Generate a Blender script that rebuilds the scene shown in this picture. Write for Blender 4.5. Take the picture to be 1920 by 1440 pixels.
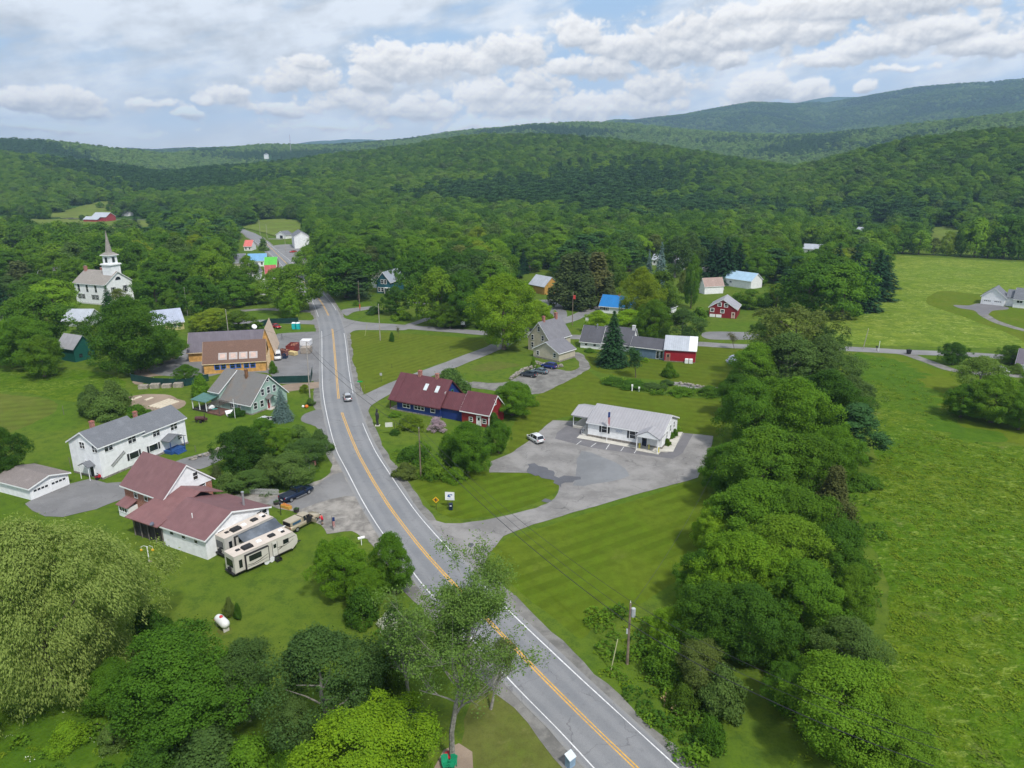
import bpy, math, random
import numpy as np
from mathutils import Vector, Matrix
from mathutils.geometry import tessellate_polygon

R_ = random.Random(7)
NP = np.random.default_rng(11)
for o in list(bpy.data.objects):
    bpy.data.objects.remove(o)
SC = bpy.context.scene
COL = SC.collection

# ------------------------------------------------------------------ camera
H = 54.0
FPX = 1340.0                       # focal length in pixels of the 1920 wide photograph
TH = math.radians(16.93)
SN, CS = math.sin(TH), math.cos(TH)
cam_d = bpy.data.cameras.new('camera'); cam = bpy.data.objects.new('camera', cam_d); COL.objects.link(cam)
cam_d.sensor_width = 36.0; cam_d.lens = 36.0 * FPX / 1920.0
cam_d.clip_start = 0.5; cam_d.clip_end = 40000
cam.location = (0, 0, H); cam.rotation_euler = (math.pi / 2 - TH, 0, 0)
SC.camera = cam
SC.view_settings.view_transform = 'Standard'; SC.view_settings.look = 'None'
SC.view_settings.exposure = EXPOSURE = 0.25
SC.view_settings.gamma = 1
SC.view_settings.use_curve_mapping = False
SC.cycles.max_bounces = 5; SC.cycles.diffuse_bounces = 3; SC.cycles.glossy_bounces = 2
SC.cycles.transmission_bounces = 3; SC.cycles.transparent_max_bounces = 4; SC.cycles.volume_bounces = 0
SC.cycles.use_denoising = True
SC.render.use_persistent_data = False

# ------------------------------------------------------------------ projection helpers (pixels of the photo -> metres)
def G(px, py, z=0.0):
    u = (px - 960) / FPX; v = (py - 720) / FPX
    d = SN + v * CS; f = CS - v * SN; t = (H - z) / d
    return (u * t, f * t)
def Ztop(g, py):
    v = (py - 720) / FPX
    return H - g[1] * (SN + v * CS) / (CS - v * SN)
def P(x, y, z):
    dz = z - H; fw = y * CS - dz * SN; up = y * SN + dz * CS
    return (960 + FPX * x / fw, 720 - FPX * up / fw, fw)
def AE(px, py):
    u = (px - 960) / FPX; v = (py - 720) / FPX
    d = SN + v * CS; f = CS - v * SN
    return (math.atan2(u, f), -math.atan2(d, math.hypot(u, f)))
def lerp(a, b, t): return a + (b - a) * t

# ------------------------------------------------------------------ sky and sun
SUN_EL, SUN_AZ = math.radians(54), math.radians(148)     # azimuth clockwise from +Y (the view direction)
W = bpy.data.worlds.new('World'); SC.world = W; W.use_nodes = True
nt = W.node_tree; nt.nodes.clear()
class NB:
    """small node builder"""
    def __init__(s, nt): s.nt = nt
    def n(s, t, **k):
        x = s.nt.nodes.new(t)
        for a, b in k.items(): setattr(x, a, b)
        return x
    def put(s, sock, v):
        if v is None: return
        if hasattr(v, 'is_output') or isinstance(v, bpy.types.NodeSocket): s.nt.links.new(v, sock)
        else: sock.default_value = v
    def m(s, op, a, b=None, c=None, clamp=False):
        x = s.n('ShaderNodeMath', operation=op, use_clamp=clamp)
        for i, v in enumerate((a, b, c)): s.put(x.inputs[i], v)
        return x.outputs[0]
    def mix(s, f, a, b, mode='MIX'):
        x = s.n('ShaderNodeMix', data_type='RGBA', blend_type=mode)
        s.put(x.inputs[0], f); s.put(x.inputs[6], a if not isinstance(a, tuple) or len(a) == 4 else (*a, 1))
        s.put(x.inputs[7], b if not isinstance(b, tuple) or len(b) == 4 else (*b, 1))
        return x.outputs[2]
    def noise(s, vec, scale, detail=3, rough=.5, dist=0, dim='3D', w=None):
        x = s.n('ShaderNodeTexNoise', noise_dimensions=dim)
        s.put(x.inputs['Vector'], vec); x.inputs['Scale'].default_value = scale
        x.inputs['Detail'].default_value = detail; x.inputs['Roughness'].default_value = rough
        x.inputs['Distortion'].default_value = dist
        return x.outputs['Fac']
    def ramp(s, f, a, b, lo=0., hi=1.):
        x = s.n('ShaderNodeMapRange', interpolation_type='SMOOTHSTEP')
        s.put(x.inputs[0], f); s.put(x.inputs[1], a); s.put(x.inputs[2], b); s.put(x.inputs[3], lo); s.put(x.inputs[4], hi)
        return x.outputs[0]
    def map(s, vec, scale=(1, 1, 1), rot=(0, 0, 0), loc=(0, 0, 0)):
        x = s.n('ShaderNodeMapping'); s.put(x.inputs[0], vec)
        x.inputs['Scale'].default_value = scale; x.inputs['Rotation'].default_value = rot; x.inputs['Location'].default_value = loc
        return x.outputs[0]
b = NB(nt)
tc = b.n('ShaderNodeTexCoord')
sep = b.n('ShaderNodeSeparateXYZ'); nt.links.new(tc.outputs['Generated'], sep.inputs[0])
az = b.m('ARCTAN2', sep.outputs[0], sep.outputs[1]); el = b.m('ARCSINE', sep.outputs[2])

# the cloud field is computed once here, as a function of direction (azimuth, elevation), and looked up by the world shader
def _perlin(u, v, seed):
    g = np.random.default_rng(seed).uniform(0, 2 * np.pi, (256, 256)).astype(np.float32); gx_, gy_ = np.cos(g), np.sin(g)
    iu, iv = np.floor(u).astype(np.int32), np.floor(v).astype(np.int32); fu, fv = u - iu, v - iv
    su, sv_ = fu * fu * fu * (fu * (fu * 6 - 15) + 10), fv * fv * fv * (fv * (fv * 6 - 15) + 10)
    def d(a, c): i, j = (iu + a) & 255, (iv + c) & 255; return gx_[i, j] * (fu - a) + gy_[i, j] * (fv - c)
    x0 = d(0, 0) * (1 - su) + d(1, 0) * su; x1 = d(0, 1) * (1 - su) + d(1, 1) * su
    return x0 * (1 - sv_) + x1 * sv_
def _fbm(u, v, seed, octv, rough=.5, billow=False):
    t = 0; a = 1.; n = 0
    for k in range(octv):
        q = _perlin(u * 2 ** k + 17.3 * k, v * 2 ** k + 9.1 * k, seed + k)
        t = t + a * ((3.0 * np.abs(q) - .55) if billow else q * 1.4); n += a; a *= rough
    return t / n
CAZ, CE0, CE1, CW, CH_ = math.radians(43), math.radians(-1.5), math.radians(25), 2900, 900
XA, YE = np.meshgrid(np.linspace(-CAZ, CAZ, CW, dtype=np.float32), np.linspace(CE0, CE1, CH_, dtype=np.float32))
BL = [(735, 125, 88, 46, 1), (690, 150, 50, 30, .9), (860, 118, 95, 36, 1), (960, 100, 84, 42, .95), (1080, 66, 54, 32, 1.2), (1180, 90, 130, 40, 1), (1120, 130, 120, 40, .9),
      (1330, 66, 150, 46, 1), (1480, 62, 130, 38, .95), (1260, 100, 100, 40, .9), (1640, 12, 240, 38, 1.05), (1240, 165, 74, 40, 1.1), (1195, 198, 110, 32, .95),
      (1425, 168, 66, 40, 1.25), (1500, 175, 48, 26, 1.15), (1372, 118, 48, 24, .9), (1640, 92, 100, 26, .9), (1780, 56, 110, 32, .95), (1400, 30, 60, 20, .8),
      (1860, 90, 90, 34, .95), (1555, 112, 100, 20, .75), (560, 148, 100, 30, .95), (436, 186, 40, 22, 1), (520, 205, 90, 22, .8), (580, 120, 40, 16, .9),
      (640, 190, 100, 30, .75), (780, 205, 130, 34, .85), (960, 190, 140, 50, .9), (1080, 208, 110, 36, .8), (900, 232, 200, 24, .7), (1010, 150, 90, 30, .8),
      (40, 190, 60, 20, 1), (112, 198, 76, 28, 1.05), (160, 212, 54, 18, .85), (60, 238, 90, 14, .6), (290, 198, 42, 14, .75), (600, 238, 130, 16, .65), (1700, 126, 110, 12, .6), (1618, 166, 22, 14, .85), (180, 245, 130, 12, .45), (346, 214, 24, 12, .8), (390, 190, 20, 8, .7)]
wx = _fbm(XA * 14, YE * 18, 50, 4) * .020; wy = _fbm(XA * 14 + 40, YE * 18, 60, 4) * .012
Xw, Yw = XA + wx, YE + wy
fld = np.full_like(XA, -2.); vp = np.zeros_like(XA)
for (x, y, rx, ry, w) in BL:
    a0, e0 = AE(x, y); ra, re = rx / FPX, ry / FPX
    dy = (Yw - e0) / re; hgt_ = np.clip(dy, -1, 1); dy = np.where(dy < 0, dy * 1.35, dy)      # cumulus: domed tops over flat bases
    f_ = (1.12 - np.hypot((Xw - a0) / ra, dy)) * w
    m_ = f_ > fld; fld = np.where(m_, f_, fld); vp = np.where(m_, hgt_, vp)
fld = np.clip(fld, -1, .75)
bil = _fbm(XA * 34, YE * 44, 3, 6, .55, True); bil2 = _fbm(XA * 14, YE * 18, 90, 6, .55, True)
hgt = fld + bil * .38 + bil2 * .62
dens = np.clip((hgt - .10) / .34, 0, 1); dens = dens * dens * (3 - 2 * dens)
soft = _fbm(XA * 7, YE * 11, 33, 5)
def _sh(f, k): return np.clip(f - np.roll(np.roll(f, -k, 0), k // 2, 1), -.3, .3)
sh = 1.3 * _sh(fld + bil2 * .6, 14) + .8 * _sh(hgt, 6) + .25 * _sh(hgt, 2)
lum = .845 + .17 * np.clip(sh * 1.4, -1., 1.) + .055 * vp + soft * .12 - .10 * np.clip(fld - .35, 0, 1)
lum = np.clip(lum, .62, .985)
# thin veils drawn out towards the upper right
c_, s_ = math.cos(.2), math.sin(.2); ur, vr = XA * c_ + YE * s_, -XA * s_ + YE * c_
vn = _fbm(ur * 4.5, vr * 17, 70, 7, .58); vn2 = _fbm(ur * 12 + 5, vr * 30, 80, 6, .6); vn3 = _fbm(XA * 9, YE * 13, 44, 6, .55)
left = np.clip((AE(1150, 100)[0] - XA) / (AE(1150, 100)[0] - AE(380, 100)[0]), 0, 1); hi = np.clip((YE - .05) / .08, 0, 1)
veil = np.clip(.36 + left * .60 + vn * 1.7 + vn3 * .5, 0, 1) * (.6 + .4 * hi); veil = veil * veil * (3 - 2 * veil) * .97
vl = np.clip(.80 + vn2 * .30 + vn * .22 + vn3 * .25 + .03 * hi, .58, .92)
blue = np.stack([np.interp(YE, [0, .06, .3], q).astype(np.float32) for q in ([.76, .62, .38], [.83, .73, .57], [.90, .87, .82])], -1)
img = blue * (1 - veil[..., None]) + veil[..., None] * vl[..., None] * np.array([.915, .965, 1.03], dtype=np.float32)
grey = np.clip((lum - .6) / .3, 0, 1)[..., None]
cc = lum[..., None] * (np.array([.91, .955, 1.03], dtype=np.float32) * (1 - grey) + np.array([1.0, .995, .99], dtype=np.float32) * grey)
dd = (dens * (.80 + .20 * np.clip(fld * 3, 0, 1)))[..., None]
img = img * (1 - dd) + cc * dd
low = np.clip(1 - (YE - .0) / .13, 0, 1)[..., None] * .60
img = img * (1 - low) + low * np.array([.80, .83, .88], dtype=np.float32)
# the air between here and the sky takes away contrast near the horizon, so the clouds themselves are that much stronger
HAZE = 1.35e-4
Tr = np.exp(-HAZE * np.minimum(12800., 720. / np.maximum(np.sin(np.maximum(YE, .004)), .004)))[..., None]; Sc = np.array([.60, .68, .78], dtype=np.float32)
img = np.clip((img - Sc * (1 - Tr) * .9) / Tr, .15, 1.9).astype(np.float32)
buf = np.ones((CH_, CW, 4), dtype=np.float32); buf[..., :3] = img
im = bpy.data.images.new('cloud_field', CW, CH_, float_buffer=True, alpha=False); im.colorspace_settings.name = 'Non-Color'; im.pixels.foreach_set(buf.ravel()); im.update()
cu_ = b.n('ShaderNodeCombineXYZ'); b.put(cu_.inputs[0], b.m('DIVIDE', b.m('ADD', az, CAZ), 2 * CAZ)); b.put(cu_.inputs[1], b.m('DIVIDE', b.m('SUBTRACT', el, CE0), CE1 - CE0))
ti = b.n('ShaderNodeTexImage', extension='EXTEND', interpolation='Cubic'); ti.image = im; nt.links.new(cu_.outputs[0], ti.inputs[0])
sky = b.n('ShaderNodeTexSky', sky_type='NISHITA', sun_disc=False)
sky.sun_elevation = SUN_EL; sky.sun_rotation = SUN_AZ; sky.altitude = 300; sky.air_density = 1.1; sky.dust_density = 1.6; sky.ozone_density = 1.4
WS = .1
def cl(v): return tuple(x / WS for x in v)
# outside the computed window: the same broken bright overcast
cov = b.ramp(b.noise(tc.outputs['Generated'], 3.0, 2, .5), .36, .56)
rest = b.mix(cov, sky.outputs[0], cl((.90, .93, .98)))
outw = b.ramp(b.m('MAXIMUM', b.m('DIVIDE', b.m('ABSOLUTE', az), CAZ), b.m('DIVIDE', el, CE1)), .90, .995)
sc = b.n('ShaderNodeVectorMath', operation='SCALE'); nt.links.new(ti.outputs[0], sc.inputs[0]); sc.inputs[3].default_value = .89 / WS
c = b.mix(outw, sc.outputs[0], rest)
bg = b.n('ShaderNodeBackground'); nt.links.new(c, bg.inputs[0]); bg.inputs[1].default_value = WS
wo = b.n('ShaderNodeOutputWorld'); nt.links.new(bg.outputs[0], wo.inputs[0])

sd = bpy.data.lights.new('sun', 'SUN'); sun = bpy.data.objects.new('sun', sd); COL.objects.link(sun)
sd.energy = 3.5; sd.angle = math.radians(5); sd.color = (1, .965, .90)
sv = Vector((math.sin(SUN_AZ) * math.cos(SUN_EL), math.cos(SUN_AZ) * math.cos(SUN_EL), math.sin(SUN_EL)))
sun.rotation_euler = sv.to_track_quat('Z', 'Y').to_euler()

# ------------------------------------------------------------------ materials
MATS = {}
def newmat(name):
    m = bpy.data.materials.new(name); m.use_nodes = True
    nt = m.node_tree; nt.nodes.clear(); b = NB(nt)
    o = b.n('ShaderNodeOutputMaterial'); p = b.n('ShaderNodeBsdfPrincipled'); nt.links.new(p.outputs[0], o.inputs[0])
    p.inputs['Specular IOR Level'].default_value = .3
    tc = b.n('ShaderNodeTexCoord')
    MATS[name] = m
    return m, b, p, tc, o
def bump(b, p, h, strength, dist=.02):
    x = b.n('ShaderNodeBump'); x.inputs['Strength'].default_value = strength; x.inputs['Distance'].default_value = dist
    b.put(x.inputs['Height'], h); b.nt.links.new(x.outputs[0], p.inputs['Normal'])
def dk(c, f): return tuple(min(1, v * f) for v in c)
def plain(name, col, rough=.7, var=.12, scale=1.5, spec=.3, metal=0., weather=None):
    if name in MATS: return MATS[name]
    m, b, p, tc, o = newmat(name)
    n = b.noise(tc.outputs['Object'], scale, 5, .6)
    c = b.mix(b.ramp(n, .3, .7), dk(col, 1 - var), dk(col, 1 + var))
    if weather:
        n2 = b.noise(b.map(tc.outputs['Object'], scale=(1, 1, .25)), .6, 6, .7)
        c = b.mix(b.ramp(n2, .5, .75, 0, .6), c, weather)
    b.put(p.inputs['Base Color'], c); p.inputs['Roughness'].default_value = rough
    p.inputs['Specular IOR Level'].default_value = spec; p.inputs['Metallic'].default_value = metal
    return m
def siding(name, col, board=.2, weather=None):
    m, b, p, tc, o = newmat(name)
    sx = b.n('ShaderNodeSeparateXYZ'); b.nt.links.new(tc.outputs['Object'], sx.inputs[0])
    fr = b.m('FRACT', b.m('DIVIDE', sx.outputs[2], board))
    n = b.noise(tc.outputs['Object'], 1.2, 5, .6)
    n2 = b.noise(b.map(tc.outputs['Object'], scale=(1, 1, 4)), 1.5, 4, .6)
    c = b.mix(b.ramp(n, .3, .7), dk(col, .9), dk(col, 1.06))
    c = b.mix(b.ramp(n2, .52, .75, 0, .35), c, weather or dk(col, .78))
    c = b.mix(b.ramp(fr, .0, .14, .28, 0), c, dk(col, .35))
    b.put(p.inputs['Base Color'], c); p.inputs['Roughness'].default_value = .65
    bump(b, p, b.m('SUBTRACT', 1, fr), .6, .02)
    return m
def ribbed(name, col, axis=0, pitch=.45, metal=.0, rough=.45, weather=None, var=.1, wamt=.6):
    """standing seam metal: ribs run down the slope, spaced along the ridge axis"""
    m, b, p, tc, o = newmat(name)
    sx = b.n('ShaderNodeSeparateXYZ'); b.nt.links.new(tc.outputs['Object'], sx.inputs[0])
    t = b.m('DIVIDE', sx.outputs[axis], pitch)
    fr = b.m('ABSOLUTE', b.m('SUBTRACT', b.m('FRACT', t), .5))
    rib = b.ramp(fr, .38, .48)
    pan = b.n('ShaderNodeTexWhiteNoise', noise_dimensions='1D'); b.put(pan.inputs['W'], b.m('FLOOR', b.m('DIVIDE', t, 2.)))
    n = b.noise(tc.outputs['Object'], .7, 6, .65)
    c = b.mix(b.ramp(n, .3, .7), dk(col, 1 - var), dk(col, 1 + var))
    c = b.mix(b.m('MULTIPLY', pan.outputs[0], .22), c, dk(col, .8))
    if weather:
        st = (.35, 1, .35) if axis == 1 else (1, .35, .35)
        n2 = b.noise(b.map(tc.outputs['Object'], scale=st), .9, 7, .7)
        c = b.mix(b.ramp(n2, .48, .7, 0, wamt), c, weather)
    c = b.mix(b.m('MULTIPLY', rib, .32), c, dk(col, .55))
    b.put(p.inputs['Base Color'], c); p.inputs['Roughness'].default_value = rough; p.inputs['Metallic'].default_value = metal
    bump(b, p, rib, .7, .05)
    return m
def shingle(name, col, weather=None):
    m, b, p, tc, o = newmat(name)
    n = b.noise(tc.outputs['Object'], 5, 4, .7); n2 = b.noise(tc.outputs['Object'], .5, 6, .7)
    br = b.n('ShaderNodeTexBrick'); b.nt.links.new(b.map(tc.outputs['Object'], scale=(1, 1.2, 1.2)), br.inputs[0])
    br.inputs['Scale'].default_value = 2.5; br.inputs['Mortar Size'].default_value = .03
    br.inputs['Color1'].default_value = (*dk(col, 1.12), 1); br.inputs['Color2'].default_value = (*dk(col, .84), 1); br.inputs['Mortar'].default_value = (*dk(col, .6), 1)
    c = b.mix(b.ramp(n, .3, .7, .0, .5), br.outputs[0], dk(col, .75))
    c = b.mix(b.ramp(n2, .5, .72, 0, .55), c, weather or dk(col, 1.25))
    b.put(p.inputs['Base Color'], c); p.inputs['Roughness'].default_value = .9
    return m
def brickmat(name, col, mortar=(.45, .42, .38)):
    m, b, p, tc, o = newmat(name)
    sx = b.n('ShaderNodeSeparateXYZ'); b.nt.links.new(tc.outputs['Object'], sx.inputs[0])
    cx = b.n('ShaderNodeCombineXYZ'); b.put(cx.inputs[0], b.m('ADD', sx.outputs[0], sx.outputs[1])); b.put(cx.inputs[1], sx.outputs[2])
    br = b.n('ShaderNodeTexBrick'); b.nt.links.new(cx.outputs[0], br.inputs[0])
    br.inputs['Scale'].default_value = 4.2; br.inputs['Mortar Size'].default_value = .018
    br.inputs['Color1'].default_value = (*dk(col, 1.15), 1); br.inputs['Color2'].default_value = (*dk(col, .8), 1); br.inputs['Mortar'].default_value = (*mortar, 1)
    b.put(p.inputs['Base Color'], br.outputs[0]); p.inputs['Roughness'].default_value = .85
    return m
def asphalt(name, col, patch=.35, crack=.5, patchcol=None, scale=1.):
    m, b, p, tc, o = newmat(name)
    v = tc.outputs['Object']
    big = b.noise(v, .12 * scale, 5, .65, .3); mid = b.noise(v, 1.1, 5, .7); fine = b.noise(v, 14, 2, .6)
    c = b.mix(b.ramp(big, .35, .65), dk(col, 1 - patch * .5), dk(col, 1 + patch * .5))
    c = b.mix(b.ramp(mid, .5, .72, 0, .5), c, patchcol or dk(col, 1.35))
    c = b.mix(b.ramp(fine, .35, .65, 0, .35), c, dk(col, .7))
    vo = b.n('ShaderNodeTexVoronoi', feature='DISTANCE_TO_EDGE')
    wn = b.n('ShaderNodeTexNoise'); wn.inputs['Scale'].default_value = .5; wn.inputs['Detail'].default_value = 4; b.put(wn.inputs['Vector'], v)
    vm = b.n('ShaderNodeVectorMath', operation='MULTIPLY_ADD'); b.put(vm.inputs[0], wn.outputs['Color']); vm.inputs[1].default_value = (3, 3, 0); b.put(vm.inputs[2], v)
    b.put(vo.inputs['Vector'], vm.outputs[0]); vo.inputs['Scale'].default_value = .16
    ck = b.m('MULTIPLY', b.ramp(vo.outputs['Distance'], .0, .012, 1, 0), b.ramp(b.noise(v, .25, 2), .45, .6))
    c = b.mix(b.m('MULTIPLY', ck, crack), c, dk(col, .25))
    b.put(p.inputs['Base Color'], c); p.inputs['Roughness'].default_value = .85
    return m
def grass(name, c1, c2, c3=None, big=.05, mid=.6, fine=5., stripe=None, bumpd=.06, dry=.25, rough=.95, midlo=.35, midhi=.65, wisp=None):
    m, b, p, tc, o = newmat(name)
    v = tc.outputs['Object']
    nb = b.noise(v, big, 5, .6, .4); nm = b.noise(v, mid, 6, .68); nf = b.noise(v, fine, 3, .7)
    c = b.mix(b.ramp(nb, .38, .62), c1, c2)
    c = b.mix(b.ramp(nm, midlo, midhi, 0, .8), c, dk(c2, .72) if c3 is None else c3)
    c = b.mix(b.ramp(nf, .45, .75, 0, .45), c, dk(c1, .55))
    nd = b.noise(v, big * 3.1, 5, .7, .2)
    c = b.mix(b.ramp(nd, .58, .75, 0, dry), c, (.17, .17, .06))
    if wisp:
        vw = b.map(v, rot=(0, 0, .5), scale=(1, 1.9, 1)); nw = b.noise(vw, wisp[0], 8, .72, 1.6); ng_ = b.noise(v, wisp[0] * .16, 4, .6, .5)
        c = b.mix(b.m('MULTIPLY', b.ramp(nw, .50, .66, 0, 1), b.ramp(ng_, .36, .58, .12, .85)), c, wisp[1])
        c = b.mix(b.m('MULTIPLY', b.ramp(nw, .44, .33, 0, 1), .55), c, dk(c1, .45))
    if stripe:
        ang, per, amt = stripe
        mv = b.map(v, rot=(0, 0, -ang))
        sx = b.n('ShaderNodeSeparateXYZ'); b.nt.links.new(mv, sx.inputs[0])
        wob = b.m('MULTIPLY', b.noise(v, .05, 2), 1.6)
        s = b.m('SINE', b.m('MULTIPLY', b.m('ADD', sx.outputs[1], wob), 2 * math.pi / per))
        c = b.mix(b.m('MULTIPLY', b.ramp(s, -.5, .5), b.m('MULTIPLY', b.ramp(b.noise(v, .09, 3), .3, .6), amt)), c, dk(c1, .5))
    b.put(p.inputs['Base Color'], c); p.inputs['Roughness'].default_value = rough; p.inputs['Specular IOR Level'].default_value = .03
    h = b.m('ADD', b.m('MULTIPLY', nf, .5), nm)
    bump(b, p, h, .9, bumpd)
    return m
def leafmat(name, cols, trans=.25, nscale=.35):
    """cols: darkest..brightest foliage tints a tree of this kind may have; which one is fixed per tree, with branch-to-branch drift"""
    m, b, p, tc, o = newmat(name)
    oi = b.n('ShaderNodeObjectInfo')
    geo = b.n('ShaderNodeNewGeometry')
    n = b.noise(geo.outputs['Position'], nscale, 3, .6)
    wn = b.n('ShaderNodeTexWhiteNoise', noise_dimensions='1D'); b.put(wn.inputs['W'], geo.outputs['Random Per Island'])
    f = b.m('ADD', b.m('MULTIPLY', oi.outputs['Random'], .82), b.m('MULTIPLY', b.m('SUBTRACT', n, .5), .7))
    f = b.m('ADD', f, b.m('MULTIPLY', b.m('SUBTRACT', b.noise(geo.outputs['Position'], .007, 4, .6), .5), .9))
    f = b.m('ADD', f, b.m('ADD', .07, b.m('MULTIPLY', b.m('SUBTRACT', wn.outputs[0], .5), .28)), clamp=True)
    r = b.n('ShaderNodeValToRGB'); b.put(r.inputs[0], f)
    e = r.color_ramp.elements; e[0].position = 0; e[0].color = (*cols[0], 1); e[1].position = 1; e[1].color = (*cols[-1], 1)
    for i, cc in enumerate(cols[1:-1]):
        x = e.new((i + 1) / (len(cols) - 1)); x.color = (*cc, 1)
    c = b.mix(1.0, r.outputs[0], oi.outputs['Color'], 'MULTIPLY')
    b.put(p.inputs['Base Color'], c); p.inputs['Roughness'].default_value = .7; p.inputs['Specular IOR Level'].default_value = .06
    if trans:
        t = b.n('ShaderNodeBsdfTranslucent'); b.put(t.inputs[0], b.mix(1., c, (1.15, 1.5, .5, 1), 'MULTIPLY'))
        ms = b.n('ShaderNodeMixShader'); ms.inputs[0].default_value = trans
        b.nt.links.new(p.outputs[0], ms.inputs[1]); b.nt.links.new(t.outputs[0], ms.inputs[2]); b.nt.links.new(ms.outputs[0], o.inputs[0])
    return m

# ------------------------------------------------------------------ object helpers
def tag(o, label=None, cat=None, group=None, kind=None):
    if label: o['label'] = label
    if cat: o['category'] = cat
    if group: o['group'] = group
    if kind: o['kind'] = kind
    return o
def empty(name, label, cat, loc=(0, 0, 0), rz=0., group=None):
    o = bpy.data.objects.new(name, None); o.empty_display_size = .5
    COL.objects.link(o); o.location = loc; o.rotation_euler = (0, 0, rz)
    return tag(o, label, cat, group)
def copy_tree(o, parent=None):
    c = o.copy(); COL.objects.link(c); c.parent = parent
    for ch in list(o.children): copy_tree(ch, c)
    return c
class MB:
    def __init__(s): s.v = []; s.f = []
    def add(s, vs, fs):
        n = len(s.v); s.v += [tuple(q) for q in vs]; s.f += [tuple(i + n for i in f) for f in fs]; return s
    def box(s, x0, y0, z0, x1, y1, z1, fn=None):
        vs = [(x, y, z) for z in (z0, z1) for x, y in ((x0, y0), (x1, y0), (x1, y1), (x0, y1))]
        if fn: vs = [fn(*q) for q in vs]
        return s.add(vs, [(3, 2, 1, 0), (4, 5, 6, 7), (0, 1, 5, 4), (1, 2, 6, 5), (2, 3, 7, 6), (3, 0, 4, 7)])
    def poly(s, pts): return s.add(pts, [tuple(range(len(pts)))])
    def prism(s, pts, vec, caps=(1, 1)):
        n = len(pts); q = [tuple(a + b for a, b in zip(p_, vec)) for p_ in pts]
        fs = [(i, (i + 1) % n, n + (i + 1) % n, n + i) for i in range(n)]
        if caps[0]: fs.append(tuple(range(n - 1, -1, -1)))
        if caps[1]: fs.append(tuple(range(n, 2 * n)))
        return s.add(list(pts) + q, fs)
    def cyl(s, a, c, r0, r1=None, n=8, caps=True):
        r1 = r0 if r1 is None else r1
        a = Vector(a); c = Vector(c); d = (c - a)
        if d.length < 1e-6: return s
        d.normalize(); u = d.orthogonal().normalized(); w = d.cross(u)
        vs = []
        for (o_, r) in ((a, r0), (c, r1)):
            for i in range(n):
                t = 2 * math.pi * i / n; vs.append(o_ + u * (r * math.cos(t)) + w * (r * math.sin(t)))
        fs = [(i, (i + 1) % n, n + (i + 1) % n, n + i) for i in range(n)]
        if caps: fs += [tuple(range(n - 1, -1, -1)), tuple(range(n, 2 * n))]
        return s.add(vs, fs)
    def tube(s, pts, rs, n=6):
        for i in range(len(pts) - 1):
            s.cyl(pts[i], pts[i + 1], rs[i] if hasattr(rs, '__len__') else rs, rs[i + 1] if hasattr(rs, '__len__') else rs, n, caps=True)
        return s
    def ring(s, secs, close=True):
        """loft a list of equal length sections"""
        n = len(secs[0]); base = len(s.v)
        for q in secs: s.v += [tuple(p_) for p_ in q]
        for k in range(len(secs) - 1):
            for i in range(n):
                j = (i + 1) % n
                s.f.append((base + k * n + i, base + k * n + j, base + (k + 1) * n + j, base + (k + 1) * n + i))
        if close:
            s.f.append(tuple(base + i for i in range(n - 1, -1, -1))); s.f.append(tuple(base + (len(secs) - 1) * n + i for i in range(n)))
        return s
    def ball(s, c, r, n=8, m=6):
        rx, ry, rz = r if hasattr(r, '__len__') else (r, r, r)
        secs = []
        for k in range(m + 1):
            t = math.pi * k / m; rr = max(math.sin(t), .02)
            secs.append([(c[0] + rx * rr * math.cos(2 * math.pi * i / n), c[1] + ry * rr * math.sin(2 * math.pi * i / n), c[2] - rz * math.cos(t)) for i in range(n)])
        return s.ring(secs)
    def build(s, name, mat, parent=None, smooth=False):
        if name in ('porch_post', 'hood_post', 'dock_post', 'saddle', 'jack', 'leg') and len(s.v) > 8 and len(s.f) == 6 * (len(s.v) // 8):
            for k in range(len(s.v) // 8): q = MB(); q.v = s.v[8 * k:8 * k + 8]; q.f = [tuple(i - 8 * k for i in f) for f in s.f[6 * k:6 * k + 6]]; o = q.build(name, mat, parent)
            return o
        me = bpy.data.meshes.new(name); me.from_pydata(s.v, [], s.f); me.materials.append(mat)
        if smooth: me.polygons.foreach_set('use_smooth', [True] * len(me.polygons))
        me.update()
        o = bpy.data.objects.new(name, me); COL.objects.link(o)
        if parent is not None: o.parent = parent
        return o
def npmesh(name, V, F, mat, smooth=False):
    """V (n,3), F (m,k) arrays"""
    me = bpy.data.meshes.new(name); k = F.shape[1]
    me.vertices.add(len(V)); me.vertices.foreach_set('co', V.astype(np.float32).ravel())
    me.loops.add(F.size); me.loops.foreach_set('vertex_index', F.astype(np.int32).ravel())
    me.polygons.add(len(F)); me.polygons.foreach_set('loop_start', np.arange(0, F.size, k, dtype=np.int32))
    if smooth: me.polygons.foreach_set('use_smooth', np.ones(len(F), dtype=bool))
    me.materials.append(mat); me.update(calc_edges=True)
    return me

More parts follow.
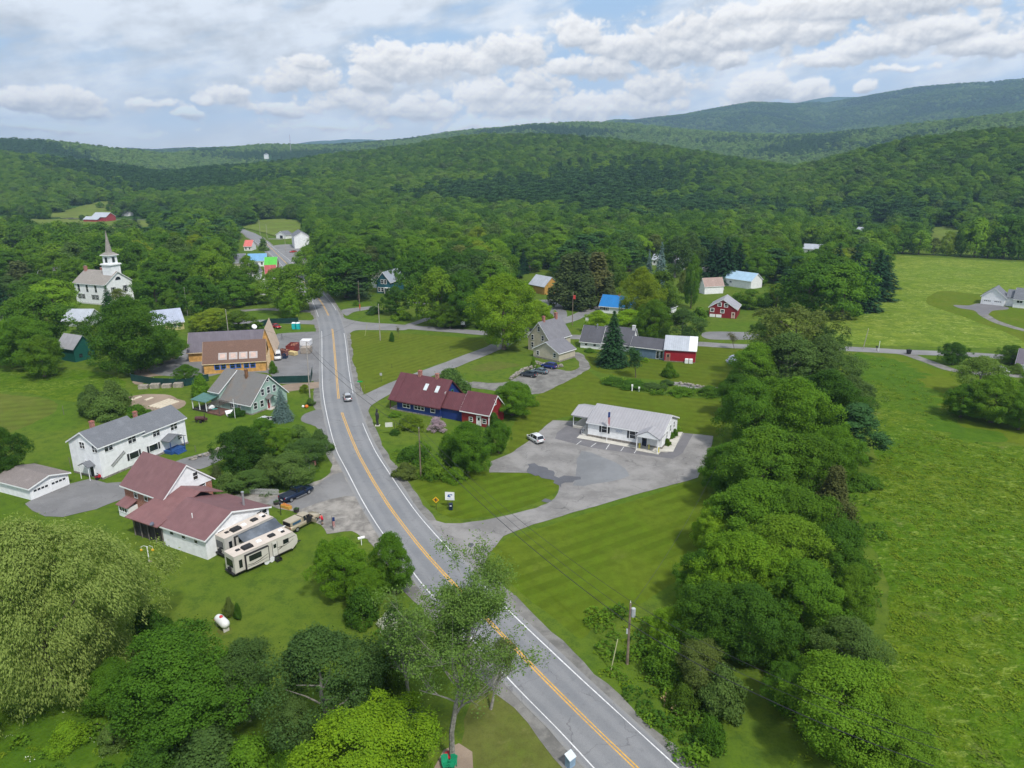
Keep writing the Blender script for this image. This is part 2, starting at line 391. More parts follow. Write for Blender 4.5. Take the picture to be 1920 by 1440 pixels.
# ------------------------------------------------------------------ terrain
TW = [  # px column, foot m, (dist, canopy py) of four successive ridge lines
 (-500, 900, (1500, 285), (2500, 262), (4500, 290), (9000, 300)), (0, 900, (1550, 284), (2300, 256), (4500, 285), (9000, 300)),
 (100, 900, (1500, 294), (2300, 261), (4500, 282), (9000, 290)), (200, 900, (1450, 308), (2300, 270), (4500, 282), (9000, 285)),
 (300, 820, (1350, 324), (2500, 281), (4500, 281), (9000, 284)), (400, 730, (1350, 312), (2800, 277), (4500, 278), (9000, 284)),
 (500, 700, (1350, 299), (2900, 270), (4500, 275), (9000, 282)), (600, 690, (1400, 285), (2900, 268), (4500, 272), (9000, 263)),
 (650, 680, (1400, 280), (2900, 266), (4500, 270), (9000, 257)), (700, 670, (1400, 276), (2900, 263), (4500, 268), (9000, 258)),
 (760, 660, (1450, 268), (2900, 259), (4500, 264), (9000, 268)), (820, 650, (1450, 257), (2900, 252), (4500, 258), (9000, 270)),
 (900, 640, (1450, 250), (2900, 242), (4500, 250), (9000, 270)), (1000, 640, (1400, 253), (2800, 231), (4500, 240), (9000, 270)),
 (1100, 640, (1350, 260), (2800, 229), (4500, 233), (9000, 270)), (1180, 640, (1300, 267), (2800, 231), (5000, 228), (9000, 250)),
 (1300, 650, (1200, 281), (2700, 241), (5000, 204), (9000, 230)), (1400, 680, (1150, 297), (2600, 247), (5000, 187), (9000, 210)),
 (1480, 700, (1080, 308), (2500, 250), (5200, 190), (9000, 192)), (1540, 690, (1050, 298), (2500, 247), (5400, 197), (9000, 180)),
 (1600, 680, (1050, 280), (2400, 240), (5400, 187), (9000, 178)), (1650, 670, (1050, 268), (2400, 234), (5300, 178), (9000, 180)),
 (1700, 660, (1050, 258), (2300, 228), (5200, 168), (9000, 190)), (1800, 650, (1050, 246), (2200, 219), (5000, 156), (9000, 190)),
 (1920, 650, (1050, 238), (2200, 208), (5000, 146), (9000, 190)), (2400, 650, (1050, 230), (2200, 200), (5000, 150), (9000, 190))]
def _zat(px, py, d, tree):
    u = (px - 960) / FPX; v = (py - 720) / FPX
    return H - d * (SN + v * CS) / math.hypot(u, CS - v * SN) - tree
TAZ, TR, TZ = [], [], []
for (px, foot, r1, r2, r3, r4) in TW:
    TAZ.append(AE(px, 280)[0])
    z1 = _zat(px, r1[1], r1[0], 15); z2 = _zat(px, r2[1], r2[0], 13); z3 = _zat(px, r3[1], r3[0], 11); z4 = _zat(px, r4[1], r4[0], 6)
    v1 = min(z1, z2) * .62; v2 = min(z2, z3) * .6; v3 = min(z3, z4) * .6
    TR.append([foot, r1[0], lerp(r1[0], r2[0], .45), r2[0], lerp(r2[0], r3[0], .35), r3[0], lerp(r3[0], r4[0], .5), r4[0], 12500])
    TZ.append([0, z1, v1, z2, v2, z3, v3, z4, z4 * .6])
TAZ = np.array(TAZ); TR = np.array(TR); TZ = np.array(TZ)
def _wob(x, y, s, k):
    return np.sin(x / s + k) * np.cos(y / (s * 1.3) - k * 2) + .5 * np.sin((x + y) / (s * .47) + 3 * k)
def HT(x, y):
    """terrain height; x, y arrays"""
    x = np.atleast_1d(np.asarray(x, float)); y = np.atleast_1d(np.asarray(y, float))
    r = np.hypot(x, y); az = np.arctan2(x, y)
    azc = np.clip(az, TAZ[0], TAZ[-1])
    K = TR.shape[1]
    rr = np.stack([np.interp(azc, TAZ, TR[:, k]) for k in range(K)]); zz = np.stack([np.interp(azc, TAZ, TZ[:, k]) for k in range(K)])
    z = np.zeros_like(r)
    for k in range(K - 1):
        t = np.clip((r - rr[k]) / (rr[k + 1] - rr[k]), 0, 1)
        e = .5 - .5 * np.cos(np.pi * t)
        w = .45 if k == 0 else .6
        s = t * w + e * (1 - w) if k else (t ** 1.25) * .75 + e * .25
        z = np.where(r >= rr[k], zz[k] + (zz[k + 1] - zz[k]) * s, z)
    z = np.where(r >= rr[-1], zz[-1], z)
    rough = np.clip((r - rr[0]) / 500, 0, 1)
    # only knolls of a few metres: the ridge lines stay where they are
    z = z + rough * (_wob(x, y, 130., .7) * 3.0 + _wob(x, y, 420., 1.9) * 5.0 * np.clip(r / 2500, .3, 1.5) + np.clip((r - 3500) / 1500, 0, 1) * _wob(x, y, 260., 2.3) * 14)
    fade = np.clip((1.25 - np.abs(az)) / .3, 0, 1)
    return z * fade
def h1(x, y): return float(HT(x, y)[0])
def T3(px, py):
    """where the ray through this pixel meets the terrain"""
    u = (px - 960) / FPX; v = (py - 720) / FPX
    d = np.array([u, CS - v * SN, -(SN + v * CS)])
    t = np.concatenate([np.arange(40, 2500, 4.), np.arange(2500, 12000, 20.)])
    X = u * t; Y = d[1] * t; Z = H + d[2] * t
    k = np.argmax(Z <= HT(X, Y))
    return (X[k], Y[k], float(Z[k]))
# ------------------------------------------------------------------ ground sheet
def struct(o, kind='structure'): o['kind'] = kind; return o
rr_ = np.unique(np.concatenate([np.array([0.5, 20, 40]), np.arange(60, 600, 30.), np.arange(600, 3200, 22.), np.arange(3200, 6000, 45.), np.arange(6000, 12600, 220.)]))
aa_ = np.concatenate([np.radians(np.linspace(-180, -62, 24)[:-1]), np.radians(np.linspace(-62, 62, 420)), np.radians(np.linspace(62, 180, 24)[1:-1])])
RR, AA = np.meshgrid(rr_, aa_, indexing='ij')
gx, gy = RR * np.sin(AA), RR * np.cos(AA); gz = HT(gx.ravel(), gy.ravel()).reshape(gx.shape)

nr, na = RR.shape
idx = np.arange(nr * na).reshape(nr, na)
F = np.stack([idx[:-1, :], np.roll(idx, -1, 1)[:-1, :], np.roll(idx, -1, 1)[1:, :], idx[1:, :]], -1).reshape(-1, 4)[:, ::-1]
m, b, p, tc, o = newmat('ground')
v = tc.outputs['Object']
at = b.n('ShaderNodeAttribute', attribute_name='wooded')
nb = b.noise(v, .035, 5, .6, .4); nm = b.noise(v, .5, 6, .7); nf = b.noise(v, 4, 3, .7)
c = b.mix(b.ramp(nb, .38, .62), (.080, .140, .013), (.106, .150, .019))
c = b.mix(b.ramp(nm, .4, .7, 0, .7), c, (.045, .085, .014)); c = b.mix(b.ramp(nf, .45, .75, 0, .4), c, (.035, .07, .012))
fw = b.noise(v, .05, 7, .75); fw2 = b.noise(v, .008, 4, .6)
w_ = b.mix(b.ramp(fw, .38, .64), (.020, .060, .012), (.050, .115, .020)); w_ = b.mix(b.ramp(fw2, .4, .6, 0, .4), w_, (.03, .06, .02))
c = b.mix(at.outputs['Fac'], c, w_)
b.put(p.inputs['Base Color'], c); p.inputs['Roughness'].default_value = .95; p.inputs['Specular IOR Level'].default_value = .03
bump(b, p, b.m('ADD', nm, b.m('MULTIPLY', b.m('MULTIPLY', fw, 60.), at.outputs['Fac'])), .8, .12)
me = npmesh('ground', np.stack([gx.ravel(), gy.ravel(), gz.ravel()], 1), F, m, smooth=True)
azc = np.clip(AA.ravel(), TAZ[0], TAZ[-1]); ft = np.interp(azc, TAZ, TR[:, 0])
wd = np.clip((RR.ravel() - ft + 30) / 60, 0, 1); wd[np.abs(AA.ravel()) > 1.2] *= .5
atr = me.attributes.new('wooded', 'FLOAT', 'POINT'); atr.data.foreach_set('value', wd.astype(np.float32))
ground = bpy.data.objects.new('ground', me); COL.objects.link(ground); struct(ground)

# ------------------------------------------------------------------ flat sheets
def cat(pts, closed=False, step=1.5):
    pts = [np.array(q, float) for q in pts]; n = len(pts); out = []
    for i in range(n if closed else n - 1):
        if closed: p0, p1, p2, p3 = pts[i - 1], pts[i], pts[(i + 1) % n], pts[(i + 2) % n]
        else: p0, p1, p2, p3 = pts[max(i - 1, 0)], pts[i], pts[i + 1], pts[min(i + 2, n - 1)]
        L = np.linalg.norm(p2 - p1); k = max(1, min(40, int(L / step)))
        d1 = (p2 - p0) * .5; d2 = (p3 - p1) * .5
        for a in (d1, d2):
            l = np.linalg.norm(a)
            if l > L: a *= L / l
        for j in range(k):
            t = j / k; t2, t3 = t * t, t ** 3
            out.append((2 * t3 - 3 * t2 + 1) * p1 + (t3 - 2 * t2 + t) * d1 + (-2 * t3 + 3 * t2) * p2 + (t3 - t2) * d2)
    if not closed: out.append(pts[-1])
    return out
def GP(lst): return [G(x, y) for x, y in lst]
def sheet(name, pts, mat, z, world=False, smooth=True, jit=.25, step=1.5, kind='structure', label=None, catg=None):
    P_ = pts if world else GP(pts)
    if smooth: P_ = cat(P_, True, step)
    else:
        q = []
        for i in range(len(P_)):
            a, c = np.array(P_[i]), np.array(P_[(i + 1) % len(P_)]); k = max(1, int(np.linalg.norm(c - a) / step))
            q += [a + (c - a) * j / k for j in range(k)]
        P_ = q
    rn = random.Random(len(P_) * 31 + int(abs(P_[0][0]) * 10)); n = len(P_); o1 = 0; Q = []
    for i, q in enumerate(P_):
        o1 = o1 * .6 + rn.uniform(-jit, jit)
        t = np.array(P_[(i + 1) % n]) - np.array(P_[i - 1]); l = np.linalg.norm(t) or 1
        Q.append(Vector((q[0] - t[1] / l * o1, q[1] + t[0] / l * o1, z)))
    tr = tessellate_polygon([Q])
    me = bpy.data.meshes.new(name); me.from_pydata([tuple(q) for q in Q], [], [tuple(t) for t in tr]); me.materials.append(mat); me.update()
    # all faces up
    if me.polygons and sum(p_.normal.z for p_ in me.polygons) < 0: me.flip_normals()
    o = bpy.data.objects.new(name, me); COL.objects.link(o); o['kind'] = kind
    return o
def ribbon(name, line, w0, w1, mat, z, jit=0., world=False, step=2., kind='structure', offs=0.):
    """strip along a line, from offset w0 to w1 (metres, + is to the right of travel)"""
    L = line if world else cat(GP(line), False, step)
    rn = random.Random(5); vs = []; fs = []; n = len(L); ja = jb = 0
    for i, q in enumerate(L):
        a = np.array(L[max(i - 1, 0)]); c = np.array(L[min(i + 1, n - 1)]); t = (c - a) / (np.linalg.norm(c - a) or 1)
        ja = ja * .7 + rn.uniform(-jit, jit); jb = jb * .7 + rn.uniform(-jit, jit)
        nrm = np.array((t[1], -t[0]))
        for w in (w0 + ja, w1 + jb): vs.append((q[0] + nrm[0] * w, q[1] + nrm[1] * w, z))
        if i: k = 2 * i; fs.append((k - 2, k - 1, k + 1, k))
    me = bpy.data.meshes.new(name); me.from_pydata(vs, [], fs); me.materials.append(mat); me.update()
    if sum(p_.normal.z for p_ in me.polygons) < 0: me.flip_normals()
    o = bpy.data.objects.new(name, me); COL.objects.link(o); o['kind'] = kind
    return o
M = {}
M['road'] = asphalt('road_asphalt', (.165, .172, .185), .22, .55, (.21, .212, .218))
M['lane'] = asphalt('lane_asphalt', (.205, .203, .205), .3, .35, (.26, .25, .24))
M['lot'] = asphalt('lot_asphalt', (.225, .217, .21), .45, .6, (.30, .285, .27), 1.6)
M['newlot'] = asphalt('grey_asphalt', (.178, .177, .180), .3, .5)
M['patch'] = asphalt('patch_asphalt', (.188, .195, .205), .3, .2, (.225, .225, .225))
M['dark'] = asphalt('dark_asphalt', (.150, .146, .155), .25, .2)
M['sealer'] = asphalt('black_asphalt', (.105, .108, .122), .3, .1)
M['gravel'] = asphalt('gravel', (.175, .170, .158), .6, .0, (.28, .265, .24), 3.)
M['sand'] = asphalt('sandy_gravel', (.235, .22, .20), .8, .0, (.36, .335, .30), 3.)
M['dirt'] = asphalt('bare_earth', (.26, .20, .15), .4, .0, (.32, .26, .19))
M['white'] = plain('white_line_paint', (.62, .62, .62), .7, .18, 3)
M['yellow'] = plain('yellow_line_paint', (.60, .34, .06), .7, .18, 3)
M['conc'] = plain('pale_concrete', (.48, .46, .41), .85, .12, .8)
M['verge'] = grass('verge_grass', (.105, .145, .022), (.125, .140, .035), dry=.8, big=.12)
M['lawn'] = grass('lawn_grass', (.086, .148, .009), (.116, .156, .014), bumpd=.03, dry=.6, big=.07)
ANG = math.atan2(G(1300, 950)[1] - G(940, 1075)[1], G(1300, 950)[0] - G(940, 1075)[0])
M['lawnA'] = grass('striped_lawn', (.090, .148, .010), (.108, .153, .014), stripe=(ANG, 3.1, .40), bumpd=.03, dry=.35)
g0, g1 = G(700, 715), G(900, 655)
M['lawnB'] = grass('mown_green', (.102, .148, .014), (.118, .152, .018), stripe=(math.atan2(g1[1] - g0[1], g1[0] - g0[0]), 2.6, .35), bumpd=.03, dry=.4)
g0, g1 = G(1060, 735), G(1300, 765)
M['lawnC'] = grass('rear_lawn', (.088, .136, .011), (.106, .142, .014), stripe=(math.atan2(g1[1] - g0[1], g1[0] - g0[0]), 3.4, .28), bumpd=.03, dry=.35)
M['meadow'] = grass('hay_meadow', (.125, .195, .018), (.160, .215, .026), (.085, .145, .014), big=.03, mid=.22, fine=1.2, bumpd=.5, dry=.35, midlo=.42, midhi=.58, wisp=(.42, (.33, .37, .11)))
M['meadow2'] = grass('fern_meadow', (.078, .155, .008), (.112, .165, .012), (.050, .108, .007), big=.04, mid=.5, fine=2.0, bumpd=.5, dry=.6, midlo=.4, midhi=.6, wisp=(.55, (.235, .30, .06)))
M['tall'] = grass('tall_green_grass', (.068, .138, .011), (.088, .150, .013), (.048, .105, .009), big=.08, mid=.4, fine=2., bumpd=.35, dry=.1)
M['cut'] = grass('cut_hay', (.105, .150, .020), (.130, .155, .030), big=.05, mid=.3, bumpd=.1, stripe=(.3, 3.5, .35))
M['far_field'] = grass('far_field_grass', (.125, .185, .030), (.145, .185, .040), big=.012, mid=.05, fine=.4, bumpd=.3, dry=.2)

# fields and lawns
sheet('meadow', [(1665, 478), (1700, 480), (1920, 492), (2200, 500), (2300, 640), (2100, 665), (1920, 655), (1780, 650), (1560, 645), (1450, 640), (1440, 615), (1460, 590), (1560, 600), (1640, 580), (1665, 530)], M['meadow'], .010, jit=.6, step=3)
sheet('meadow', [(1560, 668), (1640, 672), (1690, 690), (1760, 800), (1840, 830), (2100, 860), (2500, 1000), (2900, 1500), (2900, 2600), (2000, 2600), (1650, 1700), (1560, 1440), (1610, 1330), (1640, 1240), (1660, 1100), (1610, 950), (1640, 850), (1600, 750)], M['meadow2'], .012, jit=.6, step=3)
sheet('tall_grass', [(1560, 666), (1650, 668), (1720, 690), (1730, 720), (1800, 790), (1860, 820), (1830, 835), (1740, 790), (1690, 750), (1640, 720), (1590, 700)], M['tall'], .020, jit=2.4, step=1.)
sheet('lawn', [(1650, 662), (1700, 668), (1770, 695), (1920, 720), (2050, 760), (2000, 850), (1900, 830), (1830, 815), (1760, 765), (1725, 715)], M['lawn'], .016, jit=.4)
sheet('lawn', [(1738, 568), (1765, 546), (1850, 552), (1960, 540), (2100, 560), (2100, 680), (1960, 660), (1900, 630), (1810, 595)], M['lawn'], .020, jit=.3)
sheet('hayfield', [(-60, 742), (60, 744), (105, 752), (102, 770), (60, 795), (10, 815), (-80, 830)], M['cut'], .012, jit=.4)
sheet('hayfield', [(-200, 690), (60, 690), (200, 700), (235, 730), (150, 752), (60, 738), (-80, 735), (-300, 740)], M['meadow2'], .010, jit=.5)
sheet('village_green', [(652, 628), (668, 622), (730, 624), (830, 630), (915, 637), (922, 642), (860, 668), (770, 700), (700, 732), (678, 741), (668, 730), (660, 690), (654, 655)], M['lawnB'], .010, jit=.15)
sheet('lawn', [(1060, 700), (1090, 690), (1140, 720), (1200, 735), (1290, 745), (1350, 750), (1350, 815), (1280, 812), (1180, 790), (1085, 780), (1040, 788), (985, 830), (955, 850), (960, 800), (1000, 750)], M['lawnC'], .014, jit=.3)
sheet('lawn', [(1190, 640), (1300, 648), (1430, 655), (1390, 700), (1350, 725), (1260, 715), (1130, 700), (1100, 680), (1110, 660)], M['lawnC'], .012, jit=.3)
sheet('lawn', [(915, 1045), (950, 1010), (1080, 970), (1200, 935), (1310, 903), (1330, 960), (1300, 1060), (1180, 1140), (1110, 1170), (1090, 1200), (1000, 1130), (930, 1070)], M['lawnA'], .012, jit=.2)
sheet('lawn', [(850, 972), (800, 940), (780, 905), (830, 880), (920, 886), (1000, 888), (1045, 900), (1045, 920), (1000, 945), (930, 966)], M['lawnA'], .013, jit=.2)
sheet('creek_bank', [(-100, 1240), (120, 1260), (330, 1340), (500, 1400), (560, 1500), (-100, 1500)], M['tall'], .012, jit=.5)
sheet('verge', [(1000, 1240), (1060, 1320), (1150, 1440), (1180, 1500), (900, 1520), (880, 1350), (900, 1260)], M['verge'], .012, jit=.5)
def far_sheet(name, pts, mat):
    """a field lying on the rising ground far off"""
    pw = [T3(x, y)[:2] for x, y in pts]
    fn = [np.array((math.atan2(x, y), math.hypot(x, y) / 1000)) for x, y in pw]
    a0, a1 = min(q[0] for q in fn), max(q[0] for q in fn); r0, r1 = min(q[1] for q in fn), max(q[1] for q in fn)
    na_, nr_ = 60, 24; ga = np.linspace(a0, a1, na_); gr = np.linspace(r0, r1, nr_)
    def inside(a, r):
        c = False
        for i in range(len(fn)):
            (x1, y1), (x2, y2) = fn[i], fn[i - 1]
            if (y1 > r) != (y2 > r) and a < (x2 - x1) * (r - y1) / (y2 - y1) + x1: c = not c
        return c
    vs = []; fs = []; ix = {}
    for i in range(na_):
        for j in range(nr_):
            x, y = gr[j] * 1000 * math.sin(ga[i]), gr[j] * 1000 * math.cos(ga[i]); ix[i, j] = len(vs); vs.append((x, y, h1(x, y) + .5))
    for i in range(na_ - 1):
        for j in range(nr_ - 1):
            if inside((ga[i] + ga[i + 1]) / 2, (gr[j] + gr[j + 1]) / 2): fs.append((ix[i, j], ix[i + 1, j], ix[i + 1, j + 1], ix[i, j + 1]))
    o = MB().add(vs, fs).build(name, mat); struct(o)
    if o.data.polygons and o.data.polygons[0].normal.z < 0: o.data.flip_normals()
    return fn
FARF = []
FARF.append(far_sheet('hill_pasture', [(60, 408), (120, 396), (180, 381), (214, 376), (213, 392), (206, 406), (150, 410)], M['far_field']))
FARF.append(far_sheet('valley_field', [(-100, 412), (0, 411), (130, 412), (300, 413), (290, 428), (200, 436), (60, 428), (-100, 425)], M['far_field']))
FARF.append(far_sheet('valley_field', [(455, 428), (480, 414), (530, 412), (566, 416), (560, 440), (520, 446), (496, 438)], M['far_field']))
FARF.append(far_sheet('valley_field', [(-100, 472), (0, 470), (50, 473), (55, 482), (20, 494), (-100, 498)], M['far_field']))
FARF.append(far_sheet('valley_field', [(1740, 428), (1800, 426), (1815, 445), (1800, 462), (1745, 460)], M['far_field']))

# roads
LN = [(3027, 3500), (1261, 1600), (1111, 1438), (1045, 1367), (967, 1288), (822, 1130), (792, 1096), (751, 1043), (714, 995), (680, 940), (651, 884), (631, 845), (615, 788), (606, 738), (604, 698), (603, 621), (597, 594), (584, 563), (556, 529), (524, 493), (497, 467), (467, 444), (450, 432), (428, 425), (400, 421)]
YN = [(3338, 3500), (1356, 1598), (1190, 1438), (1091, 1343), (978, 1229), (804, 1045), (737, 960), (719, 933), (696, 896), (668, 843), (641, 774), (635, 748), (629, 679), (623, 617), (616, 592), (599, 562), (570, 530), (534, 491), (500, 458), (478, 443), (456, 432), (430, 424), (400, 420)]
RN = [(3514, 3500), (1408, 1566), (1238, 1410), (1091, 1275), (974, 1165), (921, 1112), (847, 1036), (780, 960), (719, 871), (702, 843), (680, 794), (662, 738), (653, 687), (645, 625), (630, 582), (617, 563), (584, 527), (546, 491), (505, 458), (489, 445), (462, 433), (432, 424), (400, 419)]
LW, YW, RW = (cat(GP(q), False, 2.) for q in (LN, YN, RN))
def offs(L, w):
    out = []; n = len(L)
    for i, q in enumerate(L):
        t = np.array(L[min(i + 1, n - 1)]) - np.array(L[max(i - 1, 0)]); t = t / (np.linalg.norm(t) or 1)
        out.append((q[0] + t[1] * w, q[1] - t[0] * w))
    return out
def near(L, px, py):
    g = np.array(G(px, py)); return int(np.argmin([np.linalg.norm(np.array(q) - g) for q in L]))
ribbon('road_shoulder', LW, -2.3, 1.0, M['gravel'], .030, .35, True)
ribbon('road_shoulder', RW, -1.0, 1.9, M['gravel'], .031, .3, True)
edge_l = offs(LW, -.85); edge_r = offs(RW, .75)
k = min(len(edge_l), len(edge_r))
# the carriageway: strip between the two pavement edges
def resample(L, n):
    L = np.array(L); s = np.concatenate([[0], np.cumsum(np.linalg.norm(np.diff(L, axis=0), axis=1))]); t = np.linspace(0, s[-1], n)
    return np.stack([np.interp(t, s, L[:, 0]), np.interp(t, s, L[:, 1])], 1)
ns = 260; ea, eb = resample(edge_l, ns), resample(edge_r, ns)
mb = MB(); rn = random.Random(3)
NL = 25; vs = []; lat = []
for i in range(ns):
    for j in range(NL): t = j / (NL - 1); vs.append((lerp(ea[i][0], eb[i][0], t) + (rn.uniform(-.1, .1) if j in (0, NL - 1) else 0), lerp(ea[i][1], eb[i][1], t), .060)); lat.append(t)
mb.add(vs, [(i * NL + j, i * NL + j + 1, (i + 1) * NL + j + 1, (i + 1) * NL + j) for i in range(ns - 1) for j in range(NL - 1)])
rm, b, p, tc, o = newmat('road_surface'); v = tc.outputs['Object']
la = b.n('ShaderNodeAttribute', attribute_name='across'); x = la.outputs['Fac']
wob = b.m('MULTIPLY', b.m('SUBTRACT', b.noise(v, .08, 3), .5), .05); x = b.m('ADD', x, wob)
trk = b.m('COSINE', b.m('MULTIPLY', x, 2 * math.pi * 4))          # two wheel tracks in each lane
edge_ = b.ramp(b.m('ABSOLUTE', b.m('SUBTRACT', x, .5)), .43, .49)
big = b.noise(v, .1, 6, .65); mid = b.noise(v, 1.3, 5, .7); fine = b.noise(v, 13, 2, .6)
c = b.mix(b.ramp(big, .35, .65), (.180, .188, .202), (.220, .224, .232))
c = b.mix(b.m('MULTIPLY', b.ramp(trk, -.6, .9), .42), c, (.27, .273, .28))
c = b.mix(b.ramp(mid, .5, .75, 0, .4), c, (.125, .13, .14)); c = b.mix(b.m('MULTIPLY', edge_, b.ramp(mid, .3, .6)), c, (.26, .255, .245))
c = b.mix(b.ramp(fine, .35, .65, 0, .3), c, (.11, .112, .12))
vo = b.n('ShaderNodeTexVoronoi', feature='DISTANCE_TO_EDGE'); wn = b.n('ShaderNodeTexNoise'); wn.inputs['Scale'].default_value = .4; wn.inputs['Detail'].default_value = 5; b.put(wn.inputs['Vector'], v)
vm = b.n('ShaderNodeVectorMath', operation='MULTIPLY_ADD'); b.put(vm.inputs[0], wn.outputs['Color']); vm.inputs[1].default_value = (4, 4, 0); b.put(vm.inputs[2], v); b.put(vo.inputs['Vector'], vm.outputs[0]); vo.inputs['Scale'].default_value = .12
c = b.mix(b.m('MULTIPLY', b.ramp(vo.outputs['Distance'], .0, .009, 1, 0), b.ramp(b.noise(v, .2, 2), .42, .55, 0, .5)), c, (.07, .07, .075))
b.put(p.inputs['Base Color'], c); p.inputs['Roughness'].default_value = .85
main_road = mb.build('main_road', rm); struct(main_road)
at = main_road.data.attributes.new('across', 'FLOAT', 'POINT'); at.data.foreach_set('value', np.array(lat, dtype=np.float32))
if main_road.data.polygons[0].normal.z < 0: main_road.data.flip_normals()
def dashes(L, segs, w0, w1, mat, z):
    for a, c in segs:
        i, j = near(L, *a), near(L, *c); i, j = min(i, j), max(i, j)
        if j > i: ribbon('road_marking', L[i:j + 1], w0, w1, mat, z, .012, True)
dashes(LW, [((3027, 3500), (603, 621)), ((597, 594), (480, 452))], -.07, .07, M['white'], .070)
dashes(RW, [((3514, 3500), (905, 1095)), ((847, 1036), (680, 794)), ((662, 738), (645, 625)), ((630, 582), (500, 454))], -.07, .07, M['white'], .070)
for (a, c_) in ((-.24, -.09), (.09, .24)):
    dashes(YW, [((3338, 3500), (641, 774)), ((635, 748), (623, 617)), ((616, 592), (490, 450))], a, c_, M['yellow'], .070)

lane = lambda pts, w, mat='lane', z=.05: ribbon('side_road', cat(GP(pts), False, 2.), -w / 2, w / 2, M[mat], z, .12, True)
lane([(632, 604), (655, 606), (700, 609), (760, 613), (840, 619), (910, 625), (975, 629), (1080, 632), (1200, 638), (1310, 645), (1400, 650), (1560, 653), (1700, 660), (1800, 664), (1920, 672), (2100, 685)], 6.0)
sheet('road_junction', [(612, 598), (632, 585), (650, 598), (700, 607), (760, 613), (760, 619), (700, 619), (665, 620), (648, 632), (628, 640), (618, 622)], M['lane'], .052, jit=.1)
lane([(668, 762), (700, 743), (760, 716), (850, 682), (920, 655), (960, 636), (1000, 616), (1060, 602), (1110, 582), (1160, 568), (1240, 560)], 5.8, z=.054)
sheet('road_junction', [(655, 738), (678, 745), (715, 730), (720, 742), (695, 762), (684, 792), (672, 800), (655, 770)], M['lane'], .056, jit=.1)
lane([(1010, 612), (1040, 600), (1048, 588), (1036, 572), (1020, 562)], 6.5, 'newlot', .048)
sheet('driveway', [(640, 582), (660, 578), (705, 574), (700, 579), (664, 585), (650, 592)], M['lane'], .046, jit=.1)
lane([(800, 570), (770, 566), (860, 570)], 3.2, 'newlot', .04)
lane([(755, 614), (790, 602), (830, 588)], 3.4, 'lane', .044)
lane([(602, 585), (560, 583), (500, 580), (450, 583)], 4.2, 'gravel', .046)
lane([(606, 606), (560, 604), (480, 603), (420, 606)], 6.2, 'lane', .047)
sheet('driveway', [(596, 612), (585, 600), (600, 596), (612, 600), (612, 618)], M['lane'], .049, jit=.1)
# post office lot and its drive
sheet('parking_lot', [(918, 886), (920, 866), (958, 851), (985, 831), (1036, 788), (1085, 790), (1100, 800), (1180, 800), (1282, 812), (1337, 818), (1332, 850), (1310, 896), (1185, 930), (1080, 960), (1000, 984), (945, 1006), (915, 1040), (905, 1070), (880, 1060), (835, 1020), (800, 975), (815, 976), (835, 981), (865, 981), (905, 976), (940, 969), (975, 961), (1005, 953), (1026, 944), (1040, 935), (1048, 924), (1050, 912), (1045, 901), (1035, 893), (1020, 889), (1000, 888), (945, 886)], M['lot'], .050, jit=.12, step=1.2, smooth=False)
sheet('asphalt_patch', [(1086, 856), (1090, 846), (1110, 848), (1165, 872), (1182, 893), (1150, 903), (1095, 912), (1075, 910), (1080, 895)], M['patch'], .056, jit=.25)
sheet('asphalt_patch', [(1040, 823), (1044, 812), (1060, 800), (1085, 792), (1100, 800), (1090, 822), (1190, 838), (1250, 850), (1265, 838), (1283, 812), (1300, 814), (1280, 850), (1262, 861), (1230, 857), (1110, 840)], M['dark'], .057, jit=.06, smooth=False)
sheet('asphalt_patch', [(988, 888), (992, 872), (1010, 874), (1030, 885), (1040, 892), (1058, 893), (1085, 895), (1070, 903), (1052, 908), (1052, 915), (1044, 905), (1030, 895), (1005, 888)], M['sealer'], .058, jit=.75, step=.8)
sheet('asphalt_patch', [(877, 1022), (880, 1018), (886, 1019), (889, 1022), (884, 1027), (878, 1026)], M['sealer'], .058, jit=.05)
sheet('asphalt_patch', [(1014, 940), (1022, 935), (1030, 937), (1036, 940), (1026, 943)], M['sealer'], .059, jit=.08)
sheet('asphalt_patch', [(1205, 802), (1225, 806), (1222, 812), (1204, 810)], M['sealer'], .0585, jit=.06)
sheet('sidewalk', [(1081, 822), (1087, 816), (1100, 818), (1170, 832), (1240, 845), (1264, 811), (1280, 811), (1262, 848), (1240, 848), (1236, 846), (1205, 844), (1110, 827)], M['conc'], .12, smooth=False, jit=.0)
for (x0, y0, x1, y1) in ((1090, 827, 1081, 834), (1118, 831, 1108, 838), (1143, 833, 1136, 843), (1170, 838, 1164, 846), (1197, 840, 1189, 850), (1238, 844, 1234, 851)):
    ribbon('road_marking', [G(x0, y0), G(x1, y1)], -.06, .06, M['white'], .064, 0, True)
# yard of the farm stand / bakery side, left of the main road
sheet('gravel_yard', [(604, 745), (600, 775), (572, 784), (566, 790), (600, 800), (612, 820), (620, 850), (625, 875), (612, 895), (590, 905), (560, 915), (500, 930), (440, 935), (500, 948), (520, 955), (560, 963), (600, 985), (612, 1002), (660, 996), (690, 1012), (712, 1040), (745, 1043), (712, 995), (680, 945), (650, 890), (630, 848), (613, 790), (606, 748)], M['sand'], .036, jit=.3, step=1.2)
sheet('driveway', [(590, 912), (600, 905), (640, 885), (655, 905), (672, 930), (650, 930), (620, 936), (590, 945), (560, 955), (525, 950), (500, 945), (520, 928), (560, 915)], M['lane'], .042, jit=.35)
sheet('gravel_path', [(440, 930), (470, 922), (500, 924), (505, 932), (470, 940)], M['sand'], .040, jit=.2)
sheet('driveway', [(566, 790), (572, 776), (604, 768), (610, 790), (618, 820), (624, 850), (604, 850), (598, 815), (590, 800)], M['newlot'], .043, jit=.15)
sheet('driveway', [(330, 865), (360, 856), (420, 838), (440, 838), (445, 846), (425, 858), (375, 880), (345, 874), (330, 876)], M['newlot'], .040, jit=.1)
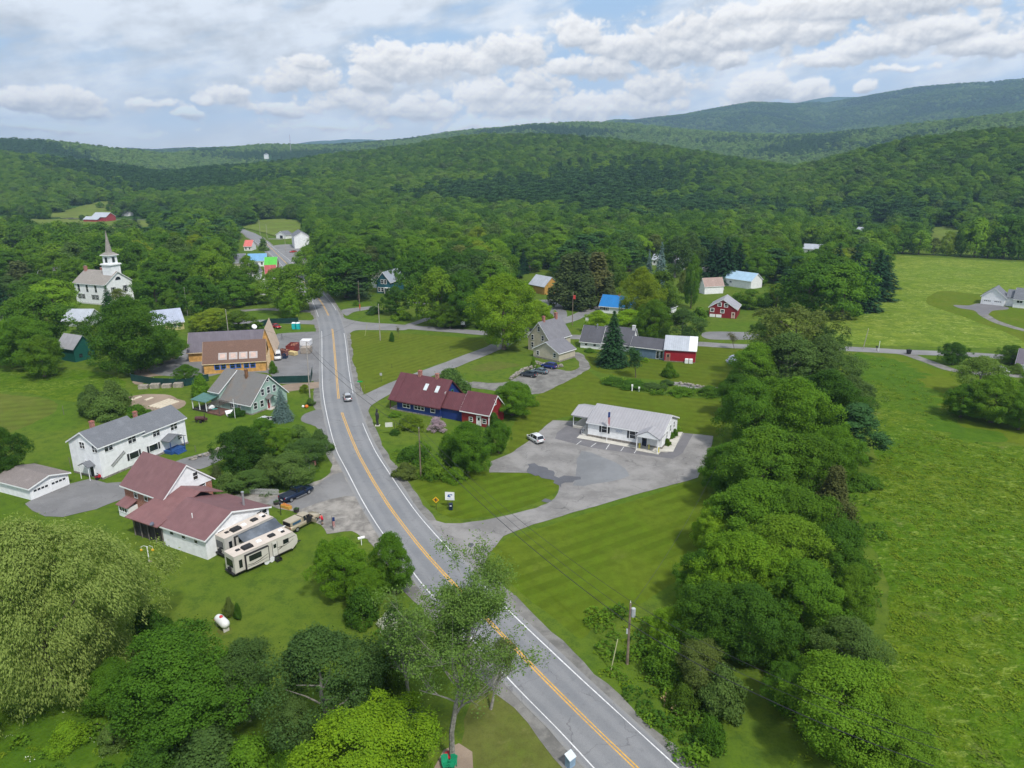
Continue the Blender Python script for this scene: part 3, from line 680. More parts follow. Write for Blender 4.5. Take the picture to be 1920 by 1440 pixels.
sheet('driveway', [(46, 945), (62, 936), (130, 908), (168, 898), (200, 906), (236, 904), (250, 915), (240, 932), (180, 955), (150, 962), (118, 970), (85, 968), (60, 958)], M['newlot'], .041, jit=.1, smooth=False)
# building site yard
sheet('site_yard', [(515, 638), (520, 626), (586, 622), (600, 622), (603, 700), (596, 712), (582, 716), (520, 719), (500, 700), (420, 700), (385, 707), (300, 703), (280, 690), (330, 672), (352, 650), (440, 660)], M['newlot'], .038, jit=.15)
sheet('bare_ground', [(262, 690), (300, 672), (340, 668), (352, 680), (330, 700), (280, 708), (262, 722), (250, 716)], M['dirt'], .032, jit=.4)
sheet('bare_ground', [(530, 722), (600, 716), (602, 726), (560, 732), (530, 735)], M['dirt'], .033, jit=.3)
sheet('bare_ground', [(225, 748), (290, 738), (345, 752), (335, 766), (300, 772), (240, 765)], M['dirt'], .030, jit=.4)
# gravel lot of the tan house
sheet('gravel_lot', [(962, 712), (985, 697), (1030, 690), (1070, 696), (1088, 688), (1080, 672), (1068, 664), (1085, 660), (1102, 676), (1105, 690), (1085, 704), (1050, 722), (1010, 738), (975, 740), (920, 732), (870, 724), (888, 716), (930, 718)], M['gravel'], .034, jit=.3)
sheet('gravel_lot', [(885, 690), (920, 678), (950, 680), (975, 685), (940, 692), (905, 696)], M['verge'], .033, jit=.6)
lane([(880, 726), (850, 712), (830, 700)], 4.0, 'gravel', .035)
sheet('driveway', [(1315, 627), (1330, 622), (1415, 624), (1420, 634), (1390, 637), (1330, 636)], M['newlot'], .042, jit=.15)
lane([(1300, 540), (1350, 544), (1330, 520), (1322, 500)], 3.5, 'newlot', .04)
lane([(1660, 658), (1700, 664), (1740, 678), (1790, 695), (1860, 702), (1940, 706)], 3.6, 'gravel', .044)
sheet('driveway', [(1788, 572), (1815, 573), (1838, 569), (1885, 575), (1890, 580), (1862, 583), (1852, 590), (1838, 591), (1825, 582), (1800, 578)], M['dark'], .046, jit=.1)
lane([(1842, 588), (1865, 602), (1900, 614), (1940, 624), (2010, 640)], 3.4, 'gravel', .044)
# far lanes
lane([(405, 420), (370, 420), (340, 418), (320, 411), (309, 403), (304, 397)], 6, 'lane', .045)
lane([(-60, 410), (0, 409), (70, 409), (130, 411), (215, 413), (300, 414)], 4.5, 'gravel', .9)
sheet('parking_lot', [(512, 461), (545, 458), (560, 465), (572, 480), (575, 496), (552, 498), (530, 475)], M['lane'], .044, jit=.2)
lane([(502, 448), (515, 448), (530, 449)], 4., 'lane', .043)
sheet('creek', [(1262, 716), (1300, 722), (1350, 727), (1352, 732), (1300, 729), (1262, 722)], asphalt('creek_stones', (.20, .19, .19), .8, 0, (.34, .30, .28), 6), .03, jit=.3)
# ------------------------------------------------------------------ foliage prototypes
LM = {}
LM['broad'] = leafmat('broadleaf_foliage', [(.044, .106, .013), (.070, .152, .014), (.106, .202, .015), (.155, .256, .019)])
LM['grey'] = leafmat('grey_green_foliage', [(.064, .122, .030), (.090, .155, .034), (.120, .185, .040)])
LM['willow'] = leafmat('willow_foliage', [(.195, .262, .062), (.245, .315, .078), (.300, .365, .098)], .35)
LM['conifer'] = leafmat('conifer_needles', [(.018, .056, .022), (.026, .074, .025), (.036, .092, .030)], .08)
LM['pine'] = leafmat('pine_needles', [(.036, .092, .028), (.048, .115, .030), (.062, .138, .033)], .12)
LM['bluespruce'] = leafmat('blue_spruce_needles', [(.10, .165, .15), (.13, .20, .18)], .05)
LM['cedar'] = leafmat('cedar_foliage', [(.055, .085, .026), (.078, .108, .034), (.100, .125, .042)], .1)
LM['light'] = leafmat('light_hardwood_foliage', [(.085, .170, .025), (.120, .212, .029), (.160, .255, .034)])
LM['sunny'] = leafmat('sunlit_hill_foliage', [(.130, .225, .050), (.180, .280, .060), (.230, .330, .070)])  # sunlight on the second ridge is put into this paler leaf colour
LM['lilac'] = leafmat('blossom', [(.30, .22, .26), (.42, .32, .36)], .1)
LM['white'] = leafmat('white_blossom', [(.50, .52, .42), (.65, .66, .6)], .1)
LM['fern'] = leafmat('meadow_weeds', [(.095, .175, .010), (.135, .212, .012), (.178, .240, .018)], .25)
LM['reed'] = leafmat('dry_reeds', [(.26, .18, .09), (.36, .27, .15)], .1)
BARK = plain('bark', (.13, .105, .085), .95, .35, 3)
BARKG = plain('grey_bark', (.24, .225, .20), .95, .3, 3)
def unit(a): return a / (np.linalg.norm(a, axis=-1, keepdims=True) + 1e-9)
def cards(pos, nrm, ls, asp=.62, rng=NP, tdir=None):
    n = len(pos); r = rng.normal(size=(n, 3)) if tdir is None else tdir + rng.normal(size=(n, 3)) * .25
    t = unit(np.cross(nrm, np.cross(r, nrm))); bb = np.cross(nrm, t)
    s = (ls * rng.uniform(.65, 1.35, n))[:, None]
    V = np.stack([pos - t * s, pos + bb * s * asp - t * s * .1, pos + t * s, pos - bb * s * asp - t * s * .1], 1).reshape(-1, 3)
    F = np.arange(4 * n).reshape(n, 4)
    return V, F
def crown_mesh(name, mat, seed, w, h, low, npuff, nleaf, ls, pr, prof, flat=.8, lob=.22, inner=.45, upb=.25, hang=None, nj=.55):
    rng = np.random.default_rng(seed)
    ph = rng.uniform(0, 6.28, 6)
    C = []; Rr = []
    for i in range(npuff):
        t = rng.uniform(0, 1) ** .85; a = rng.uniform(0, 2 * math.pi)
        rad = prof(t) * w / 2 * (1 + lob * math.sin(2 * a + ph[0] + 3 * t) + lob * .6 * math.sin(5 * a + ph[1] - 5 * t))
        q = rng.uniform(inner, 1) ** .6
        p_r = pr * rng.uniform(.65, 1.3)
        C.append((max(rad * q - p_r * .5, 0) * math.cos(a), max(rad * q - p_r * .5, 0) * math.sin(a), low + (h - low - p_r * .6) * t)); Rr.append(p_r)
    C = np.array(C); Rr = np.array(Rr)
    k = np.repeat(np.arange(npuff), nleaf)
    d = unit(rng.normal(size=(len(k), 3)))
    outw = unit(np.stack([C[k][:, 0], C[k][:, 1], (C[k][:, 2] - (low + h) / 2) * .7 + .5], 1))
    d = unit(d + outw * .55 + np.array([0, 0, upb]))
    stray = np.where(rng.uniform(size=len(k)) < .22, 1 + np.abs(rng.normal(size=len(k))) * .28, 1.)
    rad = rng.uniform(.72, 1.08, len(k)) * stray * Rr[k] * (1 + .18 * np.sin(7 * d[:, 0] + k) * np.cos(6 * d[:, 1] + 2 * k))
    pos = C[k] + d * rad[:, None] * np.array([1, 1, flat])
    nr = unit(d * .8 + outw * .25 + rng.normal(size=d.shape) * nj + np.array([0, 0, .25]))
    if hang: V, F = cards(pos, nr, ls, hang, rng, np.tile(np.array([0, 0, -1.]), (len(k), 1)) + outw * .5)
    else: V, F = cards(pos, nr, ls, rng=rng)
    return npmesh(name, V, F, mat)
def trunk_mesh(name, h, r, nl, spread, seed, mat=BARK, top=.75, low=.25, n=7):
    rn = random.Random(seed); mb = MB()
    pts = [Vector((0, 0, -.3))]
    for i in range(1, 6): pts.append(Vector((rn.uniform(-.02, .02) * h, rn.uniform(-.02, .02) * h, h * top * i / 5)))
    rs = [r * 1.25] + [r * (1 - .8 * i / 5) for i in range(1, 6)]
    mb.tube(pts, rs, n)
    for k in range(nl):
        t = lerp(low, top * .95, (k + .5) / nl); z = t * h; a = 2.4 * k + rn.uniform(-.5, .5)
        i = min(4, int(z / (h * top) * 5)); o = pts[i].lerp(pts[i + 1], min(1, z / (h * top) * 5 - i))
        L = spread * (1 - .55 * (t - low)) * rn.uniform(.7, 1); rr = r * .42 * (1 - t * .6)
        e1 = o + Vector((math.cos(a) * L * .5, math.sin(a) * L * .5, L * .35)); e2 = o + Vector((math.cos(a + .2) * L, math.sin(a + .2) * L, L * .8))
        mb.tube([o, e1, e2], [rr, rr * .65, rr * .2], 5)
    me = bpy.data.meshes.new(name); me.from_pydata(mb.v, [], mb.f); me.materials.append(mat); me.update(); return me
round_p = lambda t: max(.12, math.sin(math.pi * min(1, (t * .86 + .13))) ** .55)
oval_p = lambda t: max(.1, math.sin(math.pi * min(1, (t * .84 + .15))) ** .75)
cone_p = lambda t: max(.05, 1.0 - t * .93)
pine_p = lambda t: max(.12, (1 - abs(t - .35) * 1.15)) if t > .35 else .75 + t * .6
cedar_p = lambda t: max(.07, (1 - t ** 1.5) * .98)
bush_p = lambda t: max(.2, math.cos(t * 1.45))
PROTO = {}   # kind -> lod -> list of (crown mesh, trunk mesh, width, height)
def reg(kind, lod, cm, tm, w, h): PROTO.setdefault(kind, {}).setdefault(lod, []).append((cm, tm, w, h))
for i in range(3):
    tm = trunk_mesh('trunk', 13, .38, 7, 4.2, 10 + i)
    reg('broad', 0, crown_mesh('crown', LM['broad'], 20 + i, 11, 13.5, 1.8, 230, 270, .112, 1.05, round_p if i else oval_p, flat=.9, lob=.32, inner=.35, upb=.25), tm, 11, 13.5)
    reg('broad', 1, crown_mesh('crown', LM['broad'], 30 + i, 11, 13.5, 1.6, 130, 105, .22, 1.3, round_p, lob=.28, inner=.5, upb=.3, nj=.36), tm, 11, 13.5)
    reg('broad', 2, crown_mesh('crown', LM['broad'], 40 + i, 11, 13.5, 1.0, 64, 64, .36, 1.75, round_p, lob=.22, inner=.6, upb=.35, nj=.26), tm, 11, 13.5)
for i in range(2):
    tm = trunk_mesh('trunk', 13, .34, 7, 3.8, 60 + i, BARKG)
    for lod, (a, c, l, r) in enumerate(((130, 230, .12, 1.2), (80, 110, .22, 1.4), (44, 55, .4, 1.7))):
        reg('grey', lod, crown_mesh('crown', LM['grey'], 50 + i + 5 * lod, 9.5, 14, 2.5, a, c, l, r, oval_p, lob=.3), tm, 9.5, 14)
    for lod, (a, c, l, r) in enumerate(((150, 150, .16, 1.0), (80, 90, .26, 1.2), (40, 50, .45, 1.5))):
        reg('pine', lod, crown_mesh('crown', LM['pine'], 70 + i + 5 * lod, 8.5, 16, 2.5, a, c, l, r, pine_p, flat=.34, lob=.3, inner=.3), trunk_mesh('trunk', 16, .33, 9, 3.2, 75 + i, BARK, .9), 8.5, 16)
    for lod, (a, c, l, r) in enumerate(((230, 110, .13, .7), (120, 70, .22, .85), (60, 36, .4, 1.1))):
        reg('cedar', lod, crown_mesh('crown', LM['cedar'], 90 + i + 5 * lod, 5, 12, .5, a, c, l, r, cedar_p, flat=1.3, inner=.7), trunk_mesh('trunk', 12, .2, 3, 1., 95 + i), 5, 12)
    for lod, (a, c, l, r) in enumerate(((60, 230, .11, .75), (36, 110, .19, .85), (20, 50, .34, 1.0))):
        reg('bush', lod, crown_mesh('crown', LM['broad'], 110 + i + 5 * lod, 5, 3.6, .1, a, c, l, r, bush_p, inner=.3), trunk_mesh('trunk', 3, .1, 4, 1.2, 115 + i), 5, 3.6)
        reg('greybush', lod, crown_mesh('crown', LM['grey'], 130 + i + 5 * lod, 5, 3.8, .1, a, c, l, r, bush_p, inner=.3), trunk_mesh('trunk', 3, .1, 4, 1.2, 115 + i), 5, 3.8)
reg('blossom', 0, crown_mesh('crown', LM['lilac'], 150, 4, 3.6, .2, 46, 120, .10, .6, bush_p), trunk_mesh('trunk', 3, .1, 4, 1.2, 5), 4, 3.6)
reg('whiteblossom', 0, crown_mesh('crown', LM['white'], 151, 4, 3., .2, 40, 90, .09, .6, bush_p), trunk_mesh('trunk', 2.5, .08, 4, 1.2, 6), 4, 3.)
def spruce_mesh(name, mat, seed, w, h, nw, nb, nl, ls):
    rng = np.random.default_rng(seed); P_ = []; N_ = []; T_ = []
    for k in range(nw):
        t = k / nw; z = .4 + (h - .4) * t; R0 = (w / 2) * (1 - t) ** .9 * rng.uniform(.85, 1.1) + .12; m_ = max(4, int(nb * (1 - t * .6)))
        for j in range(m_):
            a = 2 * math.pi * (j + rng.uniform(-.3, .3)) / m_ + k; L = R0 * rng.uniform(.8, 1.1); m2 = max(4, int(nl * L / (w / 2)))
            s = rng.uniform(.12, 1, m2) ** .7
            side = rng.normal(size=m2) * .16 * L * (1 - s * .6)
            x = L * s; zz = z + L * (.10 * s - .42 * s * s) + rng.normal(size=m2) * .07
            P_.append(np.stack([x * math.cos(a) - side * math.sin(a), x * math.sin(a) + side * math.cos(a), zz], 1))
            N_.append(unit(np.stack([np.full(m2, .45 * math.cos(a)), np.full(m2, .45 * math.sin(a)), np.ones(m2)], 1) + rng.normal(size=(m2, 3)) * .35))
            T_.append(np.tile(np.array([math.cos(a), math.sin(a), -.3]), (m2, 1)))
    V, F = cards(np.concatenate(P_), np.concatenate(N_), ls, .42, rng, np.concatenate(T_))
    return npmesh(name, V, F, mat)
for i in range(2):
    tm = trunk_mesh('trunk', 15, .26, 3, 1., 160 + i, BARK, .95)
    reg('spruce', 0, spruce_mesh('crown', LM['conifer'], 170 + i, 6.2, 15, 44, 17, 34, .24), tm, 6.2, 15)
    reg('spruce', 1, spruce_mesh('crown', LM['conifer'], 172 + i, 6.2, 15, 30, 13, 22, .36), tm, 6.2, 15)
    reg('spruce', 2, spruce_mesh('crown', LM['conifer'], 174 + i, 6.4, 15, 18, 9, 12, .62), tm, 6.4, 15)
reg('bluespruce', 0, spruce_mesh('crown', LM['bluespruce'], 180, 5.6, 8.5, 34, 17, 34, .17), trunk_mesh('trunk', 8, .2, 3, 1., 165, BARK, .95), 5.6, 8.5)
reg('bluespruce', 1, spruce_mesh('crown', LM['bluespruce'], 181, 5.6, 11, 26, 13, 22, .3), trunk_mesh('trunk', 10, .2, 3, 1., 165, BARK, .95), 5.6, 11)
def willow_mesh(seed, w, h, ns, nl, ls):
    rng = np.random.default_rng(seed); P_ = []; N_ = []; T_ = []
    nc = 46; ca = rng.uniform(0, 6.28, nc); ct = rng.uniform(.0, 1, nc) ** .8
    for s in range(ns):
        c = rng.integers(nc); a = ca[c] + rng.normal() * .20; t = np.clip(ct[c] + rng.normal() * .09, 0, 1)
        R0 = w / 2 * (.22 + .66 * math.sin(t * 1.57)) * rng.uniform(.82, 1.05); z0 = h * (1 - .42 * t ** 1.6) * rng.uniform(.92, 1.0)
        L = h * rng.uniform(.14, .34) * (.7 + t * .9)
        u = np.linspace(0, 1, nl); r = R0 + w * .085 * np.sin(u * 1.7) + rng.normal(size=nl) * .07
        z = z0 + .4 * np.sin(u * 2) * (1 - u) - L * u ** 1.4 + rng.normal(size=nl) * .06; aa = a + rng.normal() * .05 * u + rng.normal(size=nl) * .006
        z = np.maximum(z, .5)
        P_.append(np.stack([r * np.cos(aa), r * np.sin(aa), z], 1))
        N_.append(unit(np.stack([np.cos(aa), np.sin(aa), .7 * np.ones(nl)], 1) + rng.normal(size=(nl, 3)) * .5))
        T_.append(np.stack([.4 * np.cos(aa), .4 * np.sin(aa), -np.ones(nl) * (.2 + u)], 1))
    V, F = cards(np.concatenate(P_), np.concatenate(N_), ls, .34, rng, np.concatenate(T_))
    return npmesh('crown', V, F, LM['willow'])
reg('willow', 0, crown_mesh('crown', LM['willow'], 200, 17, 16, .8, 460, 300, .145, 1.1, round_p, flat=1.3, lob=.36, inner=.45, upb=.15, hang=.34, nj=.7), trunk_mesh('trunk', 13, .6, 8, 5.5, 201, BARK, .7, .2), 17, 16)
# loose, half bare trees: every limb is grown, leaves sit on the twigs
def bare_mesh(seed, h, spread, levels, leafn, ls, leafmat_, leafpow=1.0, bark=BARKG, up=.55, leader=1):
    rn = random.Random(seed); rng = np.random.default_rng(seed); mb = MB(); tips = []
    def grow(o, d, L, r, lv):
        n = 4; pts = [o]; rs = [r]; dd = d.copy()
        for i in range(n):
            dd = (dd + Vector((rn.uniform(-1, 1), rn.uniform(-1, 1), rn.uniform(-.5, 1) * up)) * .16).normalized()
            pts.append(pts[-1] + dd * (L / n)); rs.append(r * (1 - .62 * (i + 1) / n))
        mb.tube(pts, rs, 6 if lv == 0 else 4 if lv < 3 else 3)
        if lv >= levels - 1:
            for q in pts[1:]: tips.append(q)
        if lv < levels:
            k = 24 if lv == 0 else rn.choice((4, 5))
            for j in range(k):
                t = rn.uniform(.34, 1) if lv == 0 else rn.uniform(.25, 1); i = min(n - 1, int(t * n)); q = pts[i].lerp(pts[i + 1], t * n - i)
                a = rn.uniform(0, 6.28); dv = Vector((math.cos(a), math.sin(a), rn.uniform(.1, .75) + (.2 if lv == 0 else 0))).normalized()
                nd = (dd * (.35 if lv == 0 else .55) + dv * (.8)).normalized()
                if lv == 0: nd = (dv + Vector((0, 0, .75))).normalized()
                grow(q, nd, L * (spread if lv == 0 else .58) * rn.uniform(.6, 1.05) * (1.15 - .5 * t if lv == 0 else 1), rs[i] * (.42 if lv == 0 else .55), lv + 1)
    grow(Vector((0, 0, -.2)), Vector((.03, .02, 1)), h * .86, h * .0135, 0)
    tr = bpy.data.meshes.new('trunk'); tr.from_pydata(mb.v, [], mb.f); tr.materials.append(bark); tr.update()
    T_ = np.array([tuple(t) for t in tips]); zt = (T_[:, 2] - T_[:, 2].min()) / np.ptp(T_[:, 2])
    w_ = (.12 + zt) ** leafpow; w_ /= w_.sum()
    # leaves come in sprays, not as an even mist
    cl = rng.choice(len(T_), size=leafn // 10, p=w_); k = np.repeat(cl, 10)
    pos = T_[k] + rng.normal(size=(len(k), 3)) * np.array([.32, .32, .24])
    V, F = cards(pos, unit(rng.normal(size=(len(k), 3)) + np.array([0, 0, .6])), ls, rng=rng)
    return npmesh('crown', V, F, leafmat_), tr
cm, tm = bare_mesh(305, 17, .50, 4, 40000, .078, LM['grey'], 1.0); reg('sparse', 0, cm, tm, 9.0, 17)
cm, tm = bare_mesh(302, 15, .28, 3, 5200, .11, LM['grey'], 1.6); reg('thin', 0, cm, tm, 6, 15)
cm, tm = bare_mesh(303, 6, .42, 3, 700, .12, LM['cedar'], .6, BARK); reg('bare', 0, cm, tm, 4, 6)
cm, tm = bare_mesh(304, 9, .30, 3, 3600, .15, LM['pine'], .8, BARK); reg('openpine', 0, cm, tm, 4.5, 9)
for i in range(2):
    cm = crown_mesh('crown', LM['grey'], 320 + i, 12, 15, 2.0, 230, 95, .14, .85, lambda t: .55 + .45 * math.sin(t * 2.6), flat=1.2, lob=.35, inner=.2, upb=.5)
    reg('elm', 0, cm, trunk_mesh('trunk', 14, .36, 12, 5.2, 330 + i, BARK, .85, .2), 12, 15)
for i in range(2): reg('light', 2, crown_mesh('crown', LM['light'], 47 + i, 11, 13.5, 1.0, 64, 64, .36, 1.75, round_p, lob=.22, inner=.6, upb=.35, nj=.26), PROTO['broad'][2][0][1], 11, 13.5)
# ------------------------------------------------------------------ tree placement
KN = {'broad': ('deciduous_tree', 'tree'), 'grey': ('deciduous_tree', 'tree'), 'willow': ('willow_tree', 'tree'), 'spruce': ('spruce_tree', 'tree'), 'bluespruce': ('blue_spruce', 'tree'),
      'pine': ('pine_tree', 'tree'), 'cedar': ('cedar_tree', 'tree'), 'bush': ('shrub', 'shrub'), 'greybush': ('shrub', 'shrub'), 'blossom': ('flowering_shrub', 'shrub'), 'whiteblossom': ('flowering_shrub', 'shrub'),
      'sparse': ('sparse_tree', 'tree'), 'thin': ('sparse_tree', 'tree'), 'bare': ('bare_tree', 'tree'), 'openpine': ('pine_tree', 'tree'), 'elm': ('deciduous_tree', 'tree')}
TINT = {'': (1, 1, 1), 'bright': (1.28, 1.25, 1.0), 'lime': (1.75, 1.5, .9), 'dark': (.84, .88, .95), 'olive': (1.32, 1.03, 1.0), 'yellow': (1.6, 1.5, 1.0), 'brown': (1.25, .98, .9), 'fresh': (1.45, 1.3, 1.0),
        'mid': (1.0, 1.05, 1.0), 'grey': (.95, .95, 1.6), 'pale': (1.45, 1.35, 1.6)}
TREES = []      # dicts, labelled after everything stands
def put_tree(kind, gx_, gy_, w, h, tint='', rz=None, z=None, lod=None, jit=True):
    D = math.hypot(gx_, gy_); lods = PROTO[kind]
    if lod is None: lod = 0 if D < 250 else 1 if D < 480 else 2
    lod = min(lod, max(lods)); lod = lod if lod in lods else min(lods)
    cm, tm, pw, ph_ = R_.choice(lods[lod])
    nm, cg = KN[kind]
    if z is None: z = h1(gx_, gy_) if D > 560 else 0.
    o = empty(nm, None, cg, (gx_, gy_, z), R_.uniform(0, 6.28) if rz is None else rz)
    o.scale = (w / pw, w / pw * R_.uniform(.94, 1.06), h / ph_)
    c = bpy.data.objects.new('crown', cm); t = bpy.data.objects.new('trunk', tm)
    for q in (c, t): COL.objects.link(q); q.parent = o
    tt = TINT[tint]; f = R_.uniform(.93, 1.07) if jit else 1
    c.color = (tt[0] * f, tt[1] * f, tt[2] * f, 1)
    TREES.append(dict(o=o, kind=kind, tint=tint, x=gx_, y=gy_, w=w, h=h, z=z))
    return o
def T(px, pyb, pyt, wpx, kind='broad', tint='', **k):
    g = G(px, pyb); fw = P(g[0], g[1], 0)[2]; w = wpx * fw / FPX
    vis = Ztop(g, pyt); far_ = math.hypot(*g) > 150 and KN[kind][1] == 'tree'
    if far_: w *= 1.1
    h = max(1.0, vis - (.05 if far_ else .14) * w)      # the far shoulder of a round crown stands higher in the picture than its tip
    return put_tree(kind, g[0], g[1], w, h, tint, **k)
# ------------------------------------------------------------------ building kit
AVOID = []; KEEP = []
WH = siding('white_clapboard', (.80, .81, .83), .2, (.70, .71, .72)); WHP = plain('white_paint', (.78, .79, .80), .5, .05, 1)
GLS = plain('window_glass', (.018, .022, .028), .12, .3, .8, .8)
SHG = shingle('grey_shingles', (.17, .18, .20)); SHB = shingle('brown_grey_shingles', (.24, .21, .20)); SHD = shingle('dark_shingles', (.105, .105, .12))
BRK = brickmat('red_brick', (.30, .09, .05)); CHB = brickmat('chimney_brick', (.32, .10, .07))
FND = plain('stone_foundation', (.22, .20, .18), .9, .4, 2.5)
DKW = plain('dark_boards_and_shade', (.035, .03, .028), .9, .3, 2)
BLK = plain('black_shutters', (.02, .022, .026), .6)
class House:
    def __init__(s, name, label, cat, A, B, group=None, keep=None, avoid=True):
        a, c = G(*A), G(*B); s.a = a; s.L = math.hypot(c[0] - a[0], c[1] - a[1]); s.ang = math.atan2(c[1] - a[1], c[0] - a[0])
        s.c, s.s = math.cos(s.ang), math.sin(s.ang)
        s.root = empty(name, label, cat, (a[0], a[1], 0), s.ang, group); s.roof = None
        if keep: KEEP.append((*keep, math.hypot(*a)))
    def w(s, x, y): return (s.a[0] + x * s.c - y * s.s, s.a[1] + x * s.s + y * s.c)
    def loc(s, g): dx, dy = g[0] - s.a[0], g[1] - s.a[1]; return (dx * s.c + dy * s.s, -dx * s.s + dy * s.c)
    def at(s, px, py, z=0): return s.loc(G(px, py, z))
    def hit(s, ax, val, px, py):
        """local point where the pixel's ray meets the plane x=val (ax 0) or y=val (ax 1)"""
        g1 = s.loc(G(px, py, 0)); o = s.loc((0, 0)); d = (g1[0] - o[0], g1[1] - o[1]); t = (val - o[ax]) / d[ax]
        return (o[0] + d[0] * t, o[1] + d[1] * t, H * (1 - t))
    def zt(s, x, y, py): return Ztop(s.w(x, y), py)
    def body(s, x0, x1, y0, y1, e, r, axis='x', ym=None, wall=WH, roof=SHG, z0=0., ov=.35, og=.3, trim=WHP, e2=None, th=.16, wallname='wall', gam=None):
        e2 = e if e2 is None else e2
        # section across the ridge: (p, z)
        p0, p1 = (y0, y1) if axis == 'x' else (x0, x1)
        m_ = (p0 + p1) / 2 if ym is None else ym
        q0, q1 = (x0, x1) if axis == 'x' else (y0, y1)
        f = (lambda p, q, z: (q, p, z)) if axis == 'x' else (lambda p, q, z: (p, q, z))
        top = [(p0, e), (m_, r), (p1, e2)] if gam is None else [(p0, e), (p0 + gam[0], gam[1]), (m_, r), (p1 - gam[0], gam[1]), (p1, e2)]
        mb = MB()
        for q in (q0, q1): mb.poly([f(p0, q, z0)] + [f(p, q, z) for p, z in top] + [f(p1, q, z0)])
        mb.poly([f(p0, q0, z0), f(p0, q1, z0), f(p0, q1, e), f(p0, q0, e)]); mb.poly([f(p1, q0, z0), f(p1, q1, z0), f(p1, q1, e2), f(p1, q0, e2)])
        s.wall = mb.build(wallname, wall, s.root)
        s0 = (top[1][1] - top[0][1]) / max(.1, top[1][0] - top[0][0]); s1 = (top[-2][1] - top[-1][1]) / max(.1, top[-1][0] - top[-2][0])
        low = [(p0 - ov, e - s0 * ov)] + top[1:-1] + [(p1 + ov, e2 - s1 * ov)]
        pr = [(p, z + .012) for p, z in low] + [(p, z + th) for p, z in reversed(low)]
        rf = MB().prism([f(p, q0 - og, z) for p, z in pr], f(0, q1 - q0 + 2 * og, 0)).build('roof', roof, s.root); s.roof = rf
        if trim is not None:
            tm = MB(); pt = [(p, z - .16) for p, z in low] + [(p, z + th * .55) for p, z in reversed(low)]
            for q in (q0 - og - .05, q1 + og + .005): tm.prism([f(p, q, z) for p, z in pt], f(0, .045, 0))
            for (p, z, sg) in ((low[0][0], low[0][1], -1), (low[-1][0], low[-1][1], 1)):
                a_, c_ = (p - .05, p - .004) if sg < 0 else (p + .004, p + .05)
                tm.box(a_, q0 - og + .003, z - .12, c_, q1 + og - .003, z + th * .6, fn=(lambda u, v_, w_: f(u, v_, w_)))
            tm.build('trim', trim, s.root)
        s.cur = (x0, x1, y0, y1); s.ridge = r; s.m_ = m_
        cx, cy = s.w((x0 + x1) / 2, (y0 + y1) / 2); AVOID.append((cx, cy, math.hypot(x1 - x0, y1 - y0) / 2))
        return s
    def face(s, fc):
        x0, x1, y0, y1 = s.cur
        return {'f': (1, y0, lambda u, z, o: (u, y0 - o, z)), 'b': (1, y1, lambda u, z, o: (u, y1 + o, z)),
                'r': (0, x1, lambda u, z, o: (x1 + o, u, z)), 'l': (0, x0, lambda u, z, o: (x0 - o, u, z))}[fc]
    def sz(s, fc, px, py):
        ax, val, fn = s.face(fc); h = s.hit(ax, val, px, py); return (h[0] if ax == 1 else h[1], h[2])
    def win(s, fc, u, z, w, h, frame=WHP, glass=GLS, mx=1, my=2, shut=None, sill=True, fr=.09, name='window', isz=False):
        """u, z: photo pixel of the window centre (or local metres with isz)"""
        ax, val, fn = s.face(fc)
        if not isz: u, z = s.sz(fc, u, z)
        def bx(mb, a0, a1, b0, b1, o0, o1): mb.box(a0, o0, b0, a1, o1, b1, fn=lambda p, o, q: fn(p, q, o)); return mb
        mb = MB(); a0, a1, b0, b1 = u - w / 2, u + w / 2, z - h / 2, z + h / 2
        bx(mb, a0 - fr, a0, b0 - fr, b1 + fr, .003, .07); bx(mb, a1, a1 + fr, b0 - fr, b1 + fr, .003, .07)
        bx(mb, a0, a1, b1, b1 + fr, .003, .07); bx(mb, a0, a1, b0 - fr, b0, .003, .09)
        for i in range(1, mx): q = lerp(a0, a1, i / mx); bx(mb, q - .05, q + .05, b0, b1, .003, .06)
        for j in range(1, my): q = lerp(b0, b1, j / my); bx(mb, a0, a1, q - .03, q + .03, .003, .055)
        wn = mb.build(name, frame, s.root)
        bx(MB(), a0 + .002, a1 - .002, b0 + .002, b1 - .002, .004, .03).build('pane', glass, wn)
        if shut is not None:
            for (c0, c1) in ((a0 - fr - .42, a0 - fr - .02), (a1 + fr + .02, a1 + fr + .42)): bx(MB(), c0, c1, b0 - .05, b1 + .05, .004, .05).build('shutter', shut, wn)
        return wn
    def door(s, fc, u, z0, w, h, mat, frame=WHP, isz=False, name='door', window=True):
        ax, val, fn = s.face(fc)
        if not isz: u, _ = s.sz(fc, u, z0); z0 = .15
        def bx(mb, a0, a1, b0, b1, o0, o1): mb.box(a0, o0, b0, a1, o1, b1, fn=lambda p, o, q: fn(p, q, o)); return mb
        mb = MB(); a0, a1 = u - w / 2, u + w / 2
        bx(mb, a0 - .1, a0, z0, z0 + h + .1, .003, .08); bx(mb, a1, a1 + .1, z0, z0 + h + .1, .003, .08); bx(mb, a0, a1, z0 + h, z0 + h + .1, .003, .08)
        fr = mb.build('door_frame', frame, s.root)
        d = bx(MB(), a0 + .002, a1 - .002, z0, z0 + h - .002, .004, .05).build(name, mat, s.root)
        if window: bx(MB(), a0 + w * .25, a1 - w * .25, z0 + h * .55, z0 + h * .88, .051, .06).build('pane', GLS, d)
        bx(MB(), a1 - .16, a1 - .1, z0 + h * .45, z0 + h * .5, .051, .09).build('handle', BLK, d)
        return d
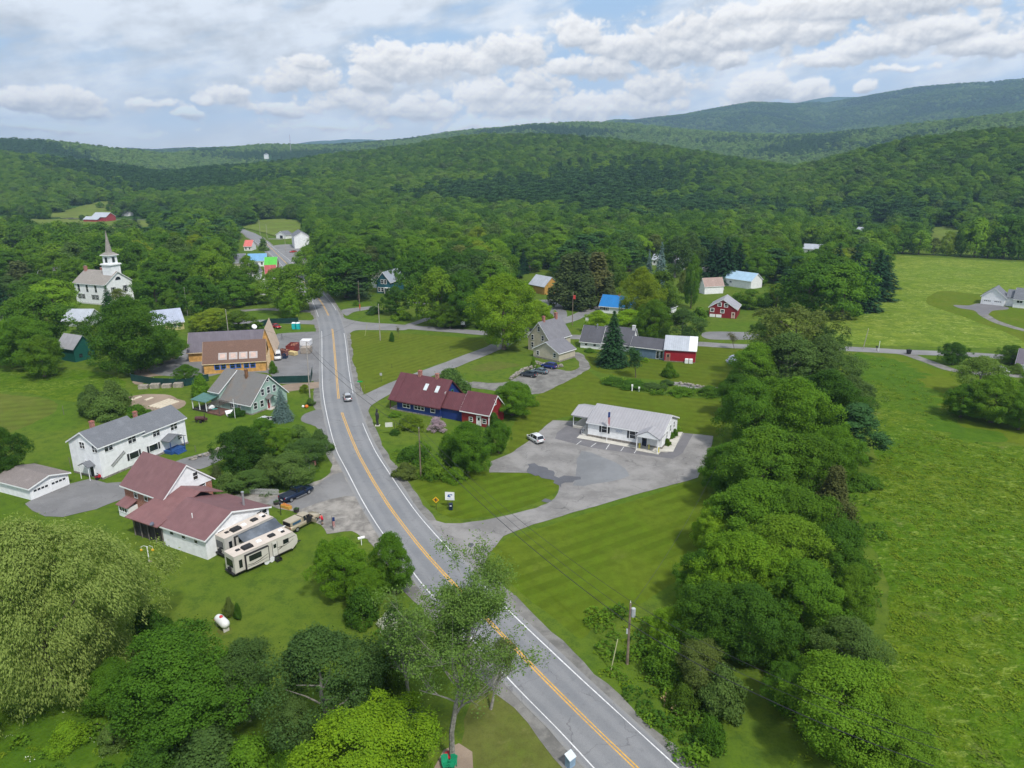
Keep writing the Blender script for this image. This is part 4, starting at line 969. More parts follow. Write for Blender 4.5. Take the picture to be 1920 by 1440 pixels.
    def chimney(s, x, y, z0, z1, w=.6, mat=CHB, cap=True):
        mb = MB().box(x - w / 2, y - w / 2, z0, x + w / 2, y + w / 2, z1)
        if cap: mb.box(x - w / 2 - .06, y - w / 2 - .06, z1 - .25, x + w / 2 + .06, y + w / 2 + .06, z1 - .1)
        return mb.build('chimney', mat, s.roof or s.root)
    def slab(s, name, pts, th, mat, parent=None):
        """flat or sloping slab through local points, th thick upwards"""
        return MB().prism(pts, (0, 0, th)).build(name, mat, parent or s.root)
    def found(s, x0, x1, y0, y1, h=.35, mat=FND, o=.04):
        MB().box(x0 - o, y0 - o, -.1, x1 + o, y1 + o, h).build('foundation', mat, s.root)
def steps(h, x0, x1, y0, n, rise, run, mat, dirn=-1):
    mb = MB()
    for i in range(n): mb.box(x0, y0 + dirn * (n - i) * run if dirn < 0 else y0 + i * run, -.05, x1, y0 if dirn < 0 else y0 + n * run, rise * (i + 1)) if False else mb.box(x0, y0 - (n - i) * run, -.05, x1, y0 - (n - i - 1) * run - .002, rise * (i + 1))
    return mb.build('steps', mat, h.root)

# ---- long white two storey house
h = House('white_house', 'long two storey white house with grey shingle roof, a ladder hung on its wall', 'house', (194, 899), (354, 831), keep=(135, 760, 355, 900))
L = h.L; D = h.at(147.5, 882.5)[1]
e1 = h.zt(0, 0, 838.5); ap = h.hit(0, 0, 151.5, 811); xs = h.hit(1, 0, 267, 812)[0]
e2 = h.zt(L, 0, 783)
h.body(xs - .02, L, .25, D - .3, e2, e2 + (ap[2] - e1) * .92, ym=None, wall=WH, roof=SHG)
for x, y, w_ in ((292.5, 811.5, 1.5), (325.5, 799.5, 1.5)): h.win('f', x, y, w_, 1.3, frame=WHP, mx=2)
h.win('f', 337, 819, .9, .9); h.win('f', 288, 839, 1.9, 1.25, mx=1, my=1, shut=BLK)
h.chimney(L * .62, D * .62, e2 + .5, e2 + 3.0, .6)
h.body(0, xs, 0, D, e1, ap[2], wall=WH, roof=SHG); h.wall['label'] = 'blank white end wall and front with ladder'
for x, y in ((154, 835), (177.5, 842.5)): h.win('l', x, y, 1.25, 1.2, mx=2)
h.win('l', 162, 867.5, .35, .8, my=1)
for x, y in ((203, 838.5), (247, 823.5)): h.win('f', x, y, 1.6, 1.35, mx=2)
h.win('f', 251.5, 853, 1.9, 1.25, my=1, shut=BLK)
h.chimney(xs * .38, D * .72, e1 + .5, e1 + 3.0, .65)
h.door('l', 174, 885, .95, 2.0, BLK)
# side entry hood
u, z = h.sz('l', 171, 878)
MB().prism([(-1.5, u - 1.3, 2.5), (-1.5, u, 3.2), (-1.5, u + 1.3, 2.5), (-1.5, u + 1.3, 2.62), (-1.5, u, 3.34), (-1.5, u - 1.3, 2.62)], (1.49, 0, 0)).build('porch_roof', SHG, h.root)
MB().box(-1.4, u - 1.2, 0, -1.3, u - 1.1, 2.5).box(-1.4, u + 1.1, 0, -1.3, u + 1.2, 2.5).build('porch_post', WHP, h.root)
# front porch with blue steps
u0 = h.sz('f', 307, 840)[0]; u1 = u0 + 3.4
MB().prism([(u0 - .3, -2.1, 2.7), (u0 + 1.7, -2.1, 3.5), (u1 + .3, -2.1, 2.7), (u1 + .3, -2.1, 2.82), (u0 + 1.7, -2.1, 3.64), (u0 - .3, -2.1, 2.82)], (0, 2.3, 0)).build('porch_roof', SHG, h.root)
BLU = plain('blue_paint', (.02, .07, .22), .6)
for x in (u0, u1 - .12): MB().box(x, -1.95, .6, x + .12, -1.83, 2.7).build('porch_post', BLU, h.root)
MB().box(u0, -1.95, .0, u1, .2, .6).build('porch_floor', BLU, h.root)
mb = MB()
for i in range(3): mb.box(u0 + .6, -1.952 - .35 * (i + 1), 0, u1 - .6, -1.952 - .35 * i - .002, .45 - .15 * i)
mb.build('steps', BLU, h.root)
# ladder on the wall
p0 = h.sz('f', 209, 874); p1 = h.sz('f', 233, 846); dx, dz = p1[0] - p0[0], p1[1] - p0[1]; Ln = math.hypot(dx, dz); nx, nz = -dz / Ln * .22, dx / Ln * .22
mb = MB()
for sg in (-1, 1): mb.cyl((p0[0] + nx * sg, -.12, p0[1] + nz * sg), (p1[0] + nx * sg, -.12, p1[1] + nz * sg), .04, n=5)
for i in range(13):
    t = (i + .5) / 13; mb.cyl((p0[0] + dx * t - nx, -.12, p0[1] + dz * t - nz), (p0[0] + dx * t + nx, -.12, p0[1] + dz * t + nz), .025, n=5)
tag(mb.build('ladder', plain('aluminium', (.13, .12, .11), .5, .1), h.root))
h.found(-.0, L, 0.02, D)

# ---- garage
h = House('garage', 'white two bay garage with brownish shingle roof at the end of the grey drive', 'garage', (59, 938), (131, 908), keep=(0, 860, 132, 940))
D = h.at(10, 917)[1] * 1.05; ap = h.hit(1, 0, 94, 889)
h.body(0, h.L, 0, D, 2.25, ap[2], 'y', wall=WH, roof=SHB, og=.35)
for k in range(2):
    c0 = h.L * (.27 + .46 * k); dn = h.door('f', c0, .02, h.L * .38, 2.0, WHP, isz=True, name='garage_door', window=False)
    mb = MB()
    for i in range(4): mb.box(c0 + (i - 1.5) * .66 - .25, -.075, 1.25, c0 + (i - 1.5) * .66 + .25, -.053, 1.6)
    mb.build('pane', GLS, dn)

# ---- red roofed brick house
MAR = ribbed('rose_metal_roof', (.185, .092, .096), 0, .3, rough=.55, weather=(.235, .13, .13), wamt=.4); MAR2 = ribbed('rose_metal_roof_wing', (.205, .098, .098), 0, .3, rough=.55, weather=(.255, .14, .135), wamt=.5)
h = House('brick_house', 'brick house with rose coloured metal roof and white upper gable', 'house', (240, 958), (316, 987), keep=(232, 850, 398, 985))
e = h.zt(0, 0, 913) + .75; ap = h.hit(0, h.L, 347, 872); D = min(2 * ap[1], 14)
h.body(0, h.L, 0, D, e, ap[2], wall=BRK, roof=MAR, trim=WHP, ov=.5)
MB().prism([(h.L + .004, -.05, e - .45), (h.L + .004, -.05, e), (h.L + .004, D / 2, ap[2] - .05), (h.L + .004, D + .05, e), (h.L + .004, D + .05, e - .45)], (.09, 0, 0)).build('gable', WH, h.root)
h.cur = (0, h.L + .1, 0, D)
h.win('r', 366, 892, .8, 1.2); h.cur = (0, h.L, 0, D); h.win('r', 379, 911, 1.1, 1.4)
for x, y in ((254.5, 926), (273.5, 931.5), (291, 936)): h.win('f', x, y, .75, 1.3)
MB().box(.3, -1.6, 0, 3.0, 0, 1.9).build('entry_bay', WHP, h.root)
MB().prism([(.1, -1.9, 1.95), (3.2, -1.9, 1.95), (3.2, .02, 2.7), (.1, .02, 2.7)], (0, 0, .1)).build('entry_roof', MAR2, h.root)
h.cur = (.3, 3., -1.6, 0); h.win('f', 1.65, 1.35, 1.9, .7, isz=True, mx=3, my=1)
# ---- big white building, rose roof
h = House('white_hall', 'white single storey building with rose metal roof beside the two travel trailers', 'building', (309, 1022), (390, 1050), keep=(262, 905, 512, 1050))
L = h.L; e = h.zt(L, 0, 1011); ap = h.hit(0, L, 432, 959); fe = h.hit(0, L, 503, 950)
D = fe[1]; 
h.body(0, L, 0, D, e, ap[2], ym=ap[1], wall=WH, roof=MAR, ov=.35, e2=fe[2])
for x, y in ((322, 996.5), (344, 1004), (367.5, 1013)): h.win('f', x, y, .7, 1.0)
for x, y in ((486, 967), (495.5, 962.5)): h.win('r', x, y, .95, 1.35)
h.win('r', 414, 1000, 1.1, .8, my=1)
g = h.hit(0, L * .8, 459, 962); mb = MB().cyl((L * .8, g[1], ap[2] - 1.6), (L * .8, g[1], ap[2] + .9), .17, n=10).cyl((L * .8, g[1], ap[2] + .88), (L * .8, g[1], ap[2] + 1.05), .24, n=10)
mb.build('chimney_pipe', plain('galvanised', (.42, .44, .47), .35, .1, 2, .5, .6), h.roof)
MB().cyl((L * .45, 2.2, e + .8), (L * .45, 2.2, e + 1.9), .07, n=6).build('vent_pipe', WHP, h.roof)
# open sided wing under a lower roof
wx = h.at(249, 1006)[0]; wx = min(wx, -4.5)
zt_ = e + .25
MB().prism([(wx - .6, -.9, zt_ - .35), (.15, -.9, zt_ - .35), (.15, D * .60, ap[2] + .15), (wx + 1.0, D * .60, ap[2] + .15)], (0, 0, .14)).build('wing_roof', MAR2, h.root)
MB().prism([(wx + 1.0, D * .60 + .01, ap[2] + .15), (.15, D * .60 + .01, ap[2] + .15), (.15, D * .95, e + .6), (wx + .5, D * .95, e + .6)], (0, 0, .14)).build('wing_roof', MAR2, h.root)
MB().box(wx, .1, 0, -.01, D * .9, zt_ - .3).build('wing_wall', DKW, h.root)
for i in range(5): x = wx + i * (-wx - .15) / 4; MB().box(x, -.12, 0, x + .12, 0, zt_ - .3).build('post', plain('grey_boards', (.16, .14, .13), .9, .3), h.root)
MB().cyl((-.8, -.9, zt_ + .1), (-.8, -1.0, zt_ + .25), .32, n=10).build('satellite_dish', plain('dish_grey', (.12, .13, .17), .5), h.root)
AVOID.append((*h.w(wx / 2, D / 2), 5))

# ---- post office
PRF = ribbed('pale_metal_roof', (.33, .325, .345), 0, .62, rough=.5, weather=(.38, .37, .39), wamt=.2, var=.05)
h = House('post_office', 'low white post office with pale ribbed metal roof and black shutters in its parking lot', 'post office', (1102, 818), (1240, 843), keep=(1075, 750, 1272, 850))
L = h.L; D0 = h.at(1268, 806)[1]; e = h.zt(0, 0, 795) + .55; ap = h.hit(0, L, 1258, 779); D = min(D0, 2 * ap[1])
h.body(0, L, 0, D, e, ap[2], z0=.35, wall=WH, roof=PRF, ov=.4)
h.found(0, L, 0, D, .5)
for x, y in ((1133.5, 804.5), (1186, 815.5)): h.win('f', x, y, 1.15, 1.5, shut=BLK, fr=.13)
for x, y in ((1250, 815), (1257, 802.5), (1263.5, 796)): h.win('r', x, y, .8, 1.3, shut=None)
h.door('f', 1208, 832, 1.0, 2.05, plain('navy_door', (.012, .02, .045), .5))
u0, u1 = h.sz('f', 1204, 830)[0] - .35, h.sz('f', 1240, 838)[0] + .1
yo = -2.9
MB().prism([(u0 - .35, yo, e - .25), ((u0 + u1) / 2, yo, e + 1.05), (u1 + .35, yo, e - .25), (u1 + .35, yo, e - .12), ((u0 + u1) / 2, yo, e + 1.2), (u0 - .35, yo, e - .12)], (0, 3.6, 0)).build('porch_roof', PRF, h.root)
MB().poly([(u0, yo + .06, e - .3), (u1, yo + .06, e - .3), (u1, yo + .06, e - .15), ((u0 + u1) / 2, yo + .06, e + 1.0), (u0, yo + .06, e - .15)]).build('porch_gable', WHP, h.root)
for x in (u0, u1 - .16): MB().box(x, yo + .1, .1, x + .16, yo + .26, e - .3).build('porch_post', WHP, h.root)
MB().box(u0 - .1, yo - .1, .0, u1 + .2, -.06, .155).build('porch_floor', M['conc'], h.root)
# sign board
u, z = h.sz('f', 1160.5, 808.5)
sg = MB().box(u - 1.05, -.075, z - .28, u + 1.05, -.02, z + .28).build('sign_board', WHP, h.root)
def text(s, size, loc, rot, mat, parent, name='lettering', ax='CENTER', ext=.006):
    cu = bpy.data.curves.new('t', 'FONT'); cu.body = s; cu.size = size; cu.align_x = ax; cu.align_y = 'CENTER'; cu.extrude = ext
    o = bpy.data.objects.new('t', cu); COL.objects.link(o); dg = bpy.context.evaluated_depsgraph_get()
    me = bpy.data.meshes.new_from_object(o.evaluated_get(dg)); bpy.data.objects.remove(o); me.materials.clear(); me.materials.append(mat)
    q = bpy.data.objects.new(name, me); COL.objects.link(q); q.location = loc; q.rotation_euler = rot; q.parent = parent; return q
NAV = plain('sign_blue', (.03, .09, .30), .5)
text('UNITED STATES', .21, (u, -.085, z + .12), (math.pi / 2, 0, 0), NAV, sg); text('POST OFFICE', .21, (u, -.085, z - .12), (math.pi / 2, 0, 0), NAV, sg)
# loading dock under its own roof, left end
dx0 = h.hit(1, D * .45, 1080, 790)[0]
MB().prism([(dx0 - .3, D * .25, e - .35), (.3, D * .25, e - .35), (.3, D * .62, e + .75), (dx0 - .3, D * .62, e + .75)], (0, 0, .14)).build('dock_roof', PRF, h.root)
MB().prism([(dx0 - .3, D * .62 + .01, e + .75), (.3, D * .62 + .01, e + .75), (.3, D * .95, e - .2), (dx0 - .3, D * .95, e - .2)], (0, 0, .14)).build('dock_roof', PRF, h.root)
MB().box(dx0, D * .3, e - .72, -.01, D * .3 + .1, e - .37).build('dock_fascia', WHP, h.root)
MB().box(dx0, D * .3, 0, -.01, D * .9, .5).build('dock_floor', M['conc'], h.root)
MB().box(dx0, D * .88, .7, -.01, D * .9, e - .1).build('dock_wall', DKW, h.root)  # near-black back wall: shade inside the dock is put into its colour
for y in (.3, .86): MB().box(dx0, D * y, .5, dx0 + .15, D * y + .15, e - .36).build('dock_post', WHP, h.root)
MB().box(-2.2, D * .5, .5, -1.0, D * .62, 1.5).build('parcel_bin', plain('bin_dark', (.03, .04, .05), .6), h.root)
mb = MB().prism([(-.02, .3, 0), (-.02, .3, .05), (-.02, D * .3, .7), (-.02, D * .3, 0)], (-1.5, 0, 0)); mb.build('ramp', M['conc'], h.root)
mb = MB()
for x in (-.1, -1.5):
    for k in range(4): t = k / 3; y = .3 + t * (D * .3 - .3); mb.cyl((x, y, .7 * t), (x, y, .7 * t + 1.0), .03, n=5)
    mb.cyl((x, .3, 1.0), (x, D * .3, 1.7), .03, n=5); mb.cyl((x, .3, .55), (x, D * .3, 1.2), .025, n=5)
mb.build('railing', WHP, h.root)

# ---- blue house with maroon roof and attached red barn wing
MRN = ribbed('maroon_metal_roof', (.110, .032, .040), 0, .42, rough=.45, weather=(.15, .06, .065), wamt=.4)
CB = siding('cobalt_clapboard', (.012, .032, .16), .16); RDW = siding('barn_red_boards', (.22, .016, .02), .25)
h = House('blue_house', 'cobalt blue house with maroon metal roof and two skylights on the road corner', 'house', (745, 769.5), (825, 784.5), keep=(728, 690, 942, 800))
L = h.L; ap = h.hit(0, L, 846, 713.5); e = h.zt(L, 0, 762.5); D = 2 * ap[1]
xl = h.hit(1, 0, 731, 745)[0]; xl = -2.1
h.body(0, L, 0, D, e, ap[2], wall=CB, roof=MRN, ov=.45, og=.35, trim=plain('maroon_trim', (.09, .03, .035), .5))
# roof runs on over the end porch
mm = D / 2; sl = (ap[2] - e) / mm
MB().prism([(xl - .2, -.45, e - .45 * sl + .012), (xl - .2, mm, ap[2] + .012), (xl - .2, D + .45, e - .45 * sl + .012), (xl - .2, D + .45, e - .45 * sl + .16), (xl - .2, mm, ap[2] + .16), (xl - .2, -.45, e - .45 * sl + .16)], (-xl - .2, 0, 0)).build('porch_roof', MRN, h.root)
MB().poly([(xl, 0, e), (xl, D, e), (xl, mm, ap[2])]).build('gable', CB, h.root)
for y in (.05, D * .5, D - .2): MB().box(xl, y, 0, xl + .15, y + .15, e).build('porch_post', plain('maroon_trim', (.09, .03, .035)), h.root)
MB().box(xl, 0, 0, -.03, D, .3).build('porch_floor', FND, h.root)
for x, y, w_, m_ in ((762, 759, 1.9, 2), (786, 763, 2.7, 3), (811.5, 768, 1.1, 1)): h.win('f', x, y, w_, 1.3, mx=m_)
h.win('r', 836.5, 740, .9, 1.3); h.win('r', 848, 736, .8, 1.4, frame=plain('teal_trim', (.03, .2, .16), .5))
for x, y in ((799, 727), (820, 732)):
    # skylights on the front slope
    best = None
    for k in range(60):
        yy = mm * k / 60; q = h.hit(1, yy, x, y)
        if best is None or abs(q[2] - (e + sl * yy)) < best[0]: best = (abs(q[2] - (e + sl * yy)), q[0], yy)
    _, qx, qy = best; za = e + sl * (qy - .6) + .17; zb = e + sl * (qy + .6) + .17
    MB().prism([(qx - .45, qy - .6, za), (qx + .45, qy - .6, za), (qx + .45, qy + .6, zb), (qx - .45, qy + .6, zb)], (0, 0, .12)).build('skylight', plain('skylight_glass', (.55, .60, .62), .15, .1, 1, .6), h.roof)
q = h.hit(1, mm, 788, 706); h.chimney(q[0], mm, ap[2] - .3, ap[2] + 1.3, .75); q = h.hit(1, mm, 820, 711); h.chimney(q[0], mm, ap[2] - .3, ap[2] + 1.2, .7)
h.found(0, L, 0, D, .3)
# link and barn wing
k0 = h.at(866, 793); k1 = h.at(917, 802)
ba = h.hit(1, k0[1] + .0, 866, 765)
bx0, bx1 = k0[0], k0[0] + (k1[0] - k0[0]) * 1.02; by0 = k0[1]
hh = h
be = h.zt(bx1, by0, 776); bap = h.hit(0, bx1, 931, 742); bD = max(4.5, (bap[1] - by0) * 2)
h.body(L + .02, bx0, .6, D * .62, e - .1, e + (ap[2] - e) * .55, wall=CB, roof=MRN, trim=None, ov=.3, og=0)
h.body(bx0 + .02, bx1, by0, by0 + bD, be, bap[2], wall=RDW, roof=MRN, trim=WHP, ov=.4, og=.3, wallname='barn_wall')
h.win('r', 928.5, 754, .6, 1.1); h.door('f', 898, 797, 1.0, 2.1, plain('white_door', (.7, .7, .7), .5)); h.win('f', 908, 790, .9, .9); h.win('f', 883, 786, .8, .9)
MB().box(bx1 - .15, by0 - .1, 0, bx1 + .06, by0 - .005, be).build('corner_board', WHP, h.root)

# ---- church
h = House('church', 'white wooden church with grey shingled roof and a tall tapering steeple', 'church', (145, 568), (203, 573), keep=(135, 430, 232, 572))
L = h.L; e = h.zt(0, 0, 529); ap = h.hit(0, L, 221, 508.5); D = 2 * ap[1]; D = min(D, 13)
CHR = shingle('weathered_church_shingles', (.30, .275, .25))
h.body(0, L, 0, D, e, ap[2], wall=WH, roof=CHR, ov=.5, og=.45)
h.found(0, L, 0, D, .5, plain('pale_stone', (.5, .5, .5)))
SHUT = plain('dark_green_shutters', (.02, .03, .028), .6)
for x, y in ((148, 539.7), (163.3, 540.7), (179.6, 542)): h.win('f', x, y, 1.2, 2.9, my=2, frame=WHP, fr=.06)
for x, y in ((153.3, 555), (178.8, 557.3)):
    u, z = h.sz('f', x, y)
    for dx in (-1.0, 1.0): h.win('f', u + dx, z, .8, 1.9, isz=True, shut=SHUT, fr=.05, my=2)
u, z = h.sz('r', 222, 521); mb = MB(); pts = [(L + .06, D / 2 + 1.3 * math.cos(t * math.pi / 10), ap[2] - 3.4 + 1.3 * math.sin(t * math.pi / 10)) for t in range(11)]
mb.prism(pts, (.05, 0, 0)).build('fan_window', GLS, h.root)
for y in (D * .28, D * .72): h.win('r', y, 5.6, 1.1, 2.6, isz=True, shut=SHUT)
h.door('r', D / 2, .5, 1.8, 2.8, WHP, isz=True)
# tower stages
tz0 = ap[2] - 2.0; tx, ty, tw = L - 2.6, D / 2, 2.35
tz1 = h.zt(tx, ty - tw, 497.5); tz2 = h.zt(tx, ty - tw, 480); tip = h.zt(tx, ty, 432)
MB().box(tx - tw, ty - tw, tz0 - 1, tx + tw, ty + tw, tz1).build('tower_base', WH, h.root)
MB().box(tx - tw - .45, ty - tw - .45, tz1 + .003, tx + tw + .45, ty + tw + .45, tz1 + .35).prism([(tx - tw - .3, ty - tw - .3, tz1 + .353), (tx + tw + .3, ty - tw - .3, tz1 + .353), (tx + tw + .3, ty + tw + .3, tz1 + .353), (tx - tw - .3, ty + tw + .3, tz1 + .353)], (0, 0, .2)).build('cornice', WHP, h.root)
bw = 1.85
bf = MB().box(tx - bw, ty - bw, tz1 + .56, tx + bw, ty + bw, tz2).build('belfry', WH, h.root)
for (dx, dy) in ((0, -1), (1, 0), (0, 1), (-1, 0)):
    for sx in (0,):
        zc0, zc1 = tz1 + 1.0, tz2 - .6
        if dx == 0: MB().box(tx + sx - .62, ty + dy * (bw + .001) if dy > 0 else ty - bw - .05, zc0, tx + sx + .62, ty + bw + .05 if dy > 0 else ty - bw - .001, zc1).build('louvre', SHUT, bf)
        else: MB().box(tx + bw + .001 if dx > 0 else tx - bw - .05, ty + sx - .62, zc0, tx + bw + .05 if dx > 0 else tx - bw - .001, ty + sx + .62, zc1).build('louvre', SHUT, bf)
def sq(r, z): return [(tx - r, ty - r, z), (tx + r, ty - r, z), (tx + r, ty + r, z), (tx - r, ty + r, z)]
MB().ring([sq(bw + .6, tz2 + .003), sq(bw + .6, tz2 + .3)]).build('cornice', WHP, h.root)
MB().ring([sq(bw + .5, tz2 + .303), sq(bw * .62, tz2 + 1.3)]).build('belfry_roof', CHR, h.root)
def oc(r, z): return [(tx + r * math.cos(k * math.pi / 4 + .39), ty + r * math.sin(k * math.pi / 4 + .39), z) for k in range(8)]
MB().ring([oc(1.35, tz2 + 1.25), oc(.72, lerp(tz2, tip, .52)), oc(.04, tip)]).build('spire', CHR, h.root)
MB().cyl((tx, ty, tip - .1), (tx, ty, tip + 1.1), .04, n=5).build('finial', BLK, h.root)
h.chimney(.8, D * .45, ap[2] - 1.2, ap[2] + 1.6, 1.0); h.chimney(L * .42, D * .62, ap[2] - 1, ap[2] + 1.0, .9)

# ---- library being rebuilt
OSB = plain('ochre_sheathing', (.50, .28, .085), .85, .25, 1.2); TAN = plain('tan_sheathing', (.55, .43, .33), .85, .1, 1.); LUM = plain('new_lumber', (.60, .47, .30), .8, .12, 2)
h = House('library', 'wooden building under construction with brown gambrel roof and bare sheathing', 'building', (383.5, 702), (499.5, 695), keep=(352, 600, 520, 702))
L = h.L; e = h.zt(0, 0, 681.5); eb = h.zt(L, 0, 674.5); e = (e + eb) / 2
D = 9.0
zr = h.zt(L / 2, D / 2, 639); zb = h.zt(L / 2, 1.5, 661)
BRS = shingle('brown_shingles', (.175, .105, .08))
h.body(0, L, 0, D, e, zr, wall=OSB, roof=BRS, ov=.3, og=.25, trim=LUM, gam=(1.9, zb))
WRP = plain('blue_window_wrap', (.03, .12, .45), .5)
for x, y in ((407, 687.5), (419, 686.5), (436, 685), (447, 684), (462, 684), (474, 683)): h.win('f', x, y, 1.05, 1.45, frame=WRP, fr=.18)
sl = (zb - e) / 1.9
PNK = plain('pink_plywood', (.50, .36, .31), .8, .1)
for x in (417, 437, 456, 475):
    q = h.hit(1, 1.0, x, 666); z_ = e + sl * 1.0 + .2
    MB().prism([(q[0] - 1.1, .35, e + sl * .35 + .17), (q[0] + 1.1, .35, e + sl * .35 + .17), (q[0] + 1.1, 1.75, e + sl * 1.75 + .17), (q[0] - 1.1, 1.75, e + sl * 1.75 + .17)], (0, -.04, .03)).build('dormer_patch', plain('pale_membrane', (.40, .36, .35), .8), h.roof)
    MB().prism([(q[0] - .62, .6, e + sl * .6 + .22), (q[0] + .62, .6, e + sl * .6 + .22), (q[0] + .62, 1.5, e + sl * 1.5 + .22), (q[0] - .62, 1.5, e + sl * 1.5 + .22)], (0, -.05, .03)).build('dormer_opening', PNK, h.roof)
mb = MB()
for k in range(7): mb.box(L + .35, .4 + k * (D - 1) / 6, 0, L + .5, .55 + k * (D - 1) / 6, e + 1.2)
mb.build('stud_frame', LUM, h.root)
# long rear range
MTL = ribbed('mauve_metal_roof', (.135, .12, .145), 0, .45, rough=.5, weather=(.19, .175, .19), wamt=.3)
r0 = h.at(355, 679); x0r = r0[0]; y0r = max(D + .02, r0[1]); 
apr = h.zt(L * .3, y0r + 5, 621)
h.body(x0r, L * .93, y0r, y0r + 10, e + .1, apr, wall=OSB, roof=MTL, ov=.6, og=.3, trim=LUM)
MB().prism([(L * .5, y0r + 2, e + 2), (L * .52, y0r + 2, e + 2.2), (L * .5, y0r + 4, e + 3), (L * .47, y0r + 3, e + 3)], (.9, .2, .02)).build('tarp_patch', WHP, h.roof) if False else None
# new cross gable, sheathed
zx = h.zt(L * .98, y0r + 3, 606)
h.body(L * .86, L * 1.08, y0r - 3.6, y0r + 10.5, e + .5, zx, 'y', wall=OSB, roof=TAN, ov=.5, og=.4, trim=LUM)
MB().cyl((L * .72, y0r + 6, apr - .6), (L * .72, y0r + 6, apr + .7), .06, n=6).cyl((L * .72, y0r + 6.0, apr + .7), (L * .72 + .15, y0r + 5.75, apr + .95), .7, .75, 14).build('satellite_dish', WHP, h.roof)

# ---- green house
SG = siding('sage_clapboard', (.30, .42, .37), .18); AGR = shingle('weathered_grey_shingles', (.19, .185, .18), (.20, .15, .11))
h = House('green_house', 'sage green house with grey shingle roof, rusty chimney streak and red front door', 'house', (472, 778.5), (541, 752), keep=(383, 690, 545, 780))
# front gable wall: A is its left end, the body runs back to the left
L = h.L; ap = h.hit(1, 0, 500, 703.5); e = h.zt(0, 0, 758)
D = h.at(426, 763)[1]; D = max(7.5, min(D, 11)); xm = ap[0]
er = h.hit(1, 0, 540, 734)
h.body(0, 2 * xm, 0, D, e, ap[2], 'y', wall=SG, roof=AGR, ov=.4, og=.35)
for x, y in ((478.7, 761), (491, 756.5)): h.win('f', x, y, .95, 1.45)
for x, y in ((492, 735.5), (503, 731), (514, 727.5)): h.win('f', x, y, .85, 1.45)
h.win('f', 501, 711.5, .7, .9)
h.door('f', 504.5, 757, 1.0, 2.1, plain('red_door', (.33, .02, .03), .5))
u, z = h.sz('f', 504.5, 745)
MB().prism([(u - 1.3, -1.4, 2.7), (u, -1.4, 3.4), (u + 1.3, -1.4, 2.7), (u + 1.3, -1.4, 2.82), (u, -1.4, 3.54), (u - 1.3, -1.4, 2.82)], (0, 1.39, 0)).build('door_hood', AGR, h.root)
MB().box(u - 1.1, -1.3, 0, u - 1.0, -1.2, 2.7).box(u + 1.0, -1.3, 0, u + 1.1, -1.2, 2.7).build('hood_post', WHP, h.root)
MB().box(u - 1.2, -1.3, 0, u + 1.2, -.02, .15).build('doorstep', M['conc'], h.root)
h.win('l', 437, 759, .8, 1.2); h.win('l', 449, 763, .8, .8)
h.chimney(xm * .8, D * .55, ap[2] - 1.6, ap[2] + 1.0, .55, plain('rusty_metal', (.20, .10, .05), .8, .3))
# rear block, taller at the back left
yb = h.hit(0, xm, 428, 691)[1]; yb = min(max(yb, D + 3), D + 8); print('green house', D, yb, xm, e, ap)
h.body(-.2, 2 * xm - .2, D + .02, yb, e + 1.6, ap[2] + .02, 'y', wall=SG, roof=AGR, ov=.4, og=.3)
# side porch, pergola, deck
gp = plain('green_metal_roof', (.07, .16, .14), .5)
MB().prism([(-3.8, D + .5, 2.5), (-.02, D + .5, 3.1), (-.02, D + 5.5, 3.1), (-3.8, D + 5.5, 2.5)], (0, 0, .12)).build('porch_roof', gp, h.root)
MB().box(-3.6, D + .7, 0, -.05, D + 5.3, .35).build('porch_floor', DKW, h.root)
for y in (.7, 2.9, 5.2): MB().box(-3.6, D + y, .35, -3.45, D + y + .15, 2.5).build('porch_post', WHP, h.root)
mb = MB()
for k in range(9): mb.box(-3.6 + k * .42, D - 3.6, 2.3, -3.52 + k * .42, D + .35, 2.42)
for x in (-3.6, -.3):
    for y in (-3.5, .1): mb.box(x, D + y, .35, x + .12, D + y + .12, 2.3)
mb.build('pergola', plain('dark_timber', (.09, .075, .065), .9, .3), h.root)
MB().box(-3.8, D - 3.8, 0, -.05, D + .45, .35).build('deck', plain('deck_boards', (.13, .07, .055), .9, .3), h.root)
h.found(0, 2 * xm, 0, D, .3)

# ---- dark green barn
GB = siding('dark_green_boards', (.008, .085, .065), .22)
h = House('green_barn', 'dark green barn with a bare grey metal roof at the edge of the left field', 'barn', (110, 674), (142, 679.5), keep=(112, 622, 178, 680))
L = h.L; e = h.zt(L, 0, 654.5); ap = h.hit(0, L, 153, 630); D = 2 * ap[1]
h.body(0, L, 0, D, e, ap[2], wall=GB, roof=ribbed('bare_metal_roof', (.30, .30, .32), 0, .5, rough=.5, weather=(.22, .2, .2)), trim=plain('green_trim', (.006, .06, .045), .6))
h.win('r', 151.5, 666.5, .8, .8, frame=BLK, my=1); h.win('r', 167.5, 662, .8, .8, frame=BLK, my=1)

# ---- teal house
TL = siding('teal_clapboard', (.022, .105, .145), .18); GMR = ribbed('silver_metal_roof', (.30, .33, .38), 1, .5, rough=.4)
h = House('teal_house', 'dark teal house with silver metal roof and white window frames among trees', 'house', (707, 549.5), (733, 551), keep=(705, 508, 755, 552))
ap = h.hit(1, 0, 717.5, 510.5); L = 2 * max(ap[0], 3.2); e = h.zt(0, 0, 527)
h.body(0, L, 0, 14, e, ap[2], 'y', wall=TL, roof=GMR, ov=.4, og=.4)
for x, y in ((716.5, 528), (722.5, 528.5), (711, 542.5), (717, 543)): h.win('f', x, y, 1.0, 1.7, fr=.16)
h.door('f', L * .82, .2, 1.2, 2.3, GLS, isz=True)
for x in (.66, .98): MB().box(L * x, -1.3, 0, L * x + .18, -1.12, 2.6).build('porch_post', WHP, h.root)
MB().box(L * .62, -1.5, 2.6, L * 1.02, -.05, 2.8).build('porch_roof', WHP, h.root)

